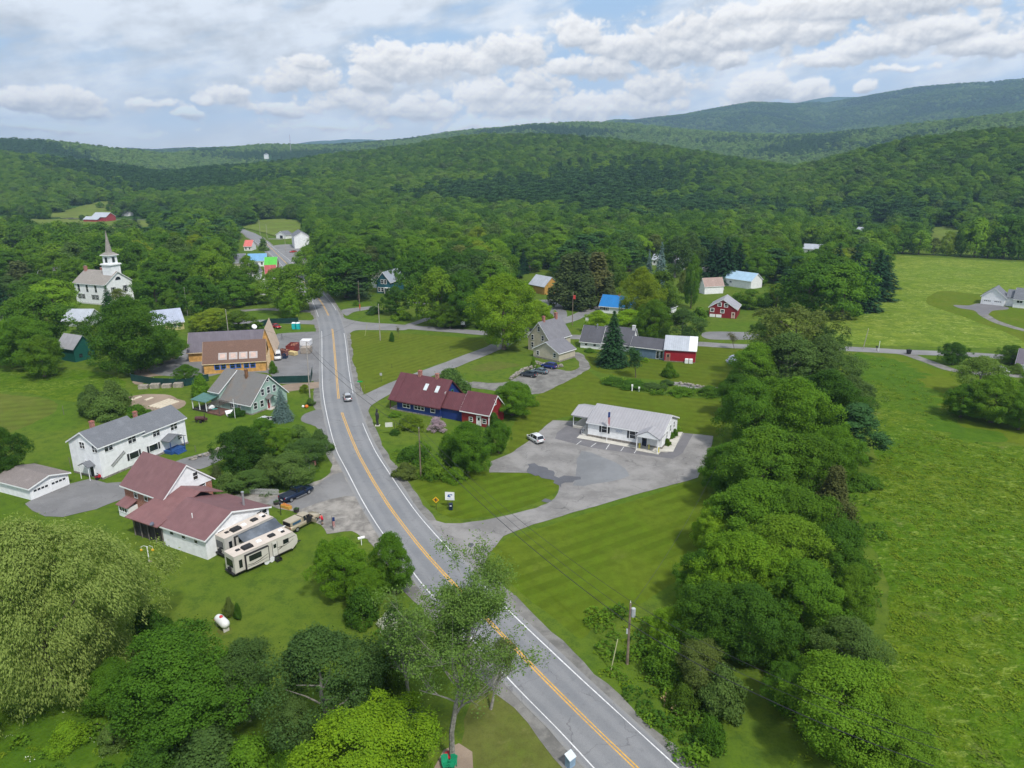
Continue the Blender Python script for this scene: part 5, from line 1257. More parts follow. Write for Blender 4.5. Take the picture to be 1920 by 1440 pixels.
# ---- tan house with rear ell
TAN2 = siding('tan_clapboard', (.46, .42, .33), .18); SMR = ribbed('grey_metal_roof', (.17, .168, .185), 1, .5, rough=.5, weather=(.22, .215, .23), wamt=.4)
h = House('tan_house', 'tall tan house with grey metal roofs, two brick chimneys and a lower rear ell', 'house', (1000, 669), (1048, 679.5), keep=(986, 588, 1075, 680))
L = h.L; ap = h.hit(1, 0, 1023, 641); e = h.zt(L, 0, 662.5); D = h.at(1069, 668)[1]
h.body(0, L, 0, D, e, ap[2], 'y', wall=TAN2, roof=SMR, ov=.3, og=.3)
h.win('f', 1008.5, 661.5, .9, 1.2); h.win('f', 1040, 666.5, .9, 1.2)
h.found(0, L, 0, D, .45)
q0 = h.at(986, 656.5); x0, y0 = q0[0], max(q0[1], D * .75)
wl = h.hit(1, y0, 987, 629); ap2 = h.hit(1, y0, 1010.5, 604.5)
x1 = x0 + 2 * (ap2[0] - x0); zr = ap2[2]
ez = h.zt(x0, y0, 630)
h.body(x0, x1, y0, y0 + 10.5, ez, zr, 'y', wall=TAN2, roof=SMR, ov=.35, og=.3)
for x, y in ((998.5, 632), (1017.5, 634.5), (998.5, 646)): h.win('f', x, y, .9, 1.5)
h.win('f', 1010.3, 617, .8, 1.4); 
for y in (2.5, 7.5): h.win('r', y0 + y, ez - 1.6, .8, 1.5, isz=True, frame=BLK)
h.chimney(lerp(x0, x1, .5), y0 + 2.2, zr - .4, zr + 1.6, .75); h.chimney(lerp(x0, x1, .5), y0 + 8.2, zr - .4, zr + 1.8, .8)
MB().box(x1 + .02, y0 + .2, 2.3, x1 + 2.0, y0 + 3.2, 2.45).build('porch_roof', WHP, h.root); MB().box(x1 + 1.8, y0 + .3, 0, x1 + 1.9, y0 + .4, 2.3).box(x1 + 1.8, y0 + 3, 0, x1 + 1.9, y0 + 3.1, 2.3).build('porch_post', WHP, h.root)

# ---- farmhouse row: white house, blue link, red barn
DMR = ribbed('charcoal_metal_roof', (.085, .085, .10), 0, .5, rough=.45, weather=(.13, .13, .15), wamt=.3)
h = House('farmhouse', 'white farmhouse with charcoal metal roof joined by a slate blue link to a red barn', 'house', (1088, 651.5), (1126, 655.5), keep=(1086, 608, 1205, 660))
h.root['label'] = 'low white farmhouse with charcoal metal roof behind the tall dark spruce'
L1 = h.L; e = h.zt(0, 0, 638); L = h.at(1178, 665)[0]
zr = h.zt(2, 3.6, 611)
h.body(0, L1, 0, 7.5, e, zr, wall=WH, roof=DMR, ov=.4)
for x, y in ((1099, 644), (1115, 645.5)): h.win('f', x, y, .75, 1.2)
h.body(L1 + .02, L, .9, 8.4, e, zr + .2, wall=WH, roof=DMR, ov=.4)
for t in (.35, .55, .85): h.win('f', lerp(L1, L, t), 1.7, .9, 1.2, isz=True)
h.chimney(L - .5, 4.5, zr - .5, zr + 1.2, .9, plain('white_stucco', (.6, .6, .6), .8)); h.chimney(L1 * .65, 3.3, zr - .8, zr + .9, .35, plain('galvanised', (.42, .44, .47)))
mbx = h.at(1182, 668)
h2 = House('link_building', 'slate blue single storey link between the farmhouse and the red barn', 'building', (1182, 667.5), (1246, 675.5), keep=(1204, 630, 1248, 678))
e = h2.zt(h2.L, 0, 655.5); h2.body(0, h2.L, 0, 5.5, e, h2.zt(h2.L * .5, 2.7, 634), wall=siding('slate_blue_boards', (.11, .17, .24), .2), roof=DMR, ov=.3)
for x in (1233, 1240.5): h2.win('f', x, 665.5, .8, 2.2, my=1)
h3 = House('red_barn', 'red barn with a silver metal roof and a white stripe at its right end', 'barn', (1245, 677), (1303, 681), keep=(1240, 625, 1313, 683))
L = h3.L; e = h3.zt(0, 0, 654.5); D = 9.5; ap = (0, 0, h3.zt(0, D / 2, 629)); RB = siding('bright_barn_red', (.30, .012, .022), .3)
SR2 = ribbed('bright_metal_roof', (.40, .43, .48), 0, .6, rough=.4)
h3.body(0, L, 0, D, e, ap[2], wall=RB, roof=SR2, ov=.35, trim=None)
rs = (ap[2] - e) / (D / 2)
MB().prism([(L * .77, -.352, e - .35 * rs + .165), (L + .3, -.352, e - .35 * rs + .165), (L + .3, D / 2, ap[2] + .165), (L * .77, D / 2, ap[2] + .165)], (0, 0, .03)).build('white_roof_panel', WHP, h3.roof)
h3.door('f', 1252, 676, 1.0, 2.1, plain('brown_door', (.25, .12, .09), .6), frame=plain('pinkish_trim', (.5, .3, .25)))
h3.found(0, L, 0, D, .25); h3.win('r', 1308, 662, .8, 1.0)
for x in (1287, 1295):
    g = h3.at(x, 681.5); MB().ring([[(g[0] - .5, -1.0, 0), (g[0] + .5, -1.0, 0), (g[0] + .5, -.15, 0), (g[0] - .5, -.15, 0)], [(g[0] - .5, -1.0, 1.25), (g[0] + .5, -1.0, 1.25), (g[0] + .5, -.15, 1.25), (g[0] - .5, -.15, 1.25)], [(g[0] - .4, -.9, 1.35), (g[0] + .4, -.9, 1.35), (g[0] + .4, -.25, 1.35), (g[0] - .4, -.25, 1.35)]]).build('storage_tank', WHP, h3.root)

# ---- second red barn
h = House('red_barn', 'red gabled barn house with white windows and patched grey roof in the back field', 'barn', (1329, 594), (1380, 598), keep=(1328, 550, 1402, 600))
ap = h.hit(1, 0, 1356.5, 561.5); L = h.L; e = h.zt(0, 0, 574.5)
h.body(0, L, 0, 11, e, ap[2], 'y', ym=ap[0], wall=RDW, roof=ribbed('patched_metal_roof', (.30, .30, .33), 1, 1.2, weather=(.55, .55, .58)), e2=h.zt(L, 0, 580), ov=.4)
for x, y in ((1349.5, 571), (1361.5, 572.5), (1335.5, 581), (1354.5, 583.5)): h.win('f', x, y, 1.1, 1.1, fr=.2)
for x in (.13, .36): MB().box(L * x - 1.0, -.12, .1, L * x + 1.0, -.02, 1.2).build('white_panel', WHP, h.root)
h.door('f', 1374.5, 592, 1.0, 2.1, plain('tan_door', (.45, .3, .22), .6))

# ---- blue roofed cottage and neighbours
BRF = ribbed('bright_blue_metal_roof', (.012, .17, .46), 0, .5, rough=.35, weather=(.02, .22, .52), wamt=.3)
h = House('cottage', 'white cottage with a bright blue metal roof', 'house', (1124, 586), (1190, 592), keep=(1122, 550, 1180, 582))
L = h.L; e = h.zt(0, 0, 572.5); zr = h.zt(0, 4, 552.5)
h.body(0, L, 0, 8, e, zr, wall=WH, roof=BRF, ov=.4)
for x, y in ((1129, 578), (1137, 579)): h.win('f', x, y, .8, 1.2, shut=BLK)
h.chimney(L * .45, 4.2, zr - .3, zr + 1.1, .8)
h = House('white_house', 'small white house with a dark porch partly hidden by the tall trees', 'house', (1229, 587), (1256, 590), keep=(1228, 565, 1256, 585))
e = h.zt(0, 0, 574); h.body(0, h.L, 0, 7, e, e + 2.4, 'y', wall=WH, roof=SHD, ov=.5); h.win('f', 1240, 580, 1.0, 1.0)
h = House('yellow_barn', 'small ochre boarded barn with a pale metal roof at the wood edge', 'barn', (1002, 549), (1021, 553), keep=(994, 514, 1027, 555))
e = h.zt(h.L, 0, 537); ap = h.hit(0, h.L, 1012, 516)
h.body(-3.5, h.L, 0, 8, e, e + 3.6, wall=siding('ochre_boards', (.48, .27, .07), .3), roof=SR2, ov=.5, trim=None)
h = House('white_shed', 'white gabled shed with pinkish roof beyond the back lawn', 'shed', (1311, 549), (1316, 550.5), keep=(1308, 517, 1328, 551))
e = h.zt(0, 0, 534); h.body(0, 4.2, 0, 9.5, e, e + 3.2, 'y', wall=WH, roof=shingle('pinkish_shingles', (.40, .29, .26)), ov=.25)
h = House('white_house', 'white house with a pale blue roof half hidden behind bushes', 'house', (1352, 534.5), (1376, 538), keep=(1351, 506, 1385, 536))
e = h.zt(0, 0, 519.5); ap = h.hit(1, 0, 1396, 508); h.body(0, 16, 0, 9, e, e + 3.0, wall=WH, roof=ribbed('pale_blue_roof', (.36, .52, .66), 0, .5), ov=.4); h.win('f', 1360, 527, 1.2, .8); h.win('f', 1370, 528, 1.2, .8)
# hidden roofs in the wood
for nm, lb, A, B, z, mat_, wl in (('white_house', 'small white house glimpsed in the wood left of the blue grey spruce', (1222, 497), (1238, 498), 3.2, SR2, WH), ('white_house', 'white roofed house glimpsed right of the blue grey spruce in the wood', (1262, 505), (1290, 507), 3.0, SR2, WH),
                              ('white_house', 'white house with bright roof deep among the lime green trees', (1505, 475), (1540, 477), 3.2, SR2, WH), ('white_house', 'white cottage at the right wood edge, nearer of the pair', (1603, 440), (1616, 441), 3.4, SR2, WH),
                              ('grey_house', 'grey roofed white house by the far right wood edge', (1637, 427), (1662, 429), 3.6, SHG, WH), ('brick_house', 'small brick house far off among the dark trees', (1520, 415), (1532, 416), 3.2, SR2, BRK),
                              ('cream_house', 'cream house with pale roof behind the teal house', (697, 538), (706, 540), 4.8, SHB, WH)):
    h = House(nm, lb, 'house', A, B, keep=(A[0] + 2, A[1] - 16, B[0] - 2, A[1] - 10)); h.body(0, h.L, 0, 8, z, z + 2.6, wall=wl, roof=mat_, ov=.4)
    h.win('f', h.L * .3, z * .55, 1.0, 1.2, isz=True); h.win('f', h.L * .7, z * .55, 1.0, 1.2, isz=True)

# ---- left village
h = House('yellow_house', 'pale yellow house with blue grey metal roof behind the big dark tree', 'house', (312, 621), (346, 617), keep=(298, 578, 352, 622))
e = h.zt(h.L, 0, 601); h.body(-4, h.L, 0, 9, e, e + 3.6, wall=siding('yellow_clapboard', (.50, .45, .22), .2), roof=ribbed('blue_grey_roof', (.36, .40, .50), 0, .6), ov=.5)
for x, y in ((328, 609), (336, 608)): h.win('f', x, y, 1.0, 1.4)
h = House('white_house', 'pale grey green house with a bright white roof left of the big dark tree', 'house', (135, 612), (166, 612), keep=(134, 586, 184, 600))
e = h.zt(h.L, 0, 600); h.body(-3, h.L, 0, 9, e, e + 3.0, wall=siding('pale_green_clapboard', (.36, .40, .37), .2), roof=SR2, ov=.5)
h = House('maroon_gabled_house', 'brown gabled house with slate roof in the trees left of the church', 'house', (72, 530), (86, 532), keep=(70, 500, 98, 520))
e = h.zt(0, 0, 517); h.body(0, h.L * 1.1, 0, 10, e, e + 3.6, 'y', wall=siding('brown_boards', (.13, .045, .035), .2), roof=shingle('slate_roof', (.17, .15, .20)), ov=.6); h.win('f', h.L * .3, 4, 1, 1, isz=True)
h = House('mauve_roofed_house', 'house with a mauve metal roof cut by the left edge of the picture', 'house', (-22, 632), (16, 628), keep=(0, 588, 20, 614))
h.body(0, h.L, 0, 10, 3.5, 7, wall=WH, roof=MTL, ov=.5)
h = House('red_barn', 'far red barn with a broad white roof below the hill pasture', 'barn', (163, 415.5), (200, 416), keep=(160, 398, 203, 417))
RB2 = siding('faded_red_boards', (.34, .05, .055), .4)
e = h.zt(h.L, 0, 406.5); L = h.L
h.body(L * .28, L, 0, 14, e, h.zt(L, 7, 398.5), wall=RB2, roof=SR2, ov=.6, og=.4); h.win('f', L * .6, 2.2, 1.2, 1.0, isz=True)
MB().prism([(0, -5.5, 2.4), (L * .75, -5.5, 2.4), (L * .75, .0, e + .1), (0, 0, e + .1)], (0, 0, .2)).build('lean_to_roof', SR2, h.root); MB().box(.4, -5, 0, L * .73, -.1, 2.3).build('lean_to_wall', RB2, h.root)
h = House('far_white_house', 'tiny white house with red shed in trees right of the far red barn', 'house', (227, 407), (240, 407.5), keep=(225, 394, 246, 408))
h.body(0, h.L, 0, 9, 3.2, 6.2, wall=WH, roof=SHG); h.win('f', h.L * .4, 1.8, 1.2, 1.2, isz=True)
KEEP += [(150, 380, 215, 411, 1500), (95, 397, 150, 411, 1500), (215, 405, 285, 424, 1500), (0, 472, 48, 490, 420), (460, 416, 560, 436, 1500), (1748, 436, 1800, 458, 900)]
# high on the hill
tx_, ty_, tz_ = T3(500, 298)
hr = empty('hilltop_house', 'lone white house in a clearing high on the distant hill', 'house', (tx_, ty_, tz_ + 8)); MB().box(-6, -5, -10, 6, 5, 5).build('wall', WHP, hr); MB().prism([(-7, -6, 4.9), (0, -6, 8), (7, -6, 4.9)], (0, 12, 0)).build('roof', SR2, hr)
KEEP.append((493, 289, 508, 298, 99999))
tx_, ty_, tz_ = T3(546, 290)
MB().cyl((tx_, ty_, tz_), (tx_, ty_, tz_ + 62), 1.1, .7, 4).build('radio_mast', plain('mast_steel', (.4, .4, .42)))
tag(bpy.data.objects['radio_mast'], 'thin lattice radio mast standing on the distant wooded hill', 'mast')
# main street, far
def simple(nm, lb, A, B, D, e, r, wl, rf, ax='x', keep=None, wins=2):
    h = House(nm, lb, 'house', A, B, keep=keep); h.body(0, h.L, 0, D, e, r, ax, wall=wl, roof=rf, ov=.4)
    for k in range(wins): h.win('f', h.L * (k + .5) / wins, e * .5, 1.0, 1.3, isz=True)
    return h
simple('pink_roofed_house', 'white house with coral pink roof furthest down main street', (458, 470), (472, 470), 9, 3, 6.5, WH, ribbed('coral_roof', (.60, .16, .14), 0, .5), keep=(456, 453, 474, 462))
simple('tarped_house', 'slate roofed house with a sky blue tarp over its near slope', (438, 508), (462, 507), 10, 4.5, 8.5, TAN2, SHG, keep=(437, 465, 462, 495))
h = simple('blue_roofed_house', 'house with a sky blue roof behind the street tree', (466, 500), (500, 499), 9, 3.2, 6.6, WH, ribbed('sky_blue_roof', (.16, .34, .55), 0, .5), keep=(450, 472, 505, 488))
h = simple('green_roofed_house', 'building with vivid lime green metal roof on main street', (497, 509), (519, 508.5), 9, 3., 7.0, BRK, ribbed('lime_green_roof', (.10, .46, .06), 0, .5), keep=(493, 488, 519, 503))
simple('red_roofed_house', 'house with rust red ribbed roof just below the lime green one', (500, 532), (520, 531), 9, 3.6, 8.2, WH, ribbed('rust_red_roof', (.36, .07, .07), 0, .6, weather=(.5, .2, .2)), keep=(497, 504, 520, 524))
simple('white_gabled_house', 'white gabled house with brown door beside the rust red roof', (468, 526), (482, 526), 8, 4.2, 7.6, WH, SHG, 'y', keep=(462, 502, 484, 524))
simple('white_roofed_house', 'house with plain white roof in front of the main street trees', (488, 553), (506, 554), 9, 3.6, 7, WH, plain('white_roof', (.62, .60, .60), .7), keep=(486, 528, 507, 545))
h = simple('small_garage', 'small white garage with open dark door by the far street', (518, 447), (536, 448), 8, 3., 5.6, WH, SHG, 'y', keep=(515, 434, 538, 450), wins=0); h.win('f', h.L * .55, 1.3, 3.0, 2.4, isz=True, my=1)  # open doorway, its shade drawn as a dark pane, not a window
h = simple('white_inn', 'tall white clapboard building at the far street car park', (548, 460), (553, 466), 10, 8, 11, WH, SHG, 'x', keep=(546, 436, 562, 466), wins=2)
# ranch house at right
h = House('ranch_house', 'white ranch house with two garage doors and grey roof at the right edge', 'house', (1838, 569.5), (1882, 574), keep=(1834, 534, 1920, 580))
L = h.L; e = h.zt(0, 0, 553.5); ap = h.hit(1, 0, 1866, 540); 
h.body(0, L, 0, 9, e, ap[2], 'y', wall=WH, roof=SHG, ov=.45)
for t in (.28, .72):
    dn = h.door('f', L * t, .02, L * .36, 2.1, WHP, isz=True, name='garage_door', window=False); mb = MB()
    for i in range(4): mb.box(L * t + (i - 1.5) * .62 - .22, -.075, 1.35, L * t + (i - 1.5) * .62 + .22, -.053, 1.7)
    mb.build('pane', GLS, dn)
h.body(L + .02, L + 3, 1.5, 9, e, e + 2.6, wall=WH, roof=SHG, trim=None, og=0); h.body(L + 3.02, L + 17, -1.0, 9, e - .1, ap[2] + .3, wall=WH, roof=SHG)
h.win('f', 1912, 565, 1.8, 1.3, frame=WHP, mx=2, my=1)
h = House('grey_roofed_house', 'house with plain mauve grey roof cut by the right edge of the picture', 'house', (1903, 697), (1960, 705), keep=(1900, 658, 1920, 700))
h.body(0, h.L, 0, 9, 2.6, 5.6, wall=WH, roof=MTL, ov=.5)
# ------------------------------------------------------------------ vehicles
def paint(name, col, metal=.3): return plain(name, col, .25, .04, 1, .6, metal)
TYRE = plain('tyre_rubber', (.015, .015, .016), .8); RIM = plain('wheel_rim', (.35, .36, .38), .35, .1, 3, .5, .5); CGL = plain('car_glass', (.012, .015, .02), .08, .2, 1, .8)
HLT = plain('headlight', (.65, .66, .66), .15, .05, 1, .7); TLT = plain('taillight', (.40, .01, .01), .25); PLST = plain('black_plastic', (.02, .02, .022), .6)
def vehicle(name, label, cat, rear, front, col, kind='suv', L=None, group=None, z=.07, mid=None):
    g0, g1 = G(*rear), G(*front); a = math.atan2(g1[1] - g0[1], g1[0] - g0[0]); cx, cy = ((g0[0] + g1[0]) / 2, (g0[1] + g1[1]) / 2)
    L = L or {'suv': 4.6, 'sedan': 4.7, 'pickup': 5.8, 'van': 5.9}[kind]
    r = empty(name, label, cat, (cx, cy, z), a, group); W_ = {'suv': 1.86, 'sedan': 1.82, 'pickup': 2.0, 'van': 2.05}[kind]; hl = L / 2; hw = W_ / 2
    PT = paint('paint_' + '_'.join(str(int(c * 100)) for c in col), col)
    # x from -hl (rear) to hl (front): (x, z bottom, z top, half width)
    if kind == 'suv': st = [(-hl, .45, .95, .86), (-hl + .12, .28, 1.02, .97), (-.9, .24, 1.0, 1), (.75, .24, .98, 1), (hl - .5, .26, .90, .97), (hl - .1, .32, .80, .88), (hl, .42, .66, .74)]; cab = [(-hl + .12, 1.01, 1.02, .93, .90), (-hl + .42, 1.0, 1.62, .93, .74), (-.3, 1.0, 1.68, .94, .76), (.55, .98, 1.58, .94, .74), (1.25, .96, .97, .92, .86)]
    elif kind == 'sedan': st = [(-hl, .42, .86, .84), (-hl + .15, .26, .95, .96), (-.9, .2, .94, 1), (.8, .2, .92, 1), (hl - .6, .22, .82, .97), (hl - .1, .28, .68, .86), (hl, .36, .56, .72)]; cab = [(-hl + .5, .94, .95, .9, .86), (-hl + 1.25, .94, 1.36, .92, .72), (-.1, .93, 1.44, .93, .72), (.5, .92, 1.36, .93, .72), (1.25, .89, .9, .9, .84)]
    elif kind == 'van': st = [(-hl, .35, 1.3, .95), (-hl + .08, .3, 2.1, .98), (-1.0, .28, 2.15, .98), (1.3, .28, 2.1, .97), (1.75, .28, 1.75, .97), (2.25, .3, 1.2, .95), (hl - .1, .34, 1.0, .9), (hl, .4, .75, .8)]; cab = None
    else: st = [(-hl, .5, 1.15, .94), (-hl + .06, .42, 1.2, 1), (-1.0, .4, 1.2, 1), (1.0, .38, 1.18, 1), (hl - .9, .4, 1.14, .98), (hl - .12, .46, 1.02, .93), (hl, .55, .85, .85)]; cab = [(-.62, 1.18, 1.19, .93, .9), (-.48, 1.18, 1.86, .94, .76), (.1, 1.18, 1.9, .94, .77), (.95, 1.17, 1.82, .94, .76), (1.62, 1.15, 1.16, .92, .85)]
    secs = []
    for (x, zb, zt_, w) in st:
        w *= hw; m_ = lerp(zb, zt_, .55); secs.append([(x, -w * .9, zb), (x, -w, lerp(zb, zt_, .25)), (x, -w, m_), (x, -w * .95, zt_ - .06), (x, -w * .84, zt_), (x, w * .84, zt_), (x, w * .95, zt_ - .06), (x, w, m_), (x, w, lerp(zb, zt_, .25)), (x, w * .9, zb)])
    body = MB().ring(secs).build('body', PT, r, True)
    if cab:
        cs = [[(x, -wb * hw, zb), (x, -wt * hw, zt_), (x, wt * hw, zt_), (x, wb * hw, zb)] for (x, zb, zt_, wb, wt) in cab]
        MB().ring(cs).build('glass', CGL, r)
        # roof panel and pillars in body colour stand a few mm proud of the glass
        rp = MB(); ids = [i for i, c_ in enumerate(cab) if c_[2] > c_[1] + .2]; rt = [[(cab[i][0], -cab[i][4] * hw * 1.0, cab[i][2] - .05), (cab[i][0], -cab[i][4] * hw * .93, cab[i][2] + .03), (cab[i][0], cab[i][4] * hw * .93, cab[i][2] + .03), (cab[i][0], cab[i][4] * hw * 1.0, cab[i][2] - .05)] for i in ids]
        rp.ring(rt)
        for i, j in ((0, 1), (1, 1), (2, 2), (3, 3), (4, 3)):
            for sg in (-1, 1):
                if i in (0, 4): rp.cyl((cab[i][0], sg * cab[i][3] * hw, cab[i][1]), (cab[j][0], sg * cab[j][4] * hw, cab[j][2]), .05, n=4)
                elif kind != 'x': rp.cyl((cab[i][0], sg * (cab[i][3] * hw + .005), cab[i][1]), (cab[i][0], sg * (cab[i][4] * hw + .005), cab[i][2]), .05, n=4)
        rp.build('roof_panel', PT, r)
    else:
        MB().prism([(1.72, -.86, 1.82), (2.27, -.9, 1.26), (2.27, .9, 1.26), (1.72, .86, 1.82)], (.03, 0, .03)).build('windscreen', CGL, r)
        for sg in (-1, 1): MB().box(.75, sg * (hw * .985) - .01, 1.25, 1.7, sg * (hw * .985) + .01, 1.8).build('side_glass', CGL, r)
    wr = .34 if kind in ('suv', 'sedan') else .40; wx = hl * .61
    for sx in (-wx, wx + .02):
        for sg in (-1, 1):
            wl = MB().cyl((sx, sg * (hw - .22), wr), (sx, sg * (hw + .015), wr), wr, n=16).build('wheel', TYRE, r); MB().cyl((sx, sg * (hw + .016), wr), (sx, sg * (hw + .03), wr), wr * .62, n=12).build('rim', RIM, wl)
    hz_ = {'suv': .78, 'sedan': .66, 'pickup': .92, 'van': .88}[kind]
    for sg in (-1, 1):
        MB().box(hl - .17, sg * hw * .68 - .17, hz_ - .09, hl - .02, sg * hw * .68 + .17, hz_ + .06).build('headlight', HLT, r)
        MB().box(-hl - .015, sg * hw * .80 - .10, hz_, -hl + .1, sg * hw * .80 + .10, hz_ + .22).build('taillight', TLT, r)
        MB().box(.95, sg * (hw + .02) - .1, 1.0, 1.15, sg * (hw + .02) + .1, 1.16).build('mirror', PLST, r)
    MB().box(-hl - .03, -hw * .8, .3, -hl + .1, hw * .8, .48).build('bumper', PLST, r); MB().box(hl - .1, -hw * .75, .3, hl + .03, hw * .75, .46).build('bumper', PLST, r)
    MB().box(-hl - .04, -.26, .55, -hl - .016, .26, .68).build('number_plate', WHP, r)
    return r
c = vehicle('road_car', 'silver pickup style car driving away up the main road', 'car', (654, 757), (650, 742), (.42, .43, .45), 'suv', group=None)
for s_ in (-.55, .55): MB().box(-.5, s_ - .04, 1.7, .6, s_ + .04, 1.76).build('roof_rail', PLST, c)
vehicle('parked_car', 'white hatchback parked in the left part of the post office lot', 'car', (1015, 834), (993, 821), (.70, .71, .72), 'suv', L=4.3)
vehicle('parked_car', 'charcoal grey car nearest the corner in the gravel lot behind the blue house', 'car', (1004, 708), (978, 704), (.045, .055, .065), 'suv')
vehicle('parked_car', 'silver grey sedan, middle of three cars in the gravel lot', 'car', (1025, 702), (1000, 697), (.13, .18, .20), 'sedan')
vehicle('parked_car', 'royal blue car beside the tan house foundation', 'car', (1041, 692), (1018, 688), (.010, .03, .19), 'suv')
van = vehicle('white_van', 'white work van facing the camera on the building site', 'van', (519, 662), (522, 683), (.68, .68, .68), 'van', z=.05)
vehicle('parked_car', 'bright red car beside the portable toilets', 'car', (506, 612), (529, 618), (.42, .012, .02), 'sedan')
vehicle('parked_car', 'red car parked at the far end of main street', 'car', (556, 473), (543, 474), (.5, .03, .02), 'sedan', z=.05)
vehicle('parked_car', 'dark blue car beside the pale blue roofed house', 'car', (1357, 538), (1342, 537), (.03, .05, .08), 'sedan')
vehicle('parked_car', 'small maroon car behind the dark blue one at the pale blue roofed house', 'car', (1336, 532), (1346, 532), (.22, .02, .03), 'sedan')
vehicle('parked_car', 'white car glimpsed between trees at the right edge driveway', 'car', (1865, 693), (1888, 702), (.66, .67, .67), 'sedan')
vehicle('parked_car', 'white car mostly hidden by the bushes below the blue spruce', 'car', (490, 796), (506, 790), (.66, .67, .67), 'sedan')
vehicle('dark_car', 'dark car far up the side street under trees', 'car', (1312, 487), (1324, 486), (.03, .035, .04), 'suv')
p1_ = vehicle('pickup_truck', 'navy blue pickup truck with covered bed nose to the main road', 'pickup', (534, 942), (578, 922), (.010, .022, .055), 'pickup', L=6.1, z=.06)
MB().box(-3.0, -.86, 1.18, -.66, .86, 1.27).build('bed_cover', plain('tonneau_black', (.025, .035, .055), .4), p1_)
mb = MB()
for k in range(5): mb.box(-2.9 + k * .46, -.84, 1.272, -2.86 + k * .46, .84, 1.29)
mb.build('bed_rib', PLST, p1_)
for sg in (-1, 1): MB().box(-.9, sg * 1.08 - .08, .36, 1.3, sg * 1.08 + .08, .42).build('running_board', RIM, p1_)
p2_ = vehicle('pickup_truck', 'beige pickup truck with a camper cap, open door and lowered tailgate', 'pickup', (547, 996), (587, 975), (.42, .36, .26), 'pickup', L=6.1, z=.05)
CAPM = paint('cap_beige', (.44, .38, .28))
MB().ring([[(x, -.94, 1.19), (x, -.84, 1.9), (x, .84, 1.9), (x, .94, 1.19)] for x in (-2.98, -.66)]).build('camper_cap', CAPM, p2_)
for sg in (-1, 1): MB().prism([(-2.6, sg * .925, 1.35), (-1.0, sg * .925, 1.35), (-1.0, sg * .875, 1.72), (-2.6, sg * .875, 1.72)], (0, sg * .02, 0)).build('cap_window', plain('tinted_blue_glass', (.03, .08, .14), .15), p2_)
MB().box(-3.01, -.78, 1.22, -2.985, .78, 1.8).build('cap_rear_opening', PLST, p2_); MB().box(-3.75, -.8, .62, -3.06, .8, .70).build('tailgate', PLST, p2_)
dr = MB().prism([(1.0, -1.03, .5), (1.05, -2.0, .5), (1.05, -2.0, 1.15), (1.0, -1.03, 1.15)], (.07, .01, 0)).build('open_door', CAPM, p2_); MB().box(.0, -1.012, .55, .98, -1.003, 1.6).build('door_opening', PLST, p2_)
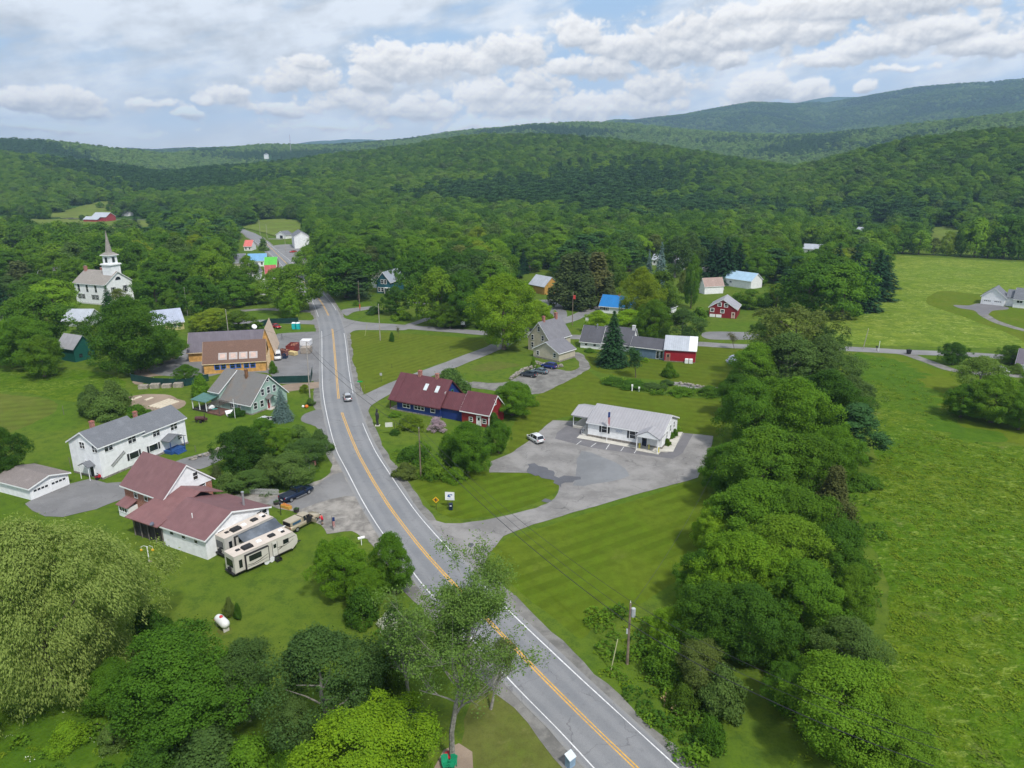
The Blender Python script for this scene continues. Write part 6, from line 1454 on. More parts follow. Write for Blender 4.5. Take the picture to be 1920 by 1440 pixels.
# ------------------------------------------------------------------ travel trailers
def trailer(label, A, B, side, roofc, awning, wallc=(.56, .53, .48)):
    """A rear, B front ground pixels of the side nearest the camera; local x forward, y to the left of travel"""
    g0, g1 = G(*A), G(*B); L = math.hypot(g1[0] - g0[0], g1[1] - g0[1]); a = math.atan2(g1[1] - g0[1], g1[0] - g0[0]); Wd, z0, z1 = 2.5, .55, 3.15
    r = empty('travel_trailer', label, 'trailer', (g0[0], g0[1], .02), a, 'travel trailers beside the white hall')
    WL = plain('trailer_wall_%d' % int(wallc[0] * 100), wallc, .45, .06, .5, .4); RF = plain('trailer_roof_' + str(int(roofc[0] * 100)), roofc, .6, .06, .6); DC = plain('dark_decal', (.05, .045, .04), .4)
    prof = [(0, z0), (L - .9, z0), (L - .15, z0 + .55), (L, z0 + 1.1), (L - .1, z1 - .7), (L - .6, z1 - .15), (L - .9, z1), (.05, z1), (0, z1 - .1)]
    MB().prism([(x, 0, z) for x, z in prof], (0, Wd, 0)).build('shell', WL, r)
    MB().prism([(.0, -.03, z1 + .002), (L - .9, -.03, z1 + .002), (L - .9, Wd + .03, z1 + .002), (0, Wd + .03, z1 + .002)], (0, 0, .06)).build('roof', RF, r)
    MB().prism([(L - .895, -.02, z1 + .0), (L - .6, -.02, z1 - .14), (L - .6, Wd + .02, z1 - .14), (L - .895, Wd + .02, z1 + .0)], (.01, 0, .05)).build('front_cap', RF, r)
    for (x, y, sx, sy, h_, m_) in ((2.6, 1.0, .75, .55, .3, PLST), (L * .66, 1.25, .5, .4, .22, PLST), (1.35, 1.3, .3, .25, .12, PLST), (L * .83, 1.0, .25, .2, .18, PLST), (L * .84, 1.7, .3, .25, .10, WHP), (L * .46, 1.3, .35, .3, .14, WHP)):
        MB().ring([[(x - sx, y - sy, z1 + .063), (x + sx, y - sy, z1 + .063), (x + sx, y + sy, z1 + .063), (x - sx, y + sy, z1 + .063)], [(x - sx * .8, y - sy * .8, z1 + .063 + h_), (x + sx * .9, y - sy * .8, z1 + .063 + h_), (x + sx * .9, y + sy * .8, z1 + .063 + h_), (x - sx * .8, y + sy * .8, z1 + .063 + h_)]]).build('roof_vent', m_, r)
    s_ = -1
    # slide-out on the visible side
    MB().box(1.6, -.35, z0 + .15, L * .50, -.003, z1 - .35).build('slide_out', WL, r)
    fr = MB().box(1.5, -.365, z0 + .1, 1.6 - .003, .0 - .004, z1 - .3).box(L * .5 + .003, -.365, z0 + .1, L * .5 + .1, -.004, z1 - .3).box(1.5, -.40, z1 - .347, L * .5 + .1, -.004, z1 - .29); fr.build('slide_trim', PLST, r)
    for (x0, x1, zz0, zz1, yy) in ((2.0, 3.9, 1.75, 2.6, -.352), (L * .76, L * .85, 1.85, 2.55, -.002), (.65, 1.15, 1.2, 2.4, -.002)):
        MB().box(x0, yy - .03, zz0, x1, yy, zz1).build('window', CGL, r)
    MB().box(-.03, .45, 1.35, -.002, 2.05, 2.5).build('rear_window', CGL, r)
    d = MB().box(L * .585, -.04, z0 + .1, L * .66, -.002, z1 - .3).build('door', plain('trailer_door', (.62, .60, .56), .4), r); MB().box(L * .6, -.055, 1.9, L * .645, -.042, 2.5).build('pane', CGL, d); 
    fr = MB(); x0, x1 = L * .585, L * .66
    fr.box(x0 - .05, -.05, z0 + .1, x0 - .003, -.003, z1 - .3).box(x1 + .003, -.05, z0 + .1, x1 + .05, -.003, z1 - .3).build('door_frame', PLST, r)
    # swoosh decals on the wall
    def sw(pts, yy): 
        mb = MB(); up = [(x, yy, z + w) for x, z, w in pts]; dn = [(x, yy, z - w) for x, z, w in reversed(pts)]; mb.prism(up + dn, (0, -.012, 0)); mb.build('decal', DC, r)
    sw([(1.65, 1.35, .03), (2.6, 1.2, .05), (3.6, 1.35, .06), (L * .49, 1.75, .02)], -.352); sw([(1.65, 1.1, .02), (3.0, 1.0, .04), (L * .49, 1.25, .02)], -.352)
    sw([(L * .67, 1.75, .02), (L * .72, 1.65, .06), (L * .78, 1.6, .04), (L * .85, 1.75, .03), (L * .93, 2.05, .02)], -.002); sw([(L * .67, 1.35, .02), (L * .72, 1.5, .07), (L * .76, 1.7, .02)], -.002); sw([(L * .8, 2.2, .01), (L * .88, 2.45, .04), (L * .96, 2.5, .02)], -.002)
    MB().box(.04, -.014, z0 + .02, L * .89, -.002, z0 + .12).build('skirt_stripe', DC, r)
    for (x) in (L * .47, L * .55):
        w = MB().cyl((x, -.12, .40), (x, .2, .40), .38, n=18).build('wheel', TYRE, r); MB().cyl((x, -.20, .42), (x, -.122, .42), .42, n=18).build('wheel_cover', WHP, w)
    MB().box(.2, .3, .3, L - 1.0, Wd - .3, .545).build('frame', PLST, r)
    mb = MB()
    for k in range(3): mb.box(L * .59, -.35 - .28 * k, .48 - .16 * k, L * .66, -.10 - .28 * k, .52 - .16 * k)
    for x in (L * .587, L * .662): mb.box(x - .02, -.95, .05, x + .02, -.1, .5)
    mb.build('entry_step', PLST, r)
    MB().cyl((-.25, Wd / 2, 1.0), (-.05, Wd / 2, 1.0), .36, n=14).build('spare_wheel', TYRE, r); MB().box(-.3, .1, .45, -.003, Wd - .1, .6).build('bumper', PLST, r)
    MB().box(L - .3, Wd / 2 - .08, .45, L + 1.2, Wd / 2 + .08, .58).build('tow_bar', PLST, r); MB().cyl((L + .25, Wd / 2 - .22, .6), (L + .25, Wd / 2 - .22, 1.05), .17, n=10).cyl((L + .25, Wd / 2 + .22, .6), (L + .25, Wd / 2 + .22, 1.05), .17, n=10).build('gas_bottle', WHP, r)
    MB().box(L - .9, .3, .0, L - .8, .4, .6).box(L - .9, Wd - .4, 0, L - .8, Wd - .3, .6).box(.3, .3, 0, .4, .4, .5).box(.3, Wd - .4, 0, .4, Wd - .3, .5).build('jack', PLST, r)
    if awning:
        aw = plain('awning_fabric', (.13, .15, .18), .6, .3, .5); ax0, ax1 = 1.9, L * .93
        secs = []
        for t in np.linspace(0, 1, 9): yy = -.38 - t * 2.2; zz = z1 - .12 - .75 * t - .25 * math.sin(math.pi * t); secs.append([(ax0, yy, zz), (ax1, yy, zz), (ax1, yy, zz + .02), (ax0, yy, zz + .02)])
        MB().ring(secs).build('awning', aw, r, True)
        MB().cyl((ax0 - .1, -2.6, z1 - .85), (ax1 + .1, -2.6, z1 - .85), .07, n=8).build('awning_roller', WHP, r)
        for x in (ax0, ax1): MB().cyl((x, -.05, 1.2), (x, -2.58, z1 - .86), .035, n=5).build('awning_arm', WHP, r)
    return r
trailer('beige travel trailer with slide out and swoosh stripes, nearer the camera', (443, 1084), (560, 1030), 1, (.56, .49, .43), False)
trailer('white roofed travel trailer with a grey awning out, against the white hall', (425, 1048), (522, 1000), 1, (.56, .56, .57), True, (.48, .46, .43))

# ------------------------------------------------------------------ poles, wires, signs
WD = plain('pole_wood', (.20, .155, .115), .9, .3, 2); WDP = plain('pale_pole_wood', (.34, .31, .28), .9, .2, 2); STL = plain('line_steel', (.03, .03, .035), .5)
POLES = {}
def pole(key, label, px, pyb, pyt, mat=WD, cross=False, trans=False, r=.15, tilt=(0, 0), group='utility poles along the roads'):
    g = G(px, pyb); ht = Ztop(g, pyt); o = empty('utility_pole', label, 'utility pole', (g[0], g[1], 0), 0, group); ht = min(ht, 14)
    top = (tilt[0] * ht, tilt[1] * ht, ht)
    MB().cyl((0, 0, -.2), top, r, r * .65, 8).build('post', mat, o)
    if cross: MB().box(top[0] - 1.1, top[1] - .06, ht - .65, top[0] + 1.1, top[1] + .06, ht - .52).build('crossarm', WDP, o)
    for k, dx in enumerate((-1., 0, 1.) if cross else (0,)):
        MB().cyl((top[0] + dx, top[1], ht - .5 if dx else ht), (top[0] + dx, top[1], ht - .28 if dx else ht + .25), .05, .03, 6).build('insulator', WHP, o)
    if trans:
        MB().cyl((top[0] + .35, -.05, ht - 1.7), (top[0] + .35, -.05, ht - .7), .24, n=12).build('transformer', plain('transformer_grey', (.42, .44, .45), .5), o)
        MB().box(-.3, -.05, ht - 4.0, -.12, .1, ht - 3.4).build('junction_box', plain('transformer_grey', (.42, .44, .45)), o)
    POLES[key] = (g[0] + top[0], g[1] + top[1], ht)
    AVOID.append((g[0], g[1], 2)); return o
pole('near', 'tall brown utility pole with grey transformer right of the road foreground', 1176, 1245, 1130, trans=True, r=.17)
pole('corner', 'utility pole standing in the scrub by the blue house garden', 789, 893, 803)
pole('green', 'pale utility pole at the top of the triangular green', 713, 638, 571, WDP)
pole('tee', 'utility pole with orange base beside the teal house drive', 675, 583, 528)
pole('tan', 'utility pole with a red box beside the tan house', 1073, 610, 549, cross=False)
pole('meadow', 'slender leaning pole on the meadow road', 1618, 655, 617, WDP, r=.12, tilt=(.12, 0))
pole('site', 'utility pole between the building site fence and the road', 581, 745, 625, WDP, tilt=(.02, 0))
pole('lib', 'utility pole rising behind the building site roof', 430, 640, 581, WDP)
pole('church', 'pale pole in the trees between church and building site', 352, 592, 540, WDP)
pole('st1', 'left one of the two poles beyond the bend of the far street', 488, 440, 412, WDP)
pole('st2', 'right one of the two poles beyond the bend of the far street', 501, 446, 421, WDP)
pole('st3', 'pole at the edge of the far car park', 536, 472, 443, WDP)
pole('yard', 'white pole in front of the sage green house', 441, 784, 750, WHP, r=.07)
pole('far', 'lone pole by the distant wood edge', 369, 418, 408, WDP)
g = G(1176, 1245)
def wire(label, a, c, sag=1.2, r=.022, n=18):
    a = Vector(a); c = Vector(c); pts = [a.lerp(c, t / n) - Vector((0, 0, 4 * sag * (t / n) * (1 - t / n))) for t in range(n + 1)]
    return tag(MB().tube(pts, r, 4).build('overhead_wire', STL), label, 'wire', 'overhead wires')
n_, co_ = POLES['near'], POLES['corner']
off = lambda p, dx, dz: (p[0] + dx, p[1], p[2] + dz)
wire('upper wire from the transformer pole to the blue house garden pole', off(n_, 0, .2), off(co_, 0, .2), 1.6)
wire('thick cable from the transformer pole to the blue house garden pole', off(n_, -.1, -2.6), off(co_, -.1, -2.4), 1.5, .04)
wire('middle wire from the transformer pole to the blue house garden pole', off(n_, .2, -1.5), off(co_, .2, -1.4), 1.5)
e_ = G(1500, 1700); far_ = (e_[0], e_[1], 11.5)
e_ = G(1560, 1500); far_ = (e_[0] + 4, e_[1] - 6, 11)
wire('upper wire leaving the transformer pole towards the lower right corner', off(n_, 0, .2), off(far_, 0, 1.5), 1.2)
wire('middle wire leaving the transformer pole towards the lower right corner', off(n_, .2, -1.5), off(far_, .3, .3), 1.2)
wire('thick cable leaving the transformer pole towards the lower right corner', off(n_, -.1, -2.6), off(far_, 0, -1.2), 1.2, .04)
q_ = G(1262, 930); wire('service wire from the transformer pole over the striped lawn', off(n_, 0, -.6), (q_[0] + 8, q_[1] + 2, 6.0), 1.5)
wire('wire crossing the main road from the site pole to the garden pole', POLES['site'], off(co_, 0, 0), 1.6)
wire('lower cable crossing the main road from the site pole to the garden pole', off(POLES['site'], 0, -1.4), off(co_, 0, -1.5), 1.6, .035)
wire('wire from the site pole across the road to the green', off(POLES['site'], 0, -.3), POLES['green'], 1.4)
wire('wire between the green pole and the teal house pole', POLES['green'], POLES['tee'], 1.2); wire('lower wire between the green pole and the teal house pole', off(POLES['green'], 0, -1), off(POLES['tee'], 0, -1.4), 1.3)
wire('wire from the green pole to the tan house pole', POLES['green'], POLES['tan'], 2.0); wire('lower cable from the green pole to the tan house pole', off(POLES['green'], 0, -1.2), off(POLES['tan'], 0, -1.6), 2.2, .035)
wire('wire from the building site roof pole to the site pole', POLES['lib'], POLES['site'], 1.4)
q_ = G(1420, 655); wire('wire along the meadow road', POLES['meadow'], (q_[0], q_[1], 8), 1.0)
MB().cyl((0, 0, 0), (0, 0, 1), .05).build('x', STL) if False else None
RDB = plain('red_box', (.45, .05, .04), .5)
g = POLES['tan']; tag(MB().box(g[0] + .1, g[1] - .3, g[2] - 2.2, g[0] + .9, g[1] + .2, g[2] - .9).build('red_box', RDB), 'red box bolted high on the tan house utility pole', 'box')
g = G(675, 583); tag(MB().cyl((g[0], g[1], 1.0), (g[0], g[1], 2.6), .24, n=8).build('pole_guard', plain('orange_guard', (.50, .12, .04), .6)), 'orange guard wrapped round the foot of the teal house drive pole', 'guard')
def stick(name, label, cat, px, pyb, pyt=None, h=None, r=.05, mat=WDP, tilt=(0, 0)):
    g = G(px, pyb); ht = Ztop(g, pyt) if h is None else h; o = empty(name, label, cat, (g[0], g[1], 0)); MB().cyl((0, 0, -.1), (tilt[0] * ht, tilt[1] * ht, ht), r, n=6).build('post', mat, o); return o, ht
for (x, y, t, l) in ((1145, 1258, (.16, .05), 'leaning yellowish guy marker left of the transformer pole'), (684, 630, (.25, 0), 'leaning yellow guy marker on the triangular green')):
    stick('guy_marker', l, 'marker', x, y, h=4.0, r=.06, mat=plain('marker_yellow', (.45, .45, .25), .5), tilt=t)
def signpost(label, px, pyb, zc, w, h_, mat, diamond=False, posts=(0,), rz=0, name='road_sign', cat='sign', pm=STL, faceto=None, ph=None):
    g = G(px, pyb); o = empty(name, label, cat, (g[0], g[1], 0), rz)
    for x in posts: MB().cyl((x, 0, -.1), (x, 0, ph or zc + h_ / 2 - .05), .045, n=6).build('post', pm, o)
    if diamond: p_ = MB().prism([(0, -.06, zc - h_ / 2), (w / 2, -.06, zc), (0, -.06, zc + h_ / 2), (-w / 2, -.06, zc)], (0, -.03, 0)).build('panel', mat, o)
    else: p_ = MB().box(-w / 2, -.09, zc - h_ / 2, w / 2, -.06, zc + h_ / 2).build('panel', mat, o)
    return o, p_
YSG = plain('sign_yellow', (.70, .38, .015), .5, .03)
o, p_ = signpost('yellow diamond crossroads sign with a black cross at the post office drive', 818, 955, 1.75, 1.15, 1.15, YSG, True, rz=-.12)
MB().box(-.09, -.098, 1.43, .09, -.092, 2.07).box(-.32, -.101, 1.67, .32, -.0985, 1.83).build('cross_mark', BLK, p_)
p_.children[0].rotation_euler = (0, 0, 0)
o, p_ = signpost('white post office sign with a blue eagle head emblem on two dark posts', 844, 952, 2.15, 1.55, 1.45, WHP, posts=(-.35, .35), rz=-.1)
eg = MB().prism([(-.40, -.095, 2.02), (-.30, -.095, 2.42), (.34, -.095, 2.52), (.46, -.095, 2.38), (.40, -.095, 2.30), (.20, -.095, 2.28), (.05, -.095, 2.10), (.20, -.095, 2.02), (.05, -.095, 1.92)], (0, -.008, 0)).build('eagle_emblem', NAV, p_)
MB().prism([(-.12, -.104, 2.20), (.02, -.104, 2.34), (.30, -.104, 2.36), (.12, -.104, 2.24)], (0, -.006, 0)).build('emblem_head', WHP, p_)
MB().box(-.5, -.098, 1.60, .5, -.092, 1.70).build('lettering_band', plain('pale_blue', (.4, .5, .65), .5), p_)
g = G(846, 953); mbx = empty('mailbox', 'round topped dark mailbox below the white post office sign', 'mailbox', (g[0], g[1] - .5, 0)); MB().box(-.3, -.3, .05, .3, .3, .95).cyl((-.3, 0, .95), (.3, 0, .95), .3, n=14).build('body', plain('mailbox_blue', (.01, .02, .05), .35), mbx); MB().box(-.15, -.32, .75, .15, -.302, .9).build('slot', WHP, mbx)
GSG = plain('street_sign_green', (.01, .35, .08), .5)
o, p_ = signpost('green street name sign on the corner of the green', 676, 733, 2.5, 1.3, .34, GSG, posts=(0,)); MB().cyl((1.1, -.2, 0), (1.1, -.2, 1.6), .04, n=5).build('post', WD, o)
signpost('small white backed sign on the green beside the blue house', 715, 716, 2.1, .6, .7, plain('sign_back', (.35, .36, .36), .5))
o, p_ = signpost('pale board sign on a bracket post in front of the blue house', 735, 815, 2.3, 1.5, 1.0, plain('board_pale', (.55, .57, .5), .6), posts=(.6,), rz=.2)
p_.location.x = -.55
o, p_ = signpost('white realty board hanging from a white post near the gravel yard', 589, 884, 1.75, .95, .95, plain('board_pink', (.50, .22, .20), .6), posts=(), rz=.15, name='hanging_sign')
MB().cyl((-.8, 0, 0), (-.8, 0, 3.0), .09, n=6).box(-.8, -.07, 2.72, .85, .07, 2.86).build('post', WHP, o); MB().prism([(0, -.098, 1.5), (.18, -.098, 1.75), (0, -.098, 2.0), (-.18, -.098, 1.75)], (0, -.01, 0)).build('dark_motif', BLK, p_)
signpost('small white sign on the verge left of the teal house pole', 632, 559, 1.6, .9, .9, WHP); signpost('white notice sign beside the road in front of the dark maples', 868, 617, 2.2, 1.4, 1.3, WHP)
signpost('white sign board behind the farmhouse', 1100, 612, 2.5, 1.2, 1.5, WHP); signpost('yellow green school crossing sign by the site drive', 557, 600, 1.9, .7, .9, plain('fluorescent_yellow', (.5, .6, .05), .5), pm=STL)
for (x, y, l) in ((735, 690, 'short dark post in the middle of the green'), (844, 658, 'thin post at the right of the green'), (745, 718, 'tiny dark marker near the maroon roof ridge')): stick('garden_post', l, 'post', x, y, h=1.2, r=.05, mat=STL)
# sculpture
g = G(708, 798); o = empty('sculpture', 'slender dark standing sculpture on the lawn left of the blue house', 'sculpture', (g[0], g[1], 0)); SCM = plain('dark_bronze', (.035, .035, .035), .6, .3, 4)
MB().ring([[(r * math.cos(k * .785) + x, r * .7 * math.sin(k * .785), z) for k in range(8)] for (x, z, r) in ((0, 0, .35), (.05, .5, .22), (-.05, 1.2, .28), (.06, 2.0, .38), (0, 2.6, .42), (-.05, 3.1, .2), (0, 3.3, .22), (.03, 3.65, .2), (0, 3.85, .06))]).build('figure', SCM, o); MB().box(-.5, -.5, -.05, .5, .5, .1).build('plinth', M['conc'], o)
# flagpole and flags
def flag(parent, x, z, w, h_, hang=True):
    RED, WHT, BL_ = plain('flag_red', (.45, .02, .04), .7), plain('flag_white', (.7, .7, .7), .7), plain('flag_blue', (.01, .03, .14), .7)
    f = empty('flag', None, None, (0, 0, 0)); bpy.data.objects.remove(f)
    n = 13; root = None
    for i in range(n):
        # limp flag: stripes hang down the pole in folds
        x0 = x + w * i / n; x1 = x + w * (i + 1) / n; y = .06 * math.sin(i * 1.3); y1 = .06 * math.sin((i + 1) * 1.3)
        mt = RED if i % 2 == 0 else WHT
        q = MB().prism([(x0, y, z - h_ * (1 - .15 * math.sin(i))), (x1, y1, z - h_ * (1 - .15 * math.sin(i + 1))), (x1, y1, z - h_ * .42), (x0, y, z - h_ * .42)], (0, .01, 0)).build('flag_cloth' if root is None else 'stripe', mt, root or parent); root = root or q
    MB().prism([(x, -.05, z - h_ * .42), (x + w, .05, z - h_ * .42), (x + w, .05, z), (x, -.05, z)], (0, .015, 0)).build('canton', BL_, root)
g = G(1137.5, 828); ht = Ztop(g, 771); o = empty('flagpole', 'white flagpole with a limp striped flag in front of the post office', 'flagpole', (g[0], g[1], 0)); MB().cyl((0, 0, 0), (0, 0, ht), .075, .045, 8).build('pole', WHP, o); MB().ball((0, 0, ht + .08), .1).build('finial', plain('gold', (.5, .35, .1), .4), o); flag(o, .05, ht - .2, .45, 2.7)
g = G(625, 995); o = empty('flagpole', 'short leaning flag on a dark staff in the gravel yard', 'flagpole', (g[0], g[1], 0)); MB().cyl((0, 0, 0), (-.15, 0, 2.6), .03, n=6).build('pole', STL, o); flag(o, -.02, 2.3, .35, 1.6)
# bollards
BY = plain('bollard_yellow', (.62, .55, .10), .5)
for (x, y, l) in ((1199, 841, 'yellow bollard at the left post of the post office porch'), (1216.5, 843.5, 'slim yellow bollard in the middle of the post office porch front'), (1234, 849, 'yellow bollard at the right post of the post office porch')):
    g = G(x, y); o = empty('bollard', l, 'bollard', (g[0], g[1], 0), 0, 'bollards at the post office porch'); MB().cyl((0, 0, 0), (0, 0, 1.25), .2 if x != 1216.5 else .13, n=10).build('post', BY, o); MB().ball((0, 0, 1.25), (.2 if x != 1216.5 else .13, .2 if x != 1216.5 else .13, .1), 10, 4).build('cap', WHP, o)
for (x, y, w, hh_, l) in ((1185, 733, .5, 1.6, 'white vent post on the rear lawn of the post office, left of the pair'), (1198, 734, .45, 1.1, 'white curved vent pipe on the rear lawn, right of the pair')):
    g = G(x, y); o = empty('vent_post', l, 'vent pipe', (g[0], g[1], 0), 0, 'vent pipes on the rear lawn'); MB().cyl((0, 0, 0), (0, 0, hh_), .14, n=8).build('post', WHP, o); MB().box(-.2, -.15, hh_ - .4, .2, .15, hh_ + .1).build('cap', WHP, o)
# ------------------------------------------------------------------ yard things
g = G(418, 1178); g2 = G(428, 1176); o = empty('propane_tank', 'white propane tank with a red dome on the lawn below the trailers', 'propane tank', (g[0], g[1], 0), -.75)
TK = plain('tank_white', (.70, .70, .69), .35, .06, 1, .5); L_ = 2.6
secs = [[(x, r * math.cos(k * math.pi / 8), 1.0 + r * math.sin(k * math.pi / 8)) for k in range(16)] for (x, r) in ((-L_ / 2 - .02, .05), (-L_ / 2 + .08, .32), (-L_ / 2 + .28, .5), (-L_ / 2 + .5, .56), (L_ / 2 - .5, .56), (L_ / 2 - .28, .5), (L_ / 2 - .08, .32), (L_ / 2 + .02, .05))]
tk = MB().ring(secs).build('tank', TK, o, True); MB().ball((-.1, 0, 1.6), (.22, .22, .18), 10, 5).build('dome', plain('dome_red', (.5, .02, .03), .5), o)
MB().box(-1.0, -.35, 0, -.8, .35, .5).box(.8, -.35, 0, 1.0, .35, .5).build('saddle', M['conc'], o); MB().box(-1.15, -.565, 1.0, -.75, -.555, 1.12).build('warning_label', RDB, tk)
sheet('tank_pad', [(406, 1181), (420, 1175), (434, 1178), (434, 1188), (420, 1190), (409, 1187)], M['verge'], .022, jit=.1)
# yard lamp with amber globes
g = G(280, 1052); ht = Ztop(g, 1025); o = empty('yard_lamp', 'white yard lamp post with hanging amber globes behind the white hall', 'lamp post', (g[0], g[1], 0)); MB().cyl((0, 0, 0), (0, 0, ht), .07, n=8).build('post', WHP, o)
AMB = plain('amber_globe', (.75, .42, .03), .3)
for dx in (-.85, .75):
    MB().tube([(0, 0, ht), (dx * .5, 0, ht + .15), (dx, 0, ht), (dx, 0, ht - .35)], .025, 5).build('arm', WHP, o); MB().ball((dx, 0, ht - .5), .2, 10, 6).build('globe', AMB, o)
sheet('flower_bed', [(276, 1052), (280, 1049), (286, 1052), (281, 1056)], M['dirt'], .022, jit=.02)
g = G(527, 966); ht = Ztop(g, 946); o = empty('yard_lamp', 'dark lamp post on a round bed beside the beige pickup', 'lamp post', (g[0], g[1], 0)); MB().cyl((0, 0, 0), (0, 0, ht), .06, n=8).build('post', BLK, o); MB().box(-.14, -.14, ht, .14, .14, ht + .35).build('lantern', BLK, o)
def planter(px, py, label, mat, w, d, h_, fl):
    g = G(px, py); o = empty('planter', label, 'planter', (g[0], g[1], .03), -.5, 'planters at the gravel yard')
    if w == d: MB().cyl((0, 0, 0), (0, 0, h_), w * .4, w * .5, 14).build('tub', mat, o)
    else: MB().box(-w / 2, -d / 2, 0, w / 2, d / 2, h_).build('tub', mat, o)
    rr = np.random.default_rng(int(px)); V, F_ = cards(rr.uniform(-1, 1, (60, 3)) * np.array([w * .42, d * .42, .12]) + np.array([0, 0, h_ + .12]), unit(rr.normal(size=(60, 3)) + np.array([0, 0, 1])), .09, rng=rr)
    q = bpy.data.objects.new('plant', npmesh('plant', V, F_, LM_F if fl else LEAFG)); COL.objects.link(q); q.parent = o
LEAFG = plain('planter_leaves', (.04, .11, .02), .7); LM_F = plain('orange_flowers', (.65, .20, .04), .6)
planter(518, 946, 'dark tub of plants at the corner of the white hall', DKW, .9, .9, .5, False); planter(537, 953, 'long yellow planter box of orange flowers by the lamp', plain('planter_yellow', (.50, .28, .05), .7), 1.9, .7, .5, True); planter(556, 960, 'dark tub of plants behind the beige pickup', DKW, .95, .95, .55, False)
# low picket screen behind the navy pickup
g0, g1 = G(468, 927), G(524, 929); o = empty('fence', 'short white trellis fence left of the navy pickup', 'fence', (g0[0], g0[1], 0), math.atan2(g1[1] - g0[1], g1[0] - g0[0])); Lf = math.hypot(g1[0] - g0[0], g1[1] - g0[1]); FG = plain('grey_white_paint', (.40, .41, .40), .8, .2, 3)
mb = MB()
for k in range(int(Lf / .16)): mb.box(k * .16, -.02, .1, k * .16 + .09, .02, 1.15 + .05 * (k % 2))
mb.build('pickets', FG, o); MB().box(0, .022, .3, Lf, .06, .38).box(0, .022, .9, Lf, .06, .98).build('rail', FG, o)
# roadside mailbox and box at the lower edge
g = G(678, 1022); o = empty('mailbox', 'white mailbox on a white post beside the road in front of the bushes', 'mailbox', (g[0], g[1], 0), .5); MB().cyl((0, 0, 0), (0, 0, 1.1), .06, n=6).build('post', WHP, o); MB().box(-.5, -.16, 1.1, .5, .16, 1.25).cyl((-.5, 0, 1.25), (.5, 0, 1.25), .16, n=12).build('box', WHP, o)
g = G(1069, 1436); o = empty('newspaper_box', 'pale blue roadside box with slanted top at the lower picture edge', 'box', (g[0], g[1], 0), .75); MB().prism([(-.4, -.3, 0), (-.4, .3, 0), (-.4, .3, 1.3), (-.4, -.3, 1.0)], (.8, 0, 0)).build('cabinet', plain('box_blue', (.22, .32, .42), .5), o); MB().prism([(-.46, -.36, 1.02), (-.46, .36, 1.38), (.46, .36, 1.38), (.46, -.36, 1.02)], (0, 0, .05)).build('lid', plain('lid_pale', (.55, .6, .63), .5), o)
# garden chairs and table under the foreground tree
def chair(px, py, label, mat, rz):
    g = G(px, py); o = empty('garden_chair', label, 'chair', (g[0], g[1], .02), rz, 'garden chairs under the foreground tree')
    MB().prism([(-.3, -.32, .42), (.3, -.32, .42), (.3, .3, .34), (-.3, .3, .34)], (0, 0, .05)).build('seat', mat, o)
    MB().prism([(-.3, .3, .36), (.3, .3, .36), (.34, .55, 1.05), (0, .58, 1.15), (-.34, .55, 1.05)], (0, .04, 0)).build('backrest', mat, o)
    for sx in (-.36, .28):
        MB().box(sx, -.35, .58, sx + .08, .4, .62).build('armrest', mat, o)
        for y in (-.33, .3): MB().box(sx + .01, y, 0, sx + .07, y + .06, .578).build('leg', mat, o)
CG, CR = plain('chair_green', (.01, .25, .12), .5), plain('chair_red', (.40, .015, .025), .5)
chair(836, 1441, 'green garden chair, left of the pair under the foreground tree', CG, .3); chair(848, 1441, 'green garden chair, right of the pair under the foreground tree', CG, -.3)
g = G(843, 1425); o = empty('garden_table', 'small red round garden table under the foreground tree', 'table', (g[0], g[1], .02)); MB().cyl((0, 0, .62), (0, 0, .67), .5, n=16).build('top', CR, o)
for k in range(4): a = k * 1.57 + .5; MB().cyl((.35 * math.cos(a), .35 * math.sin(a), 0), (.3 * math.cos(a), .3 * math.sin(a), .618), .03, n=5).build('leg', CR, o)
sheet('mulch_bed', [(815, 1440), (830, 1405), (860, 1395), (885, 1410), (890, 1450), (850, 1470)], M['dirt'], .024, jit=.2)
# barrel smoker
g = G(376, 792); o = empty('smoker_grill', 'brown barrel smoker grill on wheels on the lawn', 'grill', (g[0], g[1], 0), .1); SMK = plain('smoker_brown', (.07, .03, .03), .6, .3, 3)
MB().cyl((-1.0, 0, .95), (1.0, 0, .95), .48, n=14).build('barrel', SMK, o); MB().cyl((1.0, 0, 1.3), (1.0, 0, 2.1), .08, n=8).build('chimney', SMK, o); MB().box(1.0, -.3, .5, 1.5, .3, 1.0).build('firebox', SMK, o); MB().cyl((-1.0, 0, .3), (-1.8, 0, .3), .04, n=5).build('tow_bar', STL, o)
for sg in (-1, 1): MB().cyl((.2, sg * .5, .3), (.2, sg * .62, .3), .3, n=14).build('wheel', TYRE, o)
for x in (-.8, .7): MB().box(x, -.3, .05, x + .06, .3, .5).build('leg', STL, o)
g = G(396, 768); o = empty('covered_pile', 'heap under a white and turquoise tarp beside the pergola', 'tarp', (g[0], g[1], 0), .3); MB().ball((0, 0, .5), (.9, .7, .7), 9, 6).build('white_sheet', WHP, o); MB().ball((.9, -.8, .2), (.9, .5, .25), 9, 5).build('turquoise_sheet', plain('turquoise', (.03, .32, .30), .5), o)
g = G(432, 778); o = empty('cellar_door', 'white slanted cellar hatch on the lawn by the green house', 'hatch', (g[0], g[1], 0), .6); MB().prism([(-.9, -.9, .05), (.9, -.9, .05), (.9, .9, .85), (-.9, .9, .85)], (0, 0, .06)).build('hatch', WHP, o); MB().box(-.9, .85, 0, .9, .89, .84).build('back_wall', M['conc'], o)
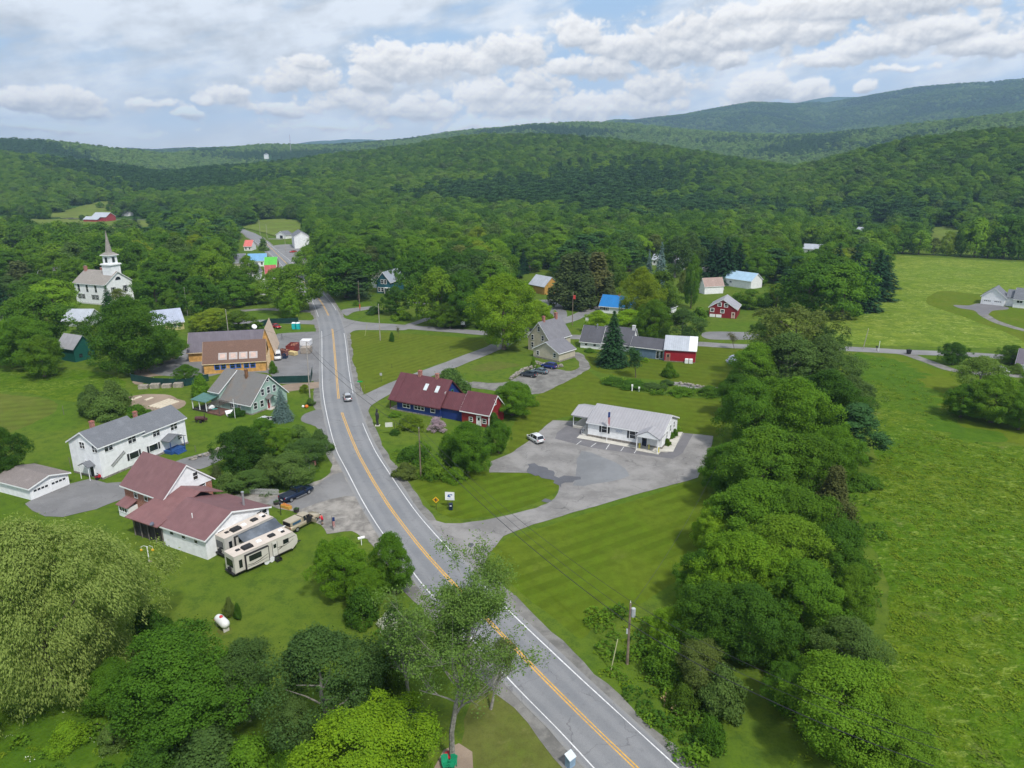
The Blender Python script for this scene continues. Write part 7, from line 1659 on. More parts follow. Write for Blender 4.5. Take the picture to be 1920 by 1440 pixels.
g = G(389, 766); o = empty('pumpkin', 'orange pumpkin by the side porch of the green house', 'pumpkin', (g[0], g[1], 0)); MB().ball((0, 0, .3), (.38, .38, .3), 12, 6).build('fruit', plain('pumpkin_orange', (.6, .16, .02), .5), o); MB().cyl((0, 0, .55), (.04, 0, .72), .04, n=5).build('stem', plain('stem_green', (.1, .15, .05)), o)
g = G(575, 765); o = empty('pumpkin', 'orange decoration on the verge by the road left of the blue spruce', 'pumpkin', (g[0], g[1], 0)); MB().ball((0, 0, .4), (.45, .45, .4), 12, 6).build('fruit', plain('pumpkin_orange', (.6, .16, .02), .5), o); MB().ball((-.9, .3, .3), (.3, .3, .3), 9, 6).build('ghost', WHP, o)
# red mower by the white house entry
g = G(186, 898); o = empty('garden_mower', 'red ride on mower at the side entry of the white house', 'mower', (g[0], g[1], .03), .6); MB().box(-.6, -.35, .35, .0, .35, .6).box(.0, -.3, .35, .75, .3, .85).build('hood', CR, o); MB().box(-.55, -.22, .6, -.1, .22, .72).build('seat', PLST, o); MB().cyl((.05, 0, .85), (-.12, 0, 1.1), .03, n=5).cyl((-.15, 0, 1.08), (-.12, 0, 1.12), .17, n=10).build('steering_wheel', PLST, o)
for x, r in ((-.35, .28), (.5, .2)):
    for sg in (-1, 1): MB().cyl((x, sg * .36, r), (x, sg * .5, r), r, n=12).build('wheel', TYRE, o)
# garden rows
for i, (a, c_) in enumerate((((280, 763), (318, 749)), ((286, 764), (324, 750)), ((292, 765), (329, 752)), ((298, 766), (334, 753)), ((237, 754), (264, 744)), ((272, 751), (286, 746)))):
    p0_, p1_q = G(*a), G(*c_); ln_ = math.hypot(p1_q[0] - p0_[0], p1_q[1] - p0_[1]); o = empty('garden_row', ['lowest', 'second lowest', 'third lowest', 'topmost', 'leftmost separate', 'short upper'][i] + ' covered vegetable row in the garden behind the white house', 'garden bed', (p0_[0], p0_[1], 0), math.atan2(p1_q[1] - p0_[1], p1_q[0] - p0_[0]), 'covered vegetable rows')
    MB().prism([(0, -.4, .03), (0, .4, .03), (0, .3, .22), (0, -.3, .22)], (ln_, 0, 0)).build('cover', plain('pale_row_cover', (.52, .46, .36), .9, .1, 2), o)
g = G(300, 727); o = empty('stone_stack', 'low wall of grey pallets and covered stacks behind the vegetable garden', 'stack', (g[0], g[1], 0), .15)
for k in range(4): MB().box(-5 + k * 2.8, -.7, 0, -2.8 + k * 2.8, .8, .9 + .2 * (k % 2)).build('pallet', plain('pallet_grey', (.20, .20, .22) if k % 2 else (.28, .25, .21), .9, .3, 2), o)
# building site: green screened fence, dumpsters, toilets, lumber
SCR = plain('green_mesh_screen', (.008, .040, .034), .85, .25, .8)
def screen_fence(label, pts):
    g = GP(pts); o = empty('site_fence', label, 'fence', (g[0][0], g[0][1], 0), 0, 'screened fences round the building site'); base = g[0]
    for i in range(len(g) - 1):
        a, c_ = (g[i][0] - base[0], g[i][1] - base[1]), (g[i + 1][0] - base[0], g[i + 1][1] - base[1]); l_ = math.hypot(c_[0] - a[0], c_[1] - a[1]); n_x, n_y = -(c_[1] - a[1]) / l_ * .02, (c_[0] - a[0]) / l_ * .02
        MB().add([(a[0] - n_x, a[1] - n_y, .05), (c_[0] - n_x, c_[1] - n_y, .05), (c_[0] - n_x, c_[1] - n_y, 1.9), (a[0] - n_x, a[1] - n_y, 1.9), (a[0] + n_x, a[1] + n_y, .05), (c_[0] + n_x, c_[1] + n_y, .05), (c_[0] + n_x, c_[1] + n_y, 1.9), (a[0] + n_x, a[1] + n_y, 1.9)], [(0, 1, 2, 3), (7, 6, 5, 4), (3, 2, 6, 7), (0, 4, 5, 1), (0, 3, 7, 4), (1, 5, 6, 2)]).build('screen', SCR, o)
        for k in range(int(l_ / 3) + 1): t = k / max(1, int(l_ / 3)); x, y = lerp(a[0], c_[0], t) + n_x * 3, lerp(a[1], c_[1], t) + n_y * 3; MB().cyl((x, y, 0), (x, y, 2.1), .035, n=5).build('post', RIM, o)
screen_fence('green screened fence along the front of the building site', [(508, 719), (583, 717), (586, 700)])
screen_fence('green screened fence behind the vegetable garden', [(246, 714), (290, 722), (350, 724), (392, 714)])
screen_fence('green screened fence behind the portable toilets', [(470, 622), (505, 607), (560, 606)])
screen_fence('dark screened fence along the trees left of the site', [(262, 695), (300, 672), (345, 655)])
def dumpster(label, A, B, depth, hgt, col, fill):
    g0, g1 = G(*A), G(*B); w = math.hypot(g1[0] - g0[0], g1[1] - g0[1]); o = empty('dumpster', label, 'dumpster', (g0[0], g0[1], .05), math.atan2(g1[1] - g0[1], g1[0] - g0[0]), 'dumpsters on the building site'); m_ = plain('dumpster_' + label[:5], col, .6, .2, 2)
    t = .1; MB().box(0, 0, 0, w, t, hgt).box(0, depth - t, 0, w, depth, hgt).box(0, t + .002, 0, t, depth - t - .002, hgt).box(w - t, t + .002, 0, w, depth - t - .002, hgt).box(t + .002, t + .002, .1, w - t - .002, depth - t - .002, .25).build('bin', m_, o)
    mb = MB()
    for k in range(5): mb.box(w * k / 4 - .05, -.08, .05, w * k / 4 + .05, -.002, hgt - .1)
    mb.box(-.05, -.1, hgt, w + .05, t, hgt + .1).build('rib', m_, o)
    rn = random.Random(len(label)); mb = MB()
    for k in range(16):
        a = rn.uniform(0, 3); x, y = rn.uniform(.4, w - .4), rn.uniform(.4, depth - .4); l2 = rn.uniform(.3, .9); mb.prism([(x - l2 * math.cos(a), y - l2 * math.sin(a), hgt - .6 + rn.uniform(0, .4)), (x + l2 * math.cos(a), y + l2 * math.sin(a), hgt - .5 + rn.uniform(0, .5)), (x + l2 * math.cos(a) + .25, y + l2 * math.sin(a), hgt - .4 + rn.uniform(0, .4)), (x - l2 * math.cos(a) + .25, y - l2 * math.sin(a), hgt - .5)], (0, 0, .05))
    mb.build('debris', fill, o)
dumpster('brick red open dumpster full of debris, largest on the site', (537, 663), (553, 663), 5.0, 2.3, (.20, .035, .03), plain('debris', (.32, .15, .10), .9, .5, 3))
dumpster('brown open bin behind the white van', (520, 666), (535, 668), 2.2, 1.6, (.16, .07, .06), plain('debris', (.32, .15, .10)))
dumpster('navy blue bin beside the white van', (530, 673), (537, 673), 1.8, 1.4, (.015, .03, .07), plain('debris', (.32, .15, .10)))
TQ = plain('toilet_turquoise', (.01, .36, .38), .5); 
for k, l in enumerate(('turquoise portable toilet, left one of the pair', 'turquoise portable toilet, right one of the pair')):
    g = G(551.5 + 8 * k, 617); o = empty('portable_toilet', l, 'portable toilet', (g[0], g[1], .02), 0, 'portable toilets'); MB().box(-.58, -.6, 0, .58, .6, 2.05).build('cabin', TQ, o); MB().ring([[(-.62, -.64, 2.052), (.62, -.64, 2.052), (.62, .64, 2.052), (-.62, .64, 2.052)], [(-.45, -.5, 2.35), (.45, -.5, 2.35), (.45, .5, 2.35), (-.45, .5, 2.35)]]).build('roof', WHP, o); MB().box(-.4, -.625, .1, .4, -.602, 1.95).build('door', plain('toilet_door', (.02, .42, .43), .5), o)
def stack(label, A, B, d, n, hh_, col, wrap=None):
    g0, g1 = G(*A), G(*B); w = math.hypot(g1[0] - g0[0], g1[1] - g0[1]); o = empty('lumber_stack', label, 'lumber stack', (g0[0], g0[1], .05), math.atan2(g1[1] - g0[1], g1[0] - g0[0]), 'lumber stacks on the building site')
    m_ = plain('lumber_' + '_'.join(str(int(c_ * 100)) for c_ in col), col, .85, .2, 3)
    for k in range(n): MB().box(0, 0, .1 + k * hh_, w, d, .1 + (k + 1) * hh_ - .05).build('bundle', m_, o)
    MB().box(.1, .1, 0, .3, d - .1, .098).box(w - .3, .1, 0, w - .1, d - .1, .098).build('bearer', WD, o)
stack('tall stack of grey boards under white wrap by the road fence', (564, 664), (581, 664), 3.0, 3, .6, (.30, .26, .22)); stack('white wrapped stack behind the grey boards', (563, 649), (581, 649), 3.2, 2, .8, (.66, .66, .68)); stack('small yellow stack of new planks next to the red dumpster', (552, 668), (559, 666), 3.0, 3, .35, (.55, .44, .22))
o, _h = stick('ladder_frame', 'small dark stepladder standing on the site tarmac', 'stepladder', 527, 637, h=2.0, r=.04, mat=STL, tilt=(.15, 0)); MB().cyl((.7, 0, 0), (.3, 0, 2.0), .04, n=5).cyl((.1, 0, .6), (.6, 0, .6), .03, n=5).cyl((.2, 0, 1.2), (.5, 0, 1.2), .03, n=5).build('rear_leg', STL, o)
g0 = G(587, 716); 
# guard rail / post line between site yard and road
for k, (x, y) in enumerate(((585, 640), (586, 655), (586, 672), (587, 690))):
    stick('marker_post', 'thin grey post %s from the top along the site edge' % ['first', 'second', 'third', 'fourth'][k], 'post', x, y, h=1.3, r=.06, mat=RIM)
# cones, bins, boxes
g = G(1703.5, 664); o = empty('trash_bin', 'black wheeled trash bin beside the meadow road', 'trash bin', (g[0], g[1], .05)); o.scale = (.8, .8, .85); MB().ring([[(-.55, -.5, .1), (.55, -.5, .1), (.55, .5, .1), (-.55, .5, .1)], [(-.7, -.65, 1.5), (.7, -.65, 1.5), (.7, .65, 1.5), (-.7, .65, 1.5)]]).build('bin', PLST, o); MB().box(-.75, -.7, 1.502, .75, .72, 1.6).build('lid', PLST, o)
for sg in (-.5, .5): MB().cyl((sg - .06, .5, .15), (sg + .06, .5, .15), .15, n=10).build('wheel', TYRE, o)
stick('reflector_post', 'white tipped reflector post at the drive entrance on the meadow road', 'post', 1647, 659, h=3.2, r=.08, mat=WHP); g = G(1643, 658); o = empty('mailbox', 'dark mailbox beside the white tipped post on the meadow road', 'mailbox', (g[0], g[1], 0)); MB().cyl((0, 0, 0), (0, 0, 1.1), .06, n=6).build('post', WD, o); MB().box(-.2, -.3, 1.1, .2, .3, 1.5).build('box', PLST, o)
# clothes line posts
for (x, y, l) in ((133, 878, 'thin post on the lawn between the garage and the white house'), (120, 778, 'thin stake on the mown edge of the upper left lawn'), (367, 848, 'short dark garden stake near the drive of the white house')): stick('garden_post', l, 'post', x, y, h=2.2 if x != 367 else 1.4, r=.05, mat=plain('grey_boards', (.16, .14, .13)))
# stone walls
def rubble(label, pts, w, h_, col=(.26, .24, .21)):
    L = cat(GP(pts), False, .7); rn = random.Random(int(pts[0][0])); mb = MB(); base = L[0]
    for q in L:
        for lay in range(2):
            x, y = q[0] - base[0] + rn.uniform(-.2, .2), q[1] - base[1] + rn.uniform(-.2, .2); s_ = rn.uniform(.3, .55); mb.ball((x, y, h_ * (.25 + .45 * lay)), (s_, s_ * rn.uniform(.6, 1), h_ * .38), 6, 4)
    o = mb.build('stone_wall', plain('rubble_stone', col, .9, .35, 2)); o.location = (base[0], base[1], 0); return tag(o, label, 'stone wall')
rubble('rubble stone wall stepping down behind the three parked cars', [(958, 712), (972, 702), (985, 695), (1004, 690)], .8, 1.0); rubble('stone edging under the tan house ell', [(1004, 682), (1020, 686), (1040, 690), (1052, 688)], .8, .9); rubble('low stone wall along the white house drive', [(360, 862), (385, 855), (420, 841)], .5, .6, (.34, .32, .29))
rubble('line of boulders along the creek behind the post office', [(1275, 720), (1300, 724), (1325, 728), (1348, 731)], .8, .6, (.30, .28, .27))
# ------------------------------------------------------------------ person in a red shirt
def person(px, py):
    g = G(px, py); SK = plain('skin', (.42, .26, .19), .6, .05)
    J = dict(pel=(0, 0, .92), chest=(.14, 0, 1.28), neck=(.26, 0, 1.47), head=(.33, 0, 1.60), top=(.37, 0, 1.72), shl=(.2, .19, 1.40), shr=(.2, -.19, 1.40), ell=(.30, .25, 1.12), elr=(.30, -.25, 1.12), wl=(.45, .20, .92), wr=(.45, -.2, .92), hl=(.50, .19, .86), hr=(.5, -.19, .86),
             hipl=(0, .1, .88), hipr=(0, -.1, .88), kl=(.04, .12, .48), kr=(.10, -.12, .48), al=(-.04, .12, .08), ar=(.02, -.12, .08), fl=(.12, .13, .03), fr=(.18, -.13, .03))
    Rd = dict(pel=.15, chest=.16, neck=.06, head=.1, top=.07, shl=.075, shr=.075, ell=.05, elr=.05, wl=.03, wr=.03, hl=.035, hr=.035, hipl=.1, hipr=.1, kl=.06, kr=.06, al=.04, ar=.04, fl=.035, fr=.035)
    E = [('pel', 'chest'), ('chest', 'neck'), ('neck', 'head'), ('head', 'top'), ('chest', 'shl'), ('chest', 'shr'), ('shl', 'ell'), ('shr', 'elr'), ('ell', 'wl'), ('elr', 'wr'), ('wl', 'hl'), ('wr', 'hr'), ('pel', 'hipl'), ('pel', 'hipr'), ('hipl', 'kl'), ('hipr', 'kr'), ('kl', 'al'), ('kr', 'ar'), ('al', 'fl'), ('ar', 'fr')]
    for s_ in ('l', 'r'):
        sg = 1 if s_ == 'l' else -1; hx, hy, hz_ = J['h' + s_]
        for k in range(5):
            a = (k - 1.5) * .018 if k < 4 else .03; n1 = 'f%s%da' % (s_, k); n2 = 'f%s%db' % (s_, k); ln = (.045, .052, .048, .038, .03)[k]
            J[n1] = (hx + ln * .6, hy + sg * a * -1, hz_ - .02); J[n2] = (hx + ln, hy + sg * a * -1, hz_ - .05); Rd[n1] = .009; Rd[n2] = .008; E += [('h' + s_, n1), (n1, n2)]
    names = list(J); me = bpy.data.meshes.new('person'); me.from_pydata([J[n] for n in names], [(names.index(a), names.index(c_)) for a, c_ in E], []); me.materials.append(SK)
    o = bpy.data.objects.new('person', me); COL.objects.link(o); o.location = (g[0], g[1], .05); o.rotation_euler = (0, 0, 2.6)
    sm = o.modifiers.new('skin', 'SKIN'); o.modifiers.new('sub', 'SUBSURF').render_levels = 1
    for i, n in enumerate(names): me.skin_vertices[0].data[i].radius = (Rd[n], Rd[n])
    me.skin_vertices[0].data[0].use_root = True
    dg = bpy.context.evaluated_depsgraph_get(); m2 = bpy.data.meshes.new_from_object(o.evaluated_get(dg)); o.modifiers.clear(); o.data = m2; m2.materials.clear(); m2.materials.append(SK)
    tag(o, 'person in a red shirt and shorts leaning forward beside the open pickup door', 'person')
    def ell(pts, rs, n=12): return [[(p_[0], p_[1] + r[0] * math.cos(k * 2 * math.pi / n), p_[2]) if False else (p_[0] + r[1] * math.sin(k * 2 * math.pi / n), p_[1] + r[0] * math.cos(k * 2 * math.pi / n), p_[2]) for k in range(n)] for p_, r in zip(pts, rs)]
    SHT = plain('shirt_red', (.50, .012, .03), .8)
    MB().ring(ell([(0, 0, .86), (.02, 0, 1.0), (.13, 0, 1.25), (.2, 0, 1.42), (.25, 0, 1.48)], [(.20, .17), (.19, .17), (.22, .175), (.21, .13), (.09, .08)])).build('shirt', SHT, o, True)
    for sg in (-1, 1): MB().cyl((.2, sg * .17, 1.41), (.28, sg * .245, 1.2), .1, .085, 10).build('sleeve', SHT, o); MB().cyl((.0, sg * .1, .92), (.05, sg * .12, .52), .125, .095, 10).build('shorts_leg', plain('shorts_grey', (.12, .12, .13), .8), o); MB().box(-.1 + (.06 if sg < 0 else 0), sg * .125 - .05, -.01, .2 + (.06 if sg < 0 else 0), sg * .125 + .05, .09).build('shoe', BLK, o)
    MB().ball((.345, 0, 1.68), (.115, .105, .085), 12, 8).build('hair', plain('hair_brown', (.06, .04, .03), .8), o); MB().cyl((.42, -.0, 1.62), (.455, 0, 1.60), .018, .01, 6).build('nose', SK, o)
person(605, 984)
# ------------------------------------------------------------------ automatic tree labels (run once the trees stand)
LANDS = [(170, 545, 'the white church'), (240, 835, 'the long white house'), (65, 905, 'the white garage'), (310, 900, 'the brick house'), (390, 985, 'the white hall'), (500, 1030, 'the travel trailers'), (418, 1168, 'the propane tank'),
         (470, 735, 'the sage green house'), (430, 660, 'the building site'), (145, 652, 'the dark green barn'), (730, 530, 'the teal house'), (1025, 625, 'the tan house'), (1140, 635, 'the farmhouse'), (1277, 655, 'the near red barn'), (1363, 575, 'the back field red barn'),
         (1160, 565, 'the blue roofed cottage'), (1012, 533, 'the ochre barn'), (1175, 795, 'the post office'), (830, 745, 'the blue house'), (1885, 560, 'the ranch house'), (182, 408, 'the far red barn'), (325, 602, 'the yellow house'), (507, 495, 'the lime green roof'),
         (1176, 1190, 'the transformer pole'), (789, 850, 'the garden pole'), (1368, 520, 'the pale blue roofed house'), (60, 510, 'the brown gabled house'), (1703, 660, 'the black trash bin'), (527, 450, 'the far white garage'), (1316, 530, 'the white shed'), (860, 1430, 'the garden chairs'),
         (700, 1000, 'the roadside mailbox'), (650, 750, 'the silver car on the road'), (1650, 430, 'the far grey roofed house'), (1080, 1000, 'the striped lawn'), (1250, 490, 'the blue grey spruces'), (1520, 470, 'the roof among lime green trees'), (630, 430, 'the far car park'), (850, 500, 'the wooded hill foot')]
ADJ = {'broad': 'round crowned broadleaf tree', 'grey': 'grey green poplar like tree', 'willow': 'huge drooping willow', 'spruce': 'pointed dark spruce', 'bluespruce': 'blue grey spruce', 'pine': 'tall open pine', 'cedar': 'dense cone shaped cedar', 'bush': 'leafy bush', 'greybush': 'grey green bush',
       'blossom': 'pale pink flowering bush', 'whiteblossom': 'white flowering bush', 'sparse': 'tall half bare tree', 'thin': 'thin half bare tree', 'bare': 'small bare ornamental tree', 'openpine': 'small open pine', 'elm': 'loose spreading elm like tree'}
TONE = {'': 'mid green', 'fresh': 'fresh bright green', 'bright': 'light green', 'lime': 'lime green', 'dark': 'very dark', 'olive': 'olive', 'yellow': 'yellow green', 'brown': 'brownish', 'mid': 'fresh green', 'grey': 'greyish', 'pale': 'pale'}
ORD = ['', 'second', 'third', 'fourth', 'fifth', 'sixth', 'seventh', 'eighth', 'ninth', 'tenth', 'eleventh', 'twelfth', 'thirteenth', 'fourteenth', 'fifteenth']
def label_trees():
    used = {}
    for t in TREES:
        q = P(t['x'], t['y'], t['z'] + t['h'] * .6); t['px'] = q; ls = sorted((math.hypot(q[0] - l[0], (q[1] - l[1]) * 1.3), l) for l in LANDS)
        d, l = ls[0]; dx, dy = q[0] - l[0], q[1] - l[1]
        rel = ('right of' if dx > 0 else 'left of') if abs(dx) > abs(dy) * 1.2 else ('in front of' if dy > 0 else 'behind')
        key = (TONE[t['tint']], ADJ[t['kind']], rel, l[2]); used.setdefault(key, []).append((d, id(t), t))
    for key, lst in used.items():
        lst.sort()
        for i, (d, _, t) in enumerate(lst):
            tone = key[0] if t['kind'] not in ('willow', 'bluespruce', 'blossom', 'whiteblossom') else ''
            if len(lst) == 1: s = '%s %s %s %s' % (tone, key[1], key[2], key[3])
            elif i == 0: s = '%s %s, the nearest one %s %s' % (tone, key[1], key[2], key[3])
            else: s = '%s %s, %s nearest %s %s' % (tone, key[1], ORD[i] if i < len(ORD) else 'farther', key[2], key[3])
            t['o']['label'] = ' '.join(s.split()[:16])
            t['o']['group'] = 'shrubs of the village' if KN[t['kind']][1] == 'shrub' else 'trees of the village and its woods'
# ------------------------------------------------------------------ trees one can tell apart
# foreground
T(100, 1290, 950, 345, 'willow')
T(345, 1375, 1165, 240, 'broad', 'bright'); T(220, 1330, 1235, 120, 'broad', 'mid'); T(280, 1195, 1130, 75, 'bush', 'dark')
T(468, 1350, 1185, 118, 'grey', 'dark'); T(612, 1385, 1160, 190, 'grey', 'dark'); T(560, 1420, 1300, 90, 'grey', 'dark')
T(690, 1500, 1315, 265, 'broad', 'lime'); T(770, 1480, 1375, 80, 'broad', 'lime')
T(395, 1440, 1350, 150, 'greybush', ''); T(290, 1450, 1375, 120, 'bush'); T(470, 1445, 1375, 100, 'bush', 'mid'); T(130, 1400, 1350, 70, 'bush', 'bright'); T(215, 1400, 1350, 60, 'greybush'); T(540, 1440, 1390, 70, 'bush', 'bright')
T(848, 1425, 1088, 235, 'sparse', 'mid', lod=0, rz=2.2); T(768, 1345, 1090, 105, 'thin', 'dark'); T(770, 1440, 1330, 100, 'thin', 'grey'); T(920, 1330, 1180, 90, 'thin', 'olive')
T(648, 1120, 1000, 100, 'broad', 'bright'); T(737, 1110, 992, 80, 'broad', 'bright'); T(692, 1140, 1060, 80, 'broad', 'mid'); T(680, 1165, 1095, 70, 'bush', 'dark'); T(610, 1060, 1010, 50, 'bush', 'bright')
T(728, 1175, 1145, 45, 'whiteblossom'); T(735, 1290, 1195, 60, 'bush', 'brown'); T(700, 1260, 1200, 50, 'greybush'); T(775, 1225, 1150, 60, 'greybush', 'olive')
T(432, 1155, 1118, 26, 'greybush', 'olive'); T(447, 1160, 1130, 18, 'bush')
# belt of trees right of the post office, near to far
for a in ((1560, 1400, 1225, 215, 'broad', 'mid'), (1670, 1430, 1310, 150, 'broad', ''), (1480, 1330, 1240, 90, 'broad', 'bright'), (1590, 1262, 1150, 118, 'grey', ''), (1470, 1270, 1205, 70, 'bush', ''),
          (1310, 1290, 1195, 100, 'grey', 'olive'), (1250, 1260, 1190, 90, 'bush', ''), (1350, 1330, 1240, 100, 'greybush', ''), (1330, 1400, 1340, 60, 'bush', 'bright'), (1280, 1330, 1280, 60, 'bush', 'olive'),
          (1400, 1240, 1085, 150, 'broad', ''), (1330, 1215, 1080, 130, 'broad', 'dark'), (1260, 1200, 1130, 80, 'broad', 'bright'), (1500, 1190, 1040, 150, 'broad', 'mid'), (1590, 1180, 1050, 90, 'broad', 'dark'),
          (1385, 1150, 985, 160, 'broad', 'bright'), (1460, 1120, 950, 170, 'broad', ''), (1560, 1110, 960, 120, 'broad', 'dark'), (1310, 1130, 1020, 90, 'broad', 'mid'),
          (1400, 1040, 880, 175, 'broad', 'mid'), (1330, 1040, 940, 80, 'broad', 'bright'), (1480, 1040, 900, 140, 'broad', ''), (1555, 990, 868, 84, 'cedar', 'brown'),
          (1425, 950, 780, 170, 'broad', ''), (1370, 930, 820, 110, 'broad', 'mid'), (1510, 950, 800, 130, 'broad', 'dark'), (1345, 900, 830, 60, 'grey', ''), (1596, 862, 740, 120, 'pine', 'dark'), (1612, 912, 880, 80, 'bush', 'dark'), (1560, 900, 790, 90, 'broad', 'mid'),
          (1400, 840, 700, 120, 'broad', 'mid'), (1480, 850, 690, 140, 'broad', 'bright'), (1545, 820, 690, 110, 'broad', 'dark'), (1590, 790, 700, 80, 'grey', 'dark'), (1375, 780, 700, 60, 'broad', ''),
          (1410, 740, 640, 90, 'broad', 'mid'), (1470, 740, 620, 120, 'grey', ''), (1535, 740, 625, 100, 'grey', 'dark')):
    T(*a)
T(1480, 715, 570, 150, 'elm', 'olive'); T(1430, 705, 600, 70, 'elm', 'mid'); T(1530, 710, 610, 80, 'elm', '')
# around the blue house and the corner
for a in ((845, 745, 680, 80, 'greybush', 'mid'), (960, 778, 712, 78, 'broad', 'bright'), (985, 760, 718, 40, 'bush', 'bright'), (878, 885, 780, 92, 'broad', 'bright'), (840, 870, 810, 50, 'bush', ''), (935, 850, 785, 46, 'broad', 'mid'),
          (925, 800, 770, 30, 'bush', 'dark'), (915, 845, 795, 26, 'greybush', 'grey'), (770, 800, 772, 60, 'bush', 'olive'), (740, 780, 768, 28, 'bush', 'bright'), (775, 862, 830, 60, 'bush', ''), (815, 890, 850, 60, 'bush', 'dark'),
          (760, 895, 862, 50, 'greybush', 'olive'), (740, 815, 802, 22, 'bush', 'dark'), (855, 900, 870, 50, 'bush', 'mid')):
    T(*a)
T(818, 808, 777, 42, 'blossom')
# left yards
for a in ((5, 905, 790, 85, 'broad', 'dark'), (178, 780, 715, 60, 'greybush', ''), (215, 770, 705, 70, 'greybush', ''), (200, 785, 735, 60, 'greybush', 'mid'), (262, 795, 752, 58, 'bush', 'mid'), (160, 760, 730, 30, 'greybush', ''),
          (352, 718, 682, 38, 'broad', 'mid'), (378, 745, 700, 46, 'bush', 'mid'), (458, 885, 788, 100, 'broad', 'dark'), (520, 862, 795, 70, 'broad', ''), (575, 880, 812, 80, 'grey', 'mid'), (545, 912, 838, 92, 'grey', ''),
          (480, 918, 872, 80, 'grey', 'mid'), (430, 925, 880, 60, 'greybush', ''), (408, 905, 870, 26, 'cedar', ''), (600, 845, 800, 50, 'greybush', ''), (560, 825, 790, 50, 'greybush', 'mid'), (410, 925, 895, 40, 'bush', ''),
          (505, 900, 846, 60, 'greybush', ''), (445, 780, 762, 30, 'bush', 'dark'), (492, 803, 778, 46, 'bush', 'mid'), (572, 735, 718, 22, 'bush', 'olive'), (582, 760, 744, 20, 'greybush', ''),
          (512, 700, 675, 18, 'bush', 'mid'), (368, 640, 625, 26, 'bush', '')):
    T(*a)
T(530, 788, 724, 42, 'bluespruce')
# village, left side
for a in ((55, 690, 590, 90, 'broad', 'mid'), (84, 706, 625, 74, 'broad', ''), (20, 680, 600, 60, 'broad', 'bright'), (76, 648, 545, 84, 'broad', 'dark'), (128, 606, 572, 44, 'broad', 'dark'), (40, 620, 555, 60, 'broad', ''),
          (105, 590, 520, 80, 'broad', 'bright'), (70, 570, 510, 60, 'broad', ''), (160, 640, 600, 40, 'greybush', ''), (180, 635, 608, 40, 'bush', 'olive'), (200, 625, 600, 30, 'greybush', 'olive'),
          (258, 700, 552, 126, 'broad', 'dark'), (225, 660, 590, 70, 'broad', ''), (305, 680, 610, 70, 'broad', 'dark'), (330, 655, 628, 50, 'bush', ''),
          (207, 595, 532, 34, 'spruce', 'bright'), (228, 590, 540, 40, 'grey', 'olive'), (250, 560, 505, 46, 'broad', 'bright'), (295, 585, 506, 62, 'broad', 'bright'), (325, 590, 540, 40, 'broad', ''), (10, 600, 520, 50, 'spruce', 'dark'), (45, 555, 490, 60, 'cedar', ''),
          (20, 560, 515, 50, 'grey', ''), (378, 588, 515, 64, 'broad', 'mid'), (440, 575, 522, 62, 'broad', 'mid'), (480, 570, 530, 50, 'broad', ''), (400, 560, 470, 60, 'broad', ''), (350, 530, 470, 50, 'broad', ''), (405, 620, 575, 66, 'broad', 'olive'),
          (450, 622, 580, 60, 'broad', 'olive'), (375, 625, 592, 34, 'broad', 'olive'), (485, 618, 600, 24, 'bush', ''), (545, 598, 545, 34, 'broad', 'yellow'), (555, 585, 492, 84, 'broad', 'dark'), (525, 560, 500, 50, 'broad', 'dark'),
          (470, 545, 478, 40, 'broad', 'dark'), (452, 560, 505, 45, 'broad', ''), (425, 545, 480, 50, 'broad', ''), (495, 470, 445, 20, 'greybush', ''), (577, 520, 460, 44, 'broad', 'dark'), (590, 545, 505, 30, 'broad', ''),
          (110, 535, 470, 60, 'broad', 'dark'), (150, 540, 480, 50, 'broad', ''), (175, 530, 470, 50, 'broad', 'dark')):
    T(*a)
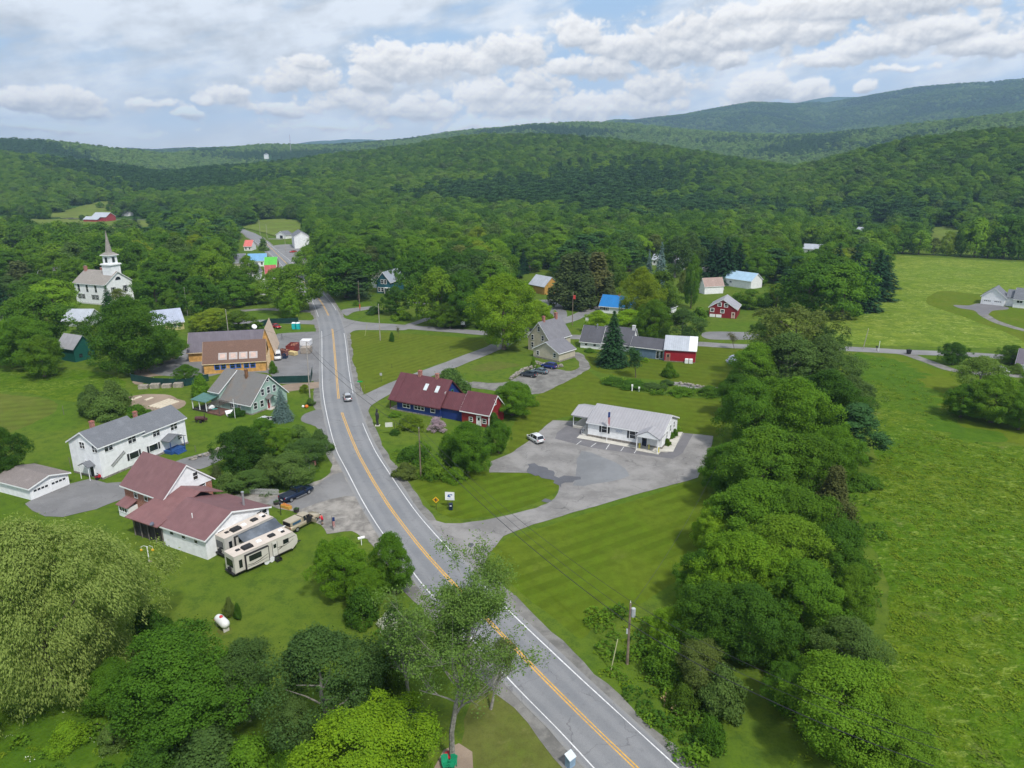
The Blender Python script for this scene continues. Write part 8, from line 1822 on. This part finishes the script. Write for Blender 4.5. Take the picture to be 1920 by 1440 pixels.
# centre
for a in ((650, 558, 460, 104, 'broad', 'mid'), (672, 562, 500, 60, 'pine', 'olive'), (620, 545, 490, 40, 'broad', ''), (780, 562, 465, 60, 'broad', 'mid'), (743, 590, 535, 44, 'broad', 'dark'), (752, 600, 572, 36, 'bush', ''), (702, 588, 570, 34, 'bush', 'dark'),
          (668, 573, 562, 14, 'bush', ''), (822, 610, 498, 80, 'broad', ''), (870, 612, 505, 76, 'broad', 'mid'), (845, 615, 560, 60, 'broad', 'dark'), (890, 600, 540, 40, 'broad', ''), (905, 615, 580, 30, 'bush', 'mid'), (722, 545, 478, 30, 'broad', 'bright'),
          (945, 655, 510, 106, 'broad', 'fresh'), (1005, 618, 560, 56, 'broad', 'fresh'), (1022, 610, 572, 30, 'bush', 'bright'), (1085, 578, 474, 66, 'cedar', ''), (1062, 578, 478, 56, 'cedar', ''), (1118, 570, 474, 62, 'cedar', 'olive'), (1140, 575, 520, 34, 'cedar', ''),
          (1148, 685, 578, 62, 'spruce', ''), (1122, 625, 580, 46, 'broad', 'yellow'), (1178, 628, 578, 66, 'broad', 'yellow'), (1200, 615, 498, 70, 'broad', 'olive'), (1235, 600, 505, 70, 'broad', 'olive'), (1225, 640, 560, 56, 'broad', 'dark'),
          (1278, 640, 576, 62, 'grey', 'mid'), (1290, 645, 608, 36, 'greybush', ''), (1295, 578, 478, 30, 'broad', 'dark'), (1310, 600, 572, 36, 'bush', ''), (1285, 560, 500, 30, 'grey', 'brown'), (1237, 540, 450, 30, 'bluespruce', ''), (1215, 535, 465, 20, 'bluespruce', ''),
          (1265, 520, 440, 50, 'grey', ''), (1296, 515, 440, 40, 'grey', ''), (1335, 530, 445, 54, 'spruce', ''), (1358, 532, 440, 58, 'spruce', 'dark'), (1382, 528, 450, 54, 'spruce', ''), (1420, 535, 470, 48, 'broad', 'bright'),
          (1380, 575, 545, 40, 'bush', 'mid'), (1405, 580, 540, 40, 'broad', ''), (1435, 575, 545, 36, 'bush', ''), (1455, 575, 530, 34, 'broad', 'olive'), (1475, 565, 505, 40, 'pine', 'dark'),
          (1512, 594, 486, 92, 'broad', 'mid'), (1578, 596, 488, 92, 'broad', 'mid'), (1540, 570, 470, 80, 'broad', 'dark'), (1640, 562, 462, 66, 'spruce', 'dark'), (1618, 582, 480, 66, 'spruce', ''), (1655, 540, 474, 54, 'spruce', 'dark'), (1596, 550, 452, 70, 'spruce', 'dark'), (1565, 540, 450, 60, 'spruce', ''),
          (1192, 708, 652, 36, 'openpine', ''), (1254, 707, 677, 28, 'bush', 'dark'), (1150, 718, 702, 50, 'bush', ''), (1185, 725, 706, 60, 'bush', 'mid'), (1225, 730, 712, 50, 'greybush', ''), (1280, 738, 720, 50, 'bush', 'mid'), (1330, 740, 718, 50, 'bush', ''), (1250, 722, 708, 30, 'greybush', ''),
          (1160, 665, 655, 26, 'bush', 'bright'), (1105, 660, 650, 22, 'bush', 'bright'), (1000, 690, 668, 14, 'bush', 'lime'), (1210, 678, 668, 18, 'bush', 'bright')):
    T(*a)
T(1377, 655, 622, 26, 'bare', 'brown'); T(1375, 680, 662, 30, 'whiteblossom', 'grey'); T(735, 640, 622, 12, 'bush', 'mid'); T(748, 633, 612, 10, 'bare', 'brown')
# bushes against the post office
for a in ((1250, 835, 820, 18, 'bush', 'olive'), (1258, 822, 808, 16, 'bush', 'mid'), (1265, 818, 803, 12, 'bush', 'dark'), (1270, 808, 796, 16, 'bush', 'bright')): T(*a)
# right edge
for a in ((1785, 683, 640, 42, 'broad', 'dark'), (1896, 682, 645, 44, 'broad', 'dark'), (1832, 745, 665, 80, 'grey', 'bright'), (1800, 782, 718, 66, 'broad', 'bright'), (1858, 792, 700, 90, 'broad', ''), (1908, 805, 735, 66, 'broad', 'mid'), (1905, 700, 678, 30, 'greybush', 'bright'), (1940, 760, 690, 60, 'broad', '')): T(*a)
# hedgerow behind the hay meadow
for i, (x, t, w_, tn) in enumerate(((1672, 420, 30, 'olive'), (1692, 425, 44, ''), (1722, 430, 40, 'mid'), (1750, 445, 22, 'brown'), (1775, 432, 24, 'olive'), (1800, 420, 26, 'dark'), (1826, 405, 50, 'bright'), (1852, 412, 44, ''), (1880, 400, 54, 'mid'), (1908, 405, 50, ''), (1935, 400, 50, 'dark'))):
    T(x, 474 + (x - 1665) * .05, t, w_, 'broad' if tn != 'brown' else 'grey', tn)
# far left fields
for a in ((30, 445, 420, 36, 'broad', 'dark'), (62, 450, 412, 50, 'grey', ''), (110, 455, 415, 46, 'broad', 'dark'), (150, 452, 420, 34, 'grey', 'brown'), (185, 445, 418, 36, 'grey', 'olive'), (155, 414, 402, 10, 'broad', 'dark'), (165, 415, 403, 8, 'broad', 'dark'),
          (190, 400, 388, 12, 'broad', ''), (220, 408, 388, 20, 'broad', 'dark'), (235, 432, 408, 36, 'broad', ''), (256, 428, 396, 22, 'spruce', ''), (292, 428, 396, 30, 'broad', 'mid'), (208, 402, 388, 14, 'broad', '')):
    T(*a)

# ------------------------------------------------------------------ woods: the nearest as trees, the rest one mass
def inpoly(x, y, poly):
    c = False
    for i in range(len(poly)):
        (x1, y1), (x2, y2) = poly[i], poly[i - 1]
        if (y1 > y) != (y2 > y) and x < (x2 - x1) * (y - y1) / (y2 - y1) + x1: c = not c
    return c
WOODS = [[(575, 455), (595, 500), (640, 505), (690, 512), (740, 520), (800, 545), (860, 565), (930, 575), (985, 520), (1000, 500), (1030, 505), (1050, 540), (1110, 560), (1160, 540), (1200, 540), (1230, 515), (1290, 500), (1330, 500), (1400, 515), (1480, 540), (1560, 560), (1640, 545), (1660, 470), (1740, 466), (1740, 430), (1700, 424), (1500, 416), (1200, 414), (900, 414), (700, 414), (575, 414)],
         [(58, 470), (60, 500), (100, 520), (135, 530), (160, 520), (215, 520), (240, 540), (280, 555), (420, 560), (440, 520), (430, 490), (440, 470), (440, 445), (400, 428), (330, 424), (300, 430), (200, 440), (100, 455)],
         [(-120, 520), (0, 540), (60, 545), (60, 510), (0, 500), (-120, 500)], [(-150, 440), (60, 440), (60, 466), (-150, 466)]]
placed = [(t['x'], t['y'], t['w'] * .36) for t in TREES]
PL = np.array([(a, c) for a, c, _ in placed]); PR_ = np.array([r for _, _, r in placed])
ROADP = np.array([tuple(q) for q in YW] + [tuple(q) for q in cat(GP([(632, 604), (760, 613), (975, 629), (1310, 645), (1920, 672)]), False, 3.)] + [tuple(q) for q in cat(GP([(960, 636), (1060, 602), (1160, 568), (1240, 560)]), False, 3.)] + [tuple(q) for q in cat(GP([(405, 420), (340, 418), (309, 403), (304, 397)]), False, 4.)])
BC = np.array([b_[:2] for b_ in AVOID]); BR = np.array([b_[2] for b_ in AVOID])
def free(x, y, r):
    if np.min(np.hypot(ROADP[:, 0] - x, ROADP[:, 1] - y)) < 8: return False
    if len(BC) and np.any(np.hypot(BC[:, 0] - x, BC[:, 1] - y) < BR + r * .7): return False
    return not np.any(np.hypot(PL[:, 0] - x, PL[:, 1] - y) < PR_ + r * .55)
def hides(x, y, w, h, z=0):
    a = P(x, y, z + h); c = P(x, y, z + .2 * h); hw = w * .45 * FPX / a[2]
    for (x0, y0, x1, y1, dist) in KEEP:
        if math.hypot(x, y) < dist and a[0] + hw > x0 and a[0] - hw < x1 and a[1] < y1 and c[1] > y0: return True
    return False
cand = []
for poly in WOODS:
    g_ = GP(poly); xs = [q[0] for q in g_]; ys = [q[1] for q in g_]
    x = min(xs)
    while x < max(xs):
        y = min(ys)
        while y < max(ys):
            xx, yy = x + R_.uniform(-4.4, 4.4), y + R_.uniform(-4.4, 4.4); y += 11.5
            if not inpoly(xx, yy, g_): continue
            w_ = R_.uniform(12, 19); h_ = R_.uniform(13, 18) if R_.random() < .8 else R_.uniform(16, 21)
            if hides(xx, yy, w_, h_):
                w_ *= .55; h_ *= .5
                if hides(xx, yy, w_, h_): continue
            if free(xx, yy, w_ / 2): cand.append((math.hypot(xx, yy), xx, yy, w_, h_))
        x += 11.5
cand.sort()
KR = random.Random(99)
def pick(x, y):
    n = math.sin(x / 47.) + math.cos(y / 61. + x / 90.) + KR.uniform(-1.1, 1.1)
    if n > 1.7: return 'pine'
    if n > 1.45: return 'spruce'
    return 'grey' if KR.random() < .14 else 'broad'
NIND = 215
STUFF = []      # (x, y, z, w, h, variant, rot)
for i, (d, x, y, w_, h_) in enumerate(cand):
    k = pick(x, y)
    if k in ('spruce',): w_ *= .6
    if i < NIND:
        tn = KR.choice(['', '', 'mid', 'dark', 'dark', 'bright', 'olive'] if k != 'spruce' else ['', 'dark'])
        put_tree(k, x, y, w_, h_, tn)
    else: STUFF.append((x, y, 0., w_, h_, k, KR.uniform(0, 6.28), 0))
# hills
def field_at(az_, r_):
    for fn in FARF:
        if inpoly(az_, r_ / 1000, fn): return True
    return False
def scatter(r0, r1, s, far, hscale, wscale=1., azl=(-.74, .74)):
    r = r0
    while r < r1:
        da = s / r; a = azl[0] + NP.uniform(0, da)
        while a < azl[1]:
            aa = a + NP.uniform(-.42, .42) * da; r2 = r + NP.uniform(-.42, .42) * s; a += da
            HA.append((aa, r2, s, far, hscale, wscale))
        r += s
HA = []
scatter(600, 1000, 12., 0, 1.08, 1.45); scatter(1000, 1620, 12., 0, 1.05, 1.4); scatter(1620, 2000, 13, 1, 1.0, 1.3); scatter(2000, 3050, 14, 1, 1.0, 1.45); scatter(3400, 5500, 22, 1, .9, 1.9)
HAa = np.array([(q[0], q[1]) for q in HA]); hx, hy = HAa[:, 1] * np.sin(HAa[:, 0]), HAa[:, 1] * np.cos(HAa[:, 0])
hzv = HT(hx, hy); ftv = np.interp(np.clip(HAa[:, 0], TAZ[0], TAZ[-1]), TAZ, TR[:, 0])
FW = [GP(poly) for poly in WOODS]
for i, (aa, r2, s, far, hs, ws) in enumerate(HA):
    if r2 < 1500 and (field_at(aa, r2)): continue
    x, y = float(hx[i]), float(hy[i])
    if r2 < ftv[i] + 10:
        # foot of the hill joins the woods on the flat
        if aa > math.radians(-36) and AE(0, 0) and not (-.33 < aa): 
            if r2 < ftv[i] - 20: continue
        if any(inpoly(x, y, g_) for g_ in FW): continue
        if r2 < ftv[i] - 40: continue
    if r2 < 1000 and np.min(np.hypot(ROADP[:, 0] - x, ROADP[:, 1] - y)) < 11: continue
    n = 1.25 * (math.sin(x / 110. + .5 + math.sin(y / 60.)) + math.cos(y / 140. + x / 200.)) + NP.uniform(-.7, .7) + (.5 if x < -350 else 0) + (.8 if x > 60 and 850 < r2 < 1350 else 0) + (.7 if x < -250 and r2 > 1900 else 0)
    k = 'pine' if n > 1.5 else 'spruce' if n > 1.4 else ('grey' if NP.random() < .12 else 'broad')
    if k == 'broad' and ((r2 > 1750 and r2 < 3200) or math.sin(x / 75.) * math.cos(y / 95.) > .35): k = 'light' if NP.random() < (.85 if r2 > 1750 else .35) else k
    w_ = NP.uniform(6.5, 15) * ws; h_ = (9.5 + w_ / ws * .35 + NP.uniform(-1.2, 1.8)) * hs
    if k == 'pine': h_ *= 1.15; w_ *= .85
    if k == 'spruce': w_ *= .55; h_ *= 1.1
    if hides(x, y, w_, h_, float(hzv[i])): continue
    STUFF.append((x, y, float(hzv[i]) - .5, w_, h_, k, NP.uniform(0, 6.28), far))
def instancer(name, rows, meshes):
    """one object of many instances: rows (x, y, z, sx, sy, sz, rot, variant)"""
    A_ = np.array(rows, dtype=np.float32)
    me = bpy.data.meshes.new(name); me.vertices.add(len(A_)); me.vertices.foreach_set('co', A_[:, :3].ravel())
    for nm, t, d in (('sc', 'FLOAT_VECTOR', A_[:, 3:6]), ('ro', 'FLOAT', A_[:, 6])):
        at = me.attributes.new(nm, t, 'POINT'); at.data.foreach_set('vector' if t == 'FLOAT_VECTOR' else 'value', np.ascontiguousarray(d).ravel())
    at = me.attributes.new('vr', 'INT', 'POINT'); at.data.foreach_set('value', A_[:, 7].astype(np.int32))
    me.update()
    o = bpy.data.objects.new(name, me); COL.objects.link(o); o['kind'] = 'stuff'
    ng = bpy.data.node_groups.new(name, 'GeometryNodeTree')
    ng.interface.new_socket('Geometry', in_out='INPUT', socket_type='NodeSocketGeometry'); ng.interface.new_socket('Geometry', in_out='OUTPUT', socket_type='NodeSocketGeometry')
    N = ng.nodes; L = ng.links; gi = N.new('NodeGroupInput'); go = N.new('NodeGroupOutput'); jn = N.new('GeometryNodeJoinGeometry')
    def attr(nm, t):
        a = N.new('GeometryNodeInputNamedAttribute'); a.data_type = t; a.inputs['Name'].default_value = nm; return a.outputs['Attribute']
    sc_, ro_, vr_ = attr('sc', 'FLOAT_VECTOR'), attr('ro', 'FLOAT'), attr('vr', 'INT')
    cx = N.new('ShaderNodeCombineXYZ'); L.new(ro_, cx.inputs[2])
    for i, mesh in enumerate(meshes):
        src = bpy.data.objects.new(name + '_source', mesh)
        oi = N.new('GeometryNodeObjectInfo'); oi.inputs['Object'].default_value = src; oi.inputs['As Instance'].default_value = True
        cmp_ = N.new('FunctionNodeCompare'); cmp_.data_type = 'INT'; cmp_.operation = 'EQUAL'; L.new(vr_, cmp_.inputs[2]); cmp_.inputs[3].default_value = i
        ip = N.new('GeometryNodeInstanceOnPoints'); L.new(gi.outputs[0], ip.inputs['Points']); L.new(cmp_.outputs[0], ip.inputs['Selection'])
        L.new(oi.outputs['Geometry'], ip.inputs['Instance']); L.new(sc_, ip.inputs['Scale']); L.new(cx.outputs[0], ip.inputs['Rotation'])
        L.new(ip.outputs[0], jn.inputs[0])
    L.new(jn.outputs[0], go.inputs[0])
    md = o.modifiers.new('scatter', 'NODES'); md.node_group = ng
    return o
VAR = {}; meshes = []
for k in ('broad', 'grey', 'pine', 'spruce', 'light'):
    for (cm, tm, w_, h_) in PROTO[k][2]: VAR.setdefault((k, 0), []).append((len(meshes), w_, h_)); meshes.append(cm)
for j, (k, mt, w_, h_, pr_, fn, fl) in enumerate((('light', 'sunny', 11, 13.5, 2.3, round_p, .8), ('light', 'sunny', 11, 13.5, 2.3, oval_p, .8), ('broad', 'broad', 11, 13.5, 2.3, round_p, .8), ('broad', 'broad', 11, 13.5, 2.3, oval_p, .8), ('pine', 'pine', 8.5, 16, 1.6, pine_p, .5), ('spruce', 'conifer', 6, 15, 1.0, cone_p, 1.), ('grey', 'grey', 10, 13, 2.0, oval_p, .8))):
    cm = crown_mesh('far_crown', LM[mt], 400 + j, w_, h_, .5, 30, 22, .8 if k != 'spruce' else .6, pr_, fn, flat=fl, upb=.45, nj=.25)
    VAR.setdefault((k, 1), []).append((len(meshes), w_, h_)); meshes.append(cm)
rows = []
for (x, y, z, w_, h_, k, ro, far) in STUFF:
    vi, pw, ph_ = KR.choice(VAR[(k, far)]); rows.append((x, y, z, w_ / pw, w_ / pw, h_ / ph_, ro, vi))
forest = instancer('forest', rows, meshes)
tag(forest, 'unbroken mixed forest covering the hills from the village to the far ridges', 'forest')
print('forest instances', len(rows), 'individual trees', len(TREES), 'candidates', len(cand))

# ground cover: ferns and tall weeds in the meadow and along the verges
def clump(name, mat, seed, n, w, h, ls, up=1.):
    rng = np.random.default_rng(seed); a = rng.uniform(0, 6.28, n); r = w / 2 * np.sqrt(rng.uniform(0, 1, n)); z = h * (1 - (r / (w / 2)) ** 2 * .7) * rng.uniform(.5, 1, n)
    V, F = cards(np.stack([r * np.cos(a), r * np.sin(a), z], 1), unit(rng.normal(size=(n, 3)) * .6 + np.array([0, 0, up])), ls, .6, rng)
    return npmesh(name, V, F, mat)
CL = [clump('weed_clump', LM['fern'], 500 + i, 24, 1.3, .26, .15, 2.4) for i in range(3)] + [clump('reed_clump', LM['reed'], 510, 40, 1.2, 1.1, .16)] + [clump('leafy_clump', LM['broad'], 512 + i, 60, 1.8, 1.2, .17) for i in range(2)] + [clump('white_flower_clump', LM['white'], 520, 8, 1.2, .7, .06)]
def cover(name, label, cg, areas, seed):
    rows = []; rg = random.Random(seed)
    for (poly, dens, vs_, s0, s1) in areas:
        g_ = GP(poly); xs = [q[0] for q in g_]; ys = [q[1] for q in g_]; n = int((max(xs) - min(xs)) * (max(ys) - min(ys)) * dens)
        for _ in range(n):
            x, y = rg.uniform(min(xs), max(xs)), rg.uniform(min(ys), max(ys))
            if not inpoly(x, y, g_): continue
            k = .5 + .5 * math.sin(x / 3.1 + 2 * math.sin(y / 4.3)) * math.cos(y / 2.7 + x / 5.)
            if rg.random() > .35 + .65 * k: continue
            s = rg.uniform(s0, s1); rows.append((x, y, 0, s, s, s * rg.uniform(.7, 1.2), rg.uniform(0, 6.28), rg.choice(vs_)))
    o = instancer(name, rows, CL); tag(o, label, cg); print(name, len(rows)); return o
cover('meadow_weeds', 'bright green ferny weeds filling the meadow right of the tree belt', 'weeds',
      [([(1640, 860), (1720, 800), (1960, 880), (2050, 1500), (1600, 1500), (1620, 1320), (1660, 1200), (1680, 1060), (1640, 950)], 1.3, (0, 1, 2), .4, 1.2)], 1)
cover('verge_scrub', 'tangled brambles and tall weeds along banks, verges and tree feet', 'scrub',
      [([(1100, 1150), (1200, 1140), (1290, 1180), (1330, 1300), (1350, 1440), (1290, 1440), (1240, 1390), (1190, 1330), (1110, 1240)], 1.0, (4, 5, 0), .6, 1.3),
       ([(1235, 1290), (1290, 1300), (1300, 1370), (1270, 1360)], 1.2, (3, 3, 4), .8, 1.3),
       ([(1400, 1180), (1640, 1180), (1640, 1440), (1460, 1440), (1500, 1330), (1440, 1250)], .5, (4, 5, 0, 1), .6, 1.2),
       ([(-60, 1250), (160, 1270), (360, 1350), (540, 1400), (560, 1500), (-60, 1500)], .8, (0, 1, 4, 6), .5, 1.1),
       ([(740, 1180), (760, 1300), (800, 1420), (720, 1420), (690, 1300), (700, 1200)], .7, (4, 5, 0), .5, 1.1),
       ([(735, 850), (790, 835), (860, 880), (860, 900), (810, 905), (760, 900)], 1.2, (4, 5, 0), .6, 1.2),
       ([(1130, 705), (1230, 722), (1350, 735), (1350, 750), (1230, 742), (1130, 722)], .6, (4, 5, 0), .6, 1.2),
       ([(1560, 668), (1650, 670), (1700, 690), (1800, 790), (1740, 790), (1640, 730)], .25, (0, 1, 2), .7, 1.3),
       ([(1410, 1100), (1640, 900), (1660, 1000), (1650, 1150)], .3, (4, 5), .6, 1.2),
       ([(395, 900), (520, 890), (600, 850), (610, 880), (540, 935), (430, 930)], .6, (4, 5), .4, .9)], 2)
label_trees()
# ------------------------------------------------------------------ air
if HAZE > 0:
    zt_ = float(max(gz.max() + 60, H + 60))
    hm = bpy.data.materials.new('haze'); hm.use_nodes = True; nt = hm.node_tree; nt.nodes.clear(); o = nt.nodes.new('ShaderNodeOutputMaterial'); v = nt.nodes.new('ShaderNodeVolumePrincipled')
    v.inputs['Color'].default_value = (.46, .70, 1.0, 1); v.inputs['Density'].default_value = HAZE; v.inputs['Anisotropy'].default_value = .2; nt.links.new(v.outputs[0], o.inputs['Volume'])
    hb = MB().box(-12800, -12800, -1.5, 12800, 12800, zt_).build('haze', hm); hb['kind'] = 'stuff'
